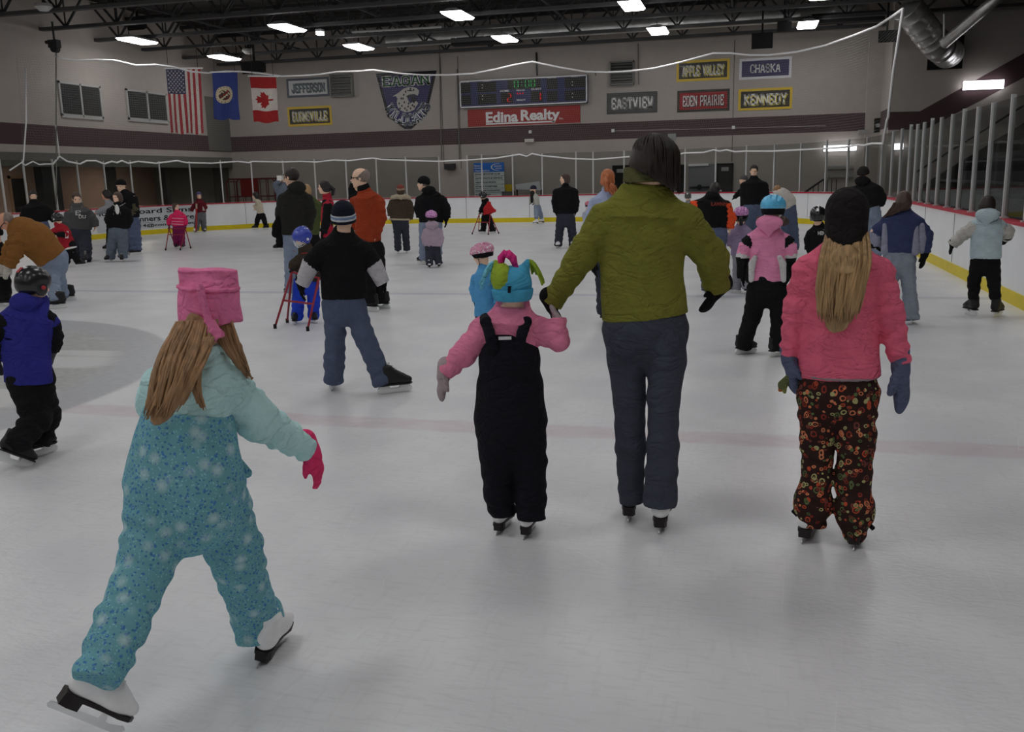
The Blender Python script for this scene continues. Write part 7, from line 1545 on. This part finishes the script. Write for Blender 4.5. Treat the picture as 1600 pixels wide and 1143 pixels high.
p37 = Person('child in red hockey jersey and black helmet skating left', (106, 417), -55, head=(89, 333, 349), nod=10, T=[(91, 350, 6), (95, 356, 13), (102, 371, 13.5), (107, 387, 15)], A=[[(86, 357, 5.5), (81, 364, 5), (77, 363, 4.2)], [(105, 360, 6, -.1), (100, 366, 5, -.18), (90, 366, 4.2, -.2)]], armmid=[[0, 1], [0, 1]], hands=[(73, 362), (83, 363, -.2)], glove=C_GLOVEK, L=[[(101, 391, 7.5), (103, 401, 7), (103, 411, 6)], [(111, 390, 7), (118, 401, 5.5), (123, 411, 5)]], S=[(101, 417, -70, 'hockey'), (126, 416, 60, 'hockey')], sk=.78, top=[cloth('red_jersey', (118, 24, 34), 2.9), C_BLACK], topname='jersey', pants=C_BLACK, vox=.012)
p37.helmet(mat('gloss_black', (18, 18, 19), 2), 'hockey'); back_text(p37, '1', 102, 107, 361, 372, -.19, M_JW, 'jersey_number', slab=False)
k = Sdf(.011, 3); k.cone(p37.pt(106.6, 385.5), p37.pt(107.4, 388.5), 14.6*p37.pxm, 15*p37.pxm, k=.01, front=p37.front, sq=.72, flat0=True, flat1=True); k.build('jersey_hem', M_JW, p37.jk)
p37.strap(M_JW, [(114, 393, 1, -.09), (120, 402, 1, -.07), (124, 409, 1, -.06)], .012, 'trouser_stripe')
p38 = Person('man in grey printed hoodie and jeans facing the camera at left', (131, 408), 172, head=(120, 301, 320), nod=12, T=[(121, 322, 8), (123, 330, 20), (124, 343, 18.5), (124, 358, 18)], A=[[(107, 333, 7.5), (105, 346, 7), (113, 354, 5.5, -.1)], [(141, 333, 7.5), (147, 346, 6.6), (149, 354, 5.5)]], hands=[(119, 358, -.15), (146, 363)], L=[[(118, 364, 9.5), (123, 386, 8.5), (126, 406, 8)], [(132, 364, 9.5), (134, 386, 9), (134, 407, 8.5)]], S=[(127, 408, 200, 'hockey'), (135, 410, 185, 'hockey')], top=cloth('grey_hoodie', (60, 60, 60), 2.7), topname='hoodie', pants=C_DDENIM, hair=M_HBRN)
p38.hood(MATS['cloth_grey_hoodie'], .05); back_text(p38, 'E', 118, 126, 329, 336, -.23, M_JW, 'printed_letter'); back_text(p38, 'DU', 123, 134, 336, 341, -.23, M_JW, 'printed_letter')
for x in (111.5, 128): p38.strap(M_JW, [(x, 321, 1, -.13), (x, 329, 1, -.22)], .010, 'hood_cord')
p39 = Person('dark-haired woman in pale grey sweater stretching her arm out to the left', (173, 393), -75, head=(165, 297, 312), T=[(168, 313, 5), (171, 318, 10.5), (174, 331, 10.5), (175, 346, 10.5)], A=[[(168, 321, 5, -.08), (158, 329, 4.5, -.1), (150, 333, 3.8, -.1)], [(174, 321, 5, .1), (176, 334, 4.6, .1), (170, 342, 4, .1)]], hands=[(143, 336, -.1), (166, 346, .1)], skin='tan', L=[[(173, 352, 6.5), (172, 371, 5.5), (171, 386, 5)], [(178, 352, 6.5), (179, 371, 5.5), (179, 386, 5)]], S=[(170, 392, -80, 'hockey'), (179, 392, -80, 'hockey')], top=cloth('pale_grey_sweater', (110, 112, 116), 2.7), topname='sweater', pants=C_BLACK, hair=M_HBLK, hairk='pony')
p40 = Person('woman in black hoodie with white cords and grey-blue jeans, facing left', (181, 409), 188, head=(183, 300, 317), hyaw=228, T=[(184, 318, 6), (185, 326, 15.5), (185, 340, 14.5), (185, 357, 14.5)], A=[[(172, 328, 6.5), (169, 343, 6), (173, 354, 5)], [(198, 328, 6.5), (202, 343, 6), (198, 355, 5)]], hands=[(176, 358), (197, 362)], L=[[(178, 363, 8.5), (175, 385, 7.5), (172, 403, 7)], [(191, 363, 8.5), (192, 385, 7.5), (192, 403, 7)]], S=[(170, 409, 215, 'hockey'), (191, 409, 185, 'hockey')], sk=.9, top=C_BLACK, topname='hoodie', pants=cloth('grey_blue_denim', (74, 82, 92), 2.7), hair=M_HBRN, hairk='long')
k = Sdf(.011, 3); k.ell(p40.pt(183, 327, -.17), (.045, .03, .11), (p40.rv, p40.dv, p40.up), k=.01); k.build('white_shirt_front', M_JW, p40.root)
for a, b in (((179, 322), (177, 336)), ((187, 322), (188, 336))): p40.strap(M_JW, [(*a, 1, -.19), (*b, 1, -.20)], .010, 'hood_cord')
p40.strap(M_JW, [(176, 319, 1, -.12), (180, 322, 1, -.18), (187, 322, 1, -.18), (196, 317, 1, -.10)], .014, 'hood_edge')
p41 = Person('tall man in black vest and black knit hat behind the woman in black hoodie', (208, 398), 215, head=(189, 281, 300), nod=10, T=[(194, 301, 8), (199, 308, 16.5), (203, 323, 15.5), (204, 339, 15)], A=[[(189, 311, 6, .05), (188, 325, 5.5, .05), (192, 337, 5, .05)], [(207, 311, 7, -.08), (210, 326, 6.5, -.1), (206, 338, 5.5, -.1)]], armmid=[1, 1], hands=[(195, 342, .0), (203, 344, -.12)], L=[[(199, 346, 9.5), (200, 371, 8.5), (201, 391, 8)], [(209, 346, 9.5), (211, 371, 9), (213, 391, 8.5)]], S=[(200, 398, 230, 'hockey'), (213, 398, 250, 'hockey')], top=[C_BLACK, cloth('olive_sleeve', (60, 58, 44), 2.7)], topname='vest', pants=cloth('blue_denim', (66, 74, 94), 2.8)); p41.beanie(C_BLACK, low=.05)
p35 = Person('grey-haired man in tan work jacket bending low at the left edge', (95, 476), -88, head=(10, 333, 361), hyaw=-85, nod=42, T=[(25, 356, 11), (37, 361, 23), (56, 375, 29), (82, 404, 25)], A=[[(29, 367, 14, -.12), (24, 394, 12, -.16), (13, 417, 9, -.16)], [(26, 364, 13, .14), (16, 392, 11, .16), (6, 414, 9, .16)]], hands=[(7, 437, -.16), (0, 432, .16)], glove=cloth('pale_work_glove', (150, 146, 138), 2.6), skin='tan', tsq=.95, tflat=False, L=[[(86, 414, 13, -.06), (92, 440, 10.5), (99, 463, 9)], [(79, 414, 13, .1), (83, 440, 10), (88, 472, 9)]], S=[(103, 470, -100, 'hockey'), (88, 482, -80, 'hockey')],
  top=cloth('tan_canvas', (98, 66, 32), 2.9), pants=C_LDENIM, hair=M_HGREY, hairk='fringe', topfold=1.6)
gl = MB(); gl.tube([p35.H(.33, .0, .04), p35.H(.20, .40, .03), p35.H(-.2, .40, .03), p35.H(-.33, 0, .04)], .005, 5); gl.build('glasses', C_BLACK, p35.root)
p45 = Person('child in black jacket at the left edge, steadied by the man in the tan jacket', (4, 478), -60, head=(-8, 354, 378), T=[(-4, 380, 8), (-1, 389, 17), (1, 410, 17), (2, 432, 16)], A=[[(-14, 392, 7), (-18, 408, 6), (-14, 424, 5)], [(11, 392, 7), (14, 407, 6.5), (8, 420, 5.5)]], hands=[(-14, 434), (6, 430)], glove=C_GLOVEK, L=[[(-4, 438, 9), (-5, 455, 8), (-5, 470, 8)], [(8, 438, 9), (9, 455, 8), (9, 470, 8)]], S=[(-5, 478, -60, 'hockey'), (9, 478, -60, 'hockey')], sk=.75, top=C_BLACK, pants=C_BLACK); p45.beanie(C_BLACK, low=.0)

p8 = Person('child in bright blue shirt and flowered pink helmet just beyond the tasselled hat', (767, 532), -35, head=(752, 384, 414), hyaw=-70, nod=15, T=[(756, 416, 9), (757, 424, 17), (758, 455, 18), (758, 493, 19)], A=[[(743, 430, 8, .05), (740, 452, 7, .06), (744, 472, 6, .0)], [(773, 430, 8, -.04), (779, 452, 7, -.05), (777, 474, 6, -.08)]], hands=[(744, 486, .0), (776, 488, -.08)], glove=C_GLOVEK,
  L=[[(752, 500, 10), (753, 514, 9), (754, 526, 8)], [(766, 500, 10), (768, 514, 9), (769, 526, 8)]], S=[(754, 532, -30, 'hockey'), (769, 532, -25, 'hockey')], sk=.7, top=cloth('sky_blue_shirt', (64, 118, 156), 2.9), topname='shirt', pants=C_BLACK, hair=M_HBRN)
p8.helmet(pattern_dots('flowered_helmet', (150, 104, 124), [(34, .25, (176, 168, 170), .12, .95), (46, .22, (110, 40, 70), .1, .9), (40, .18, (90, 110, 60), .1, .8)], 2.4), 'bike', C_BLACK, size=1.08)
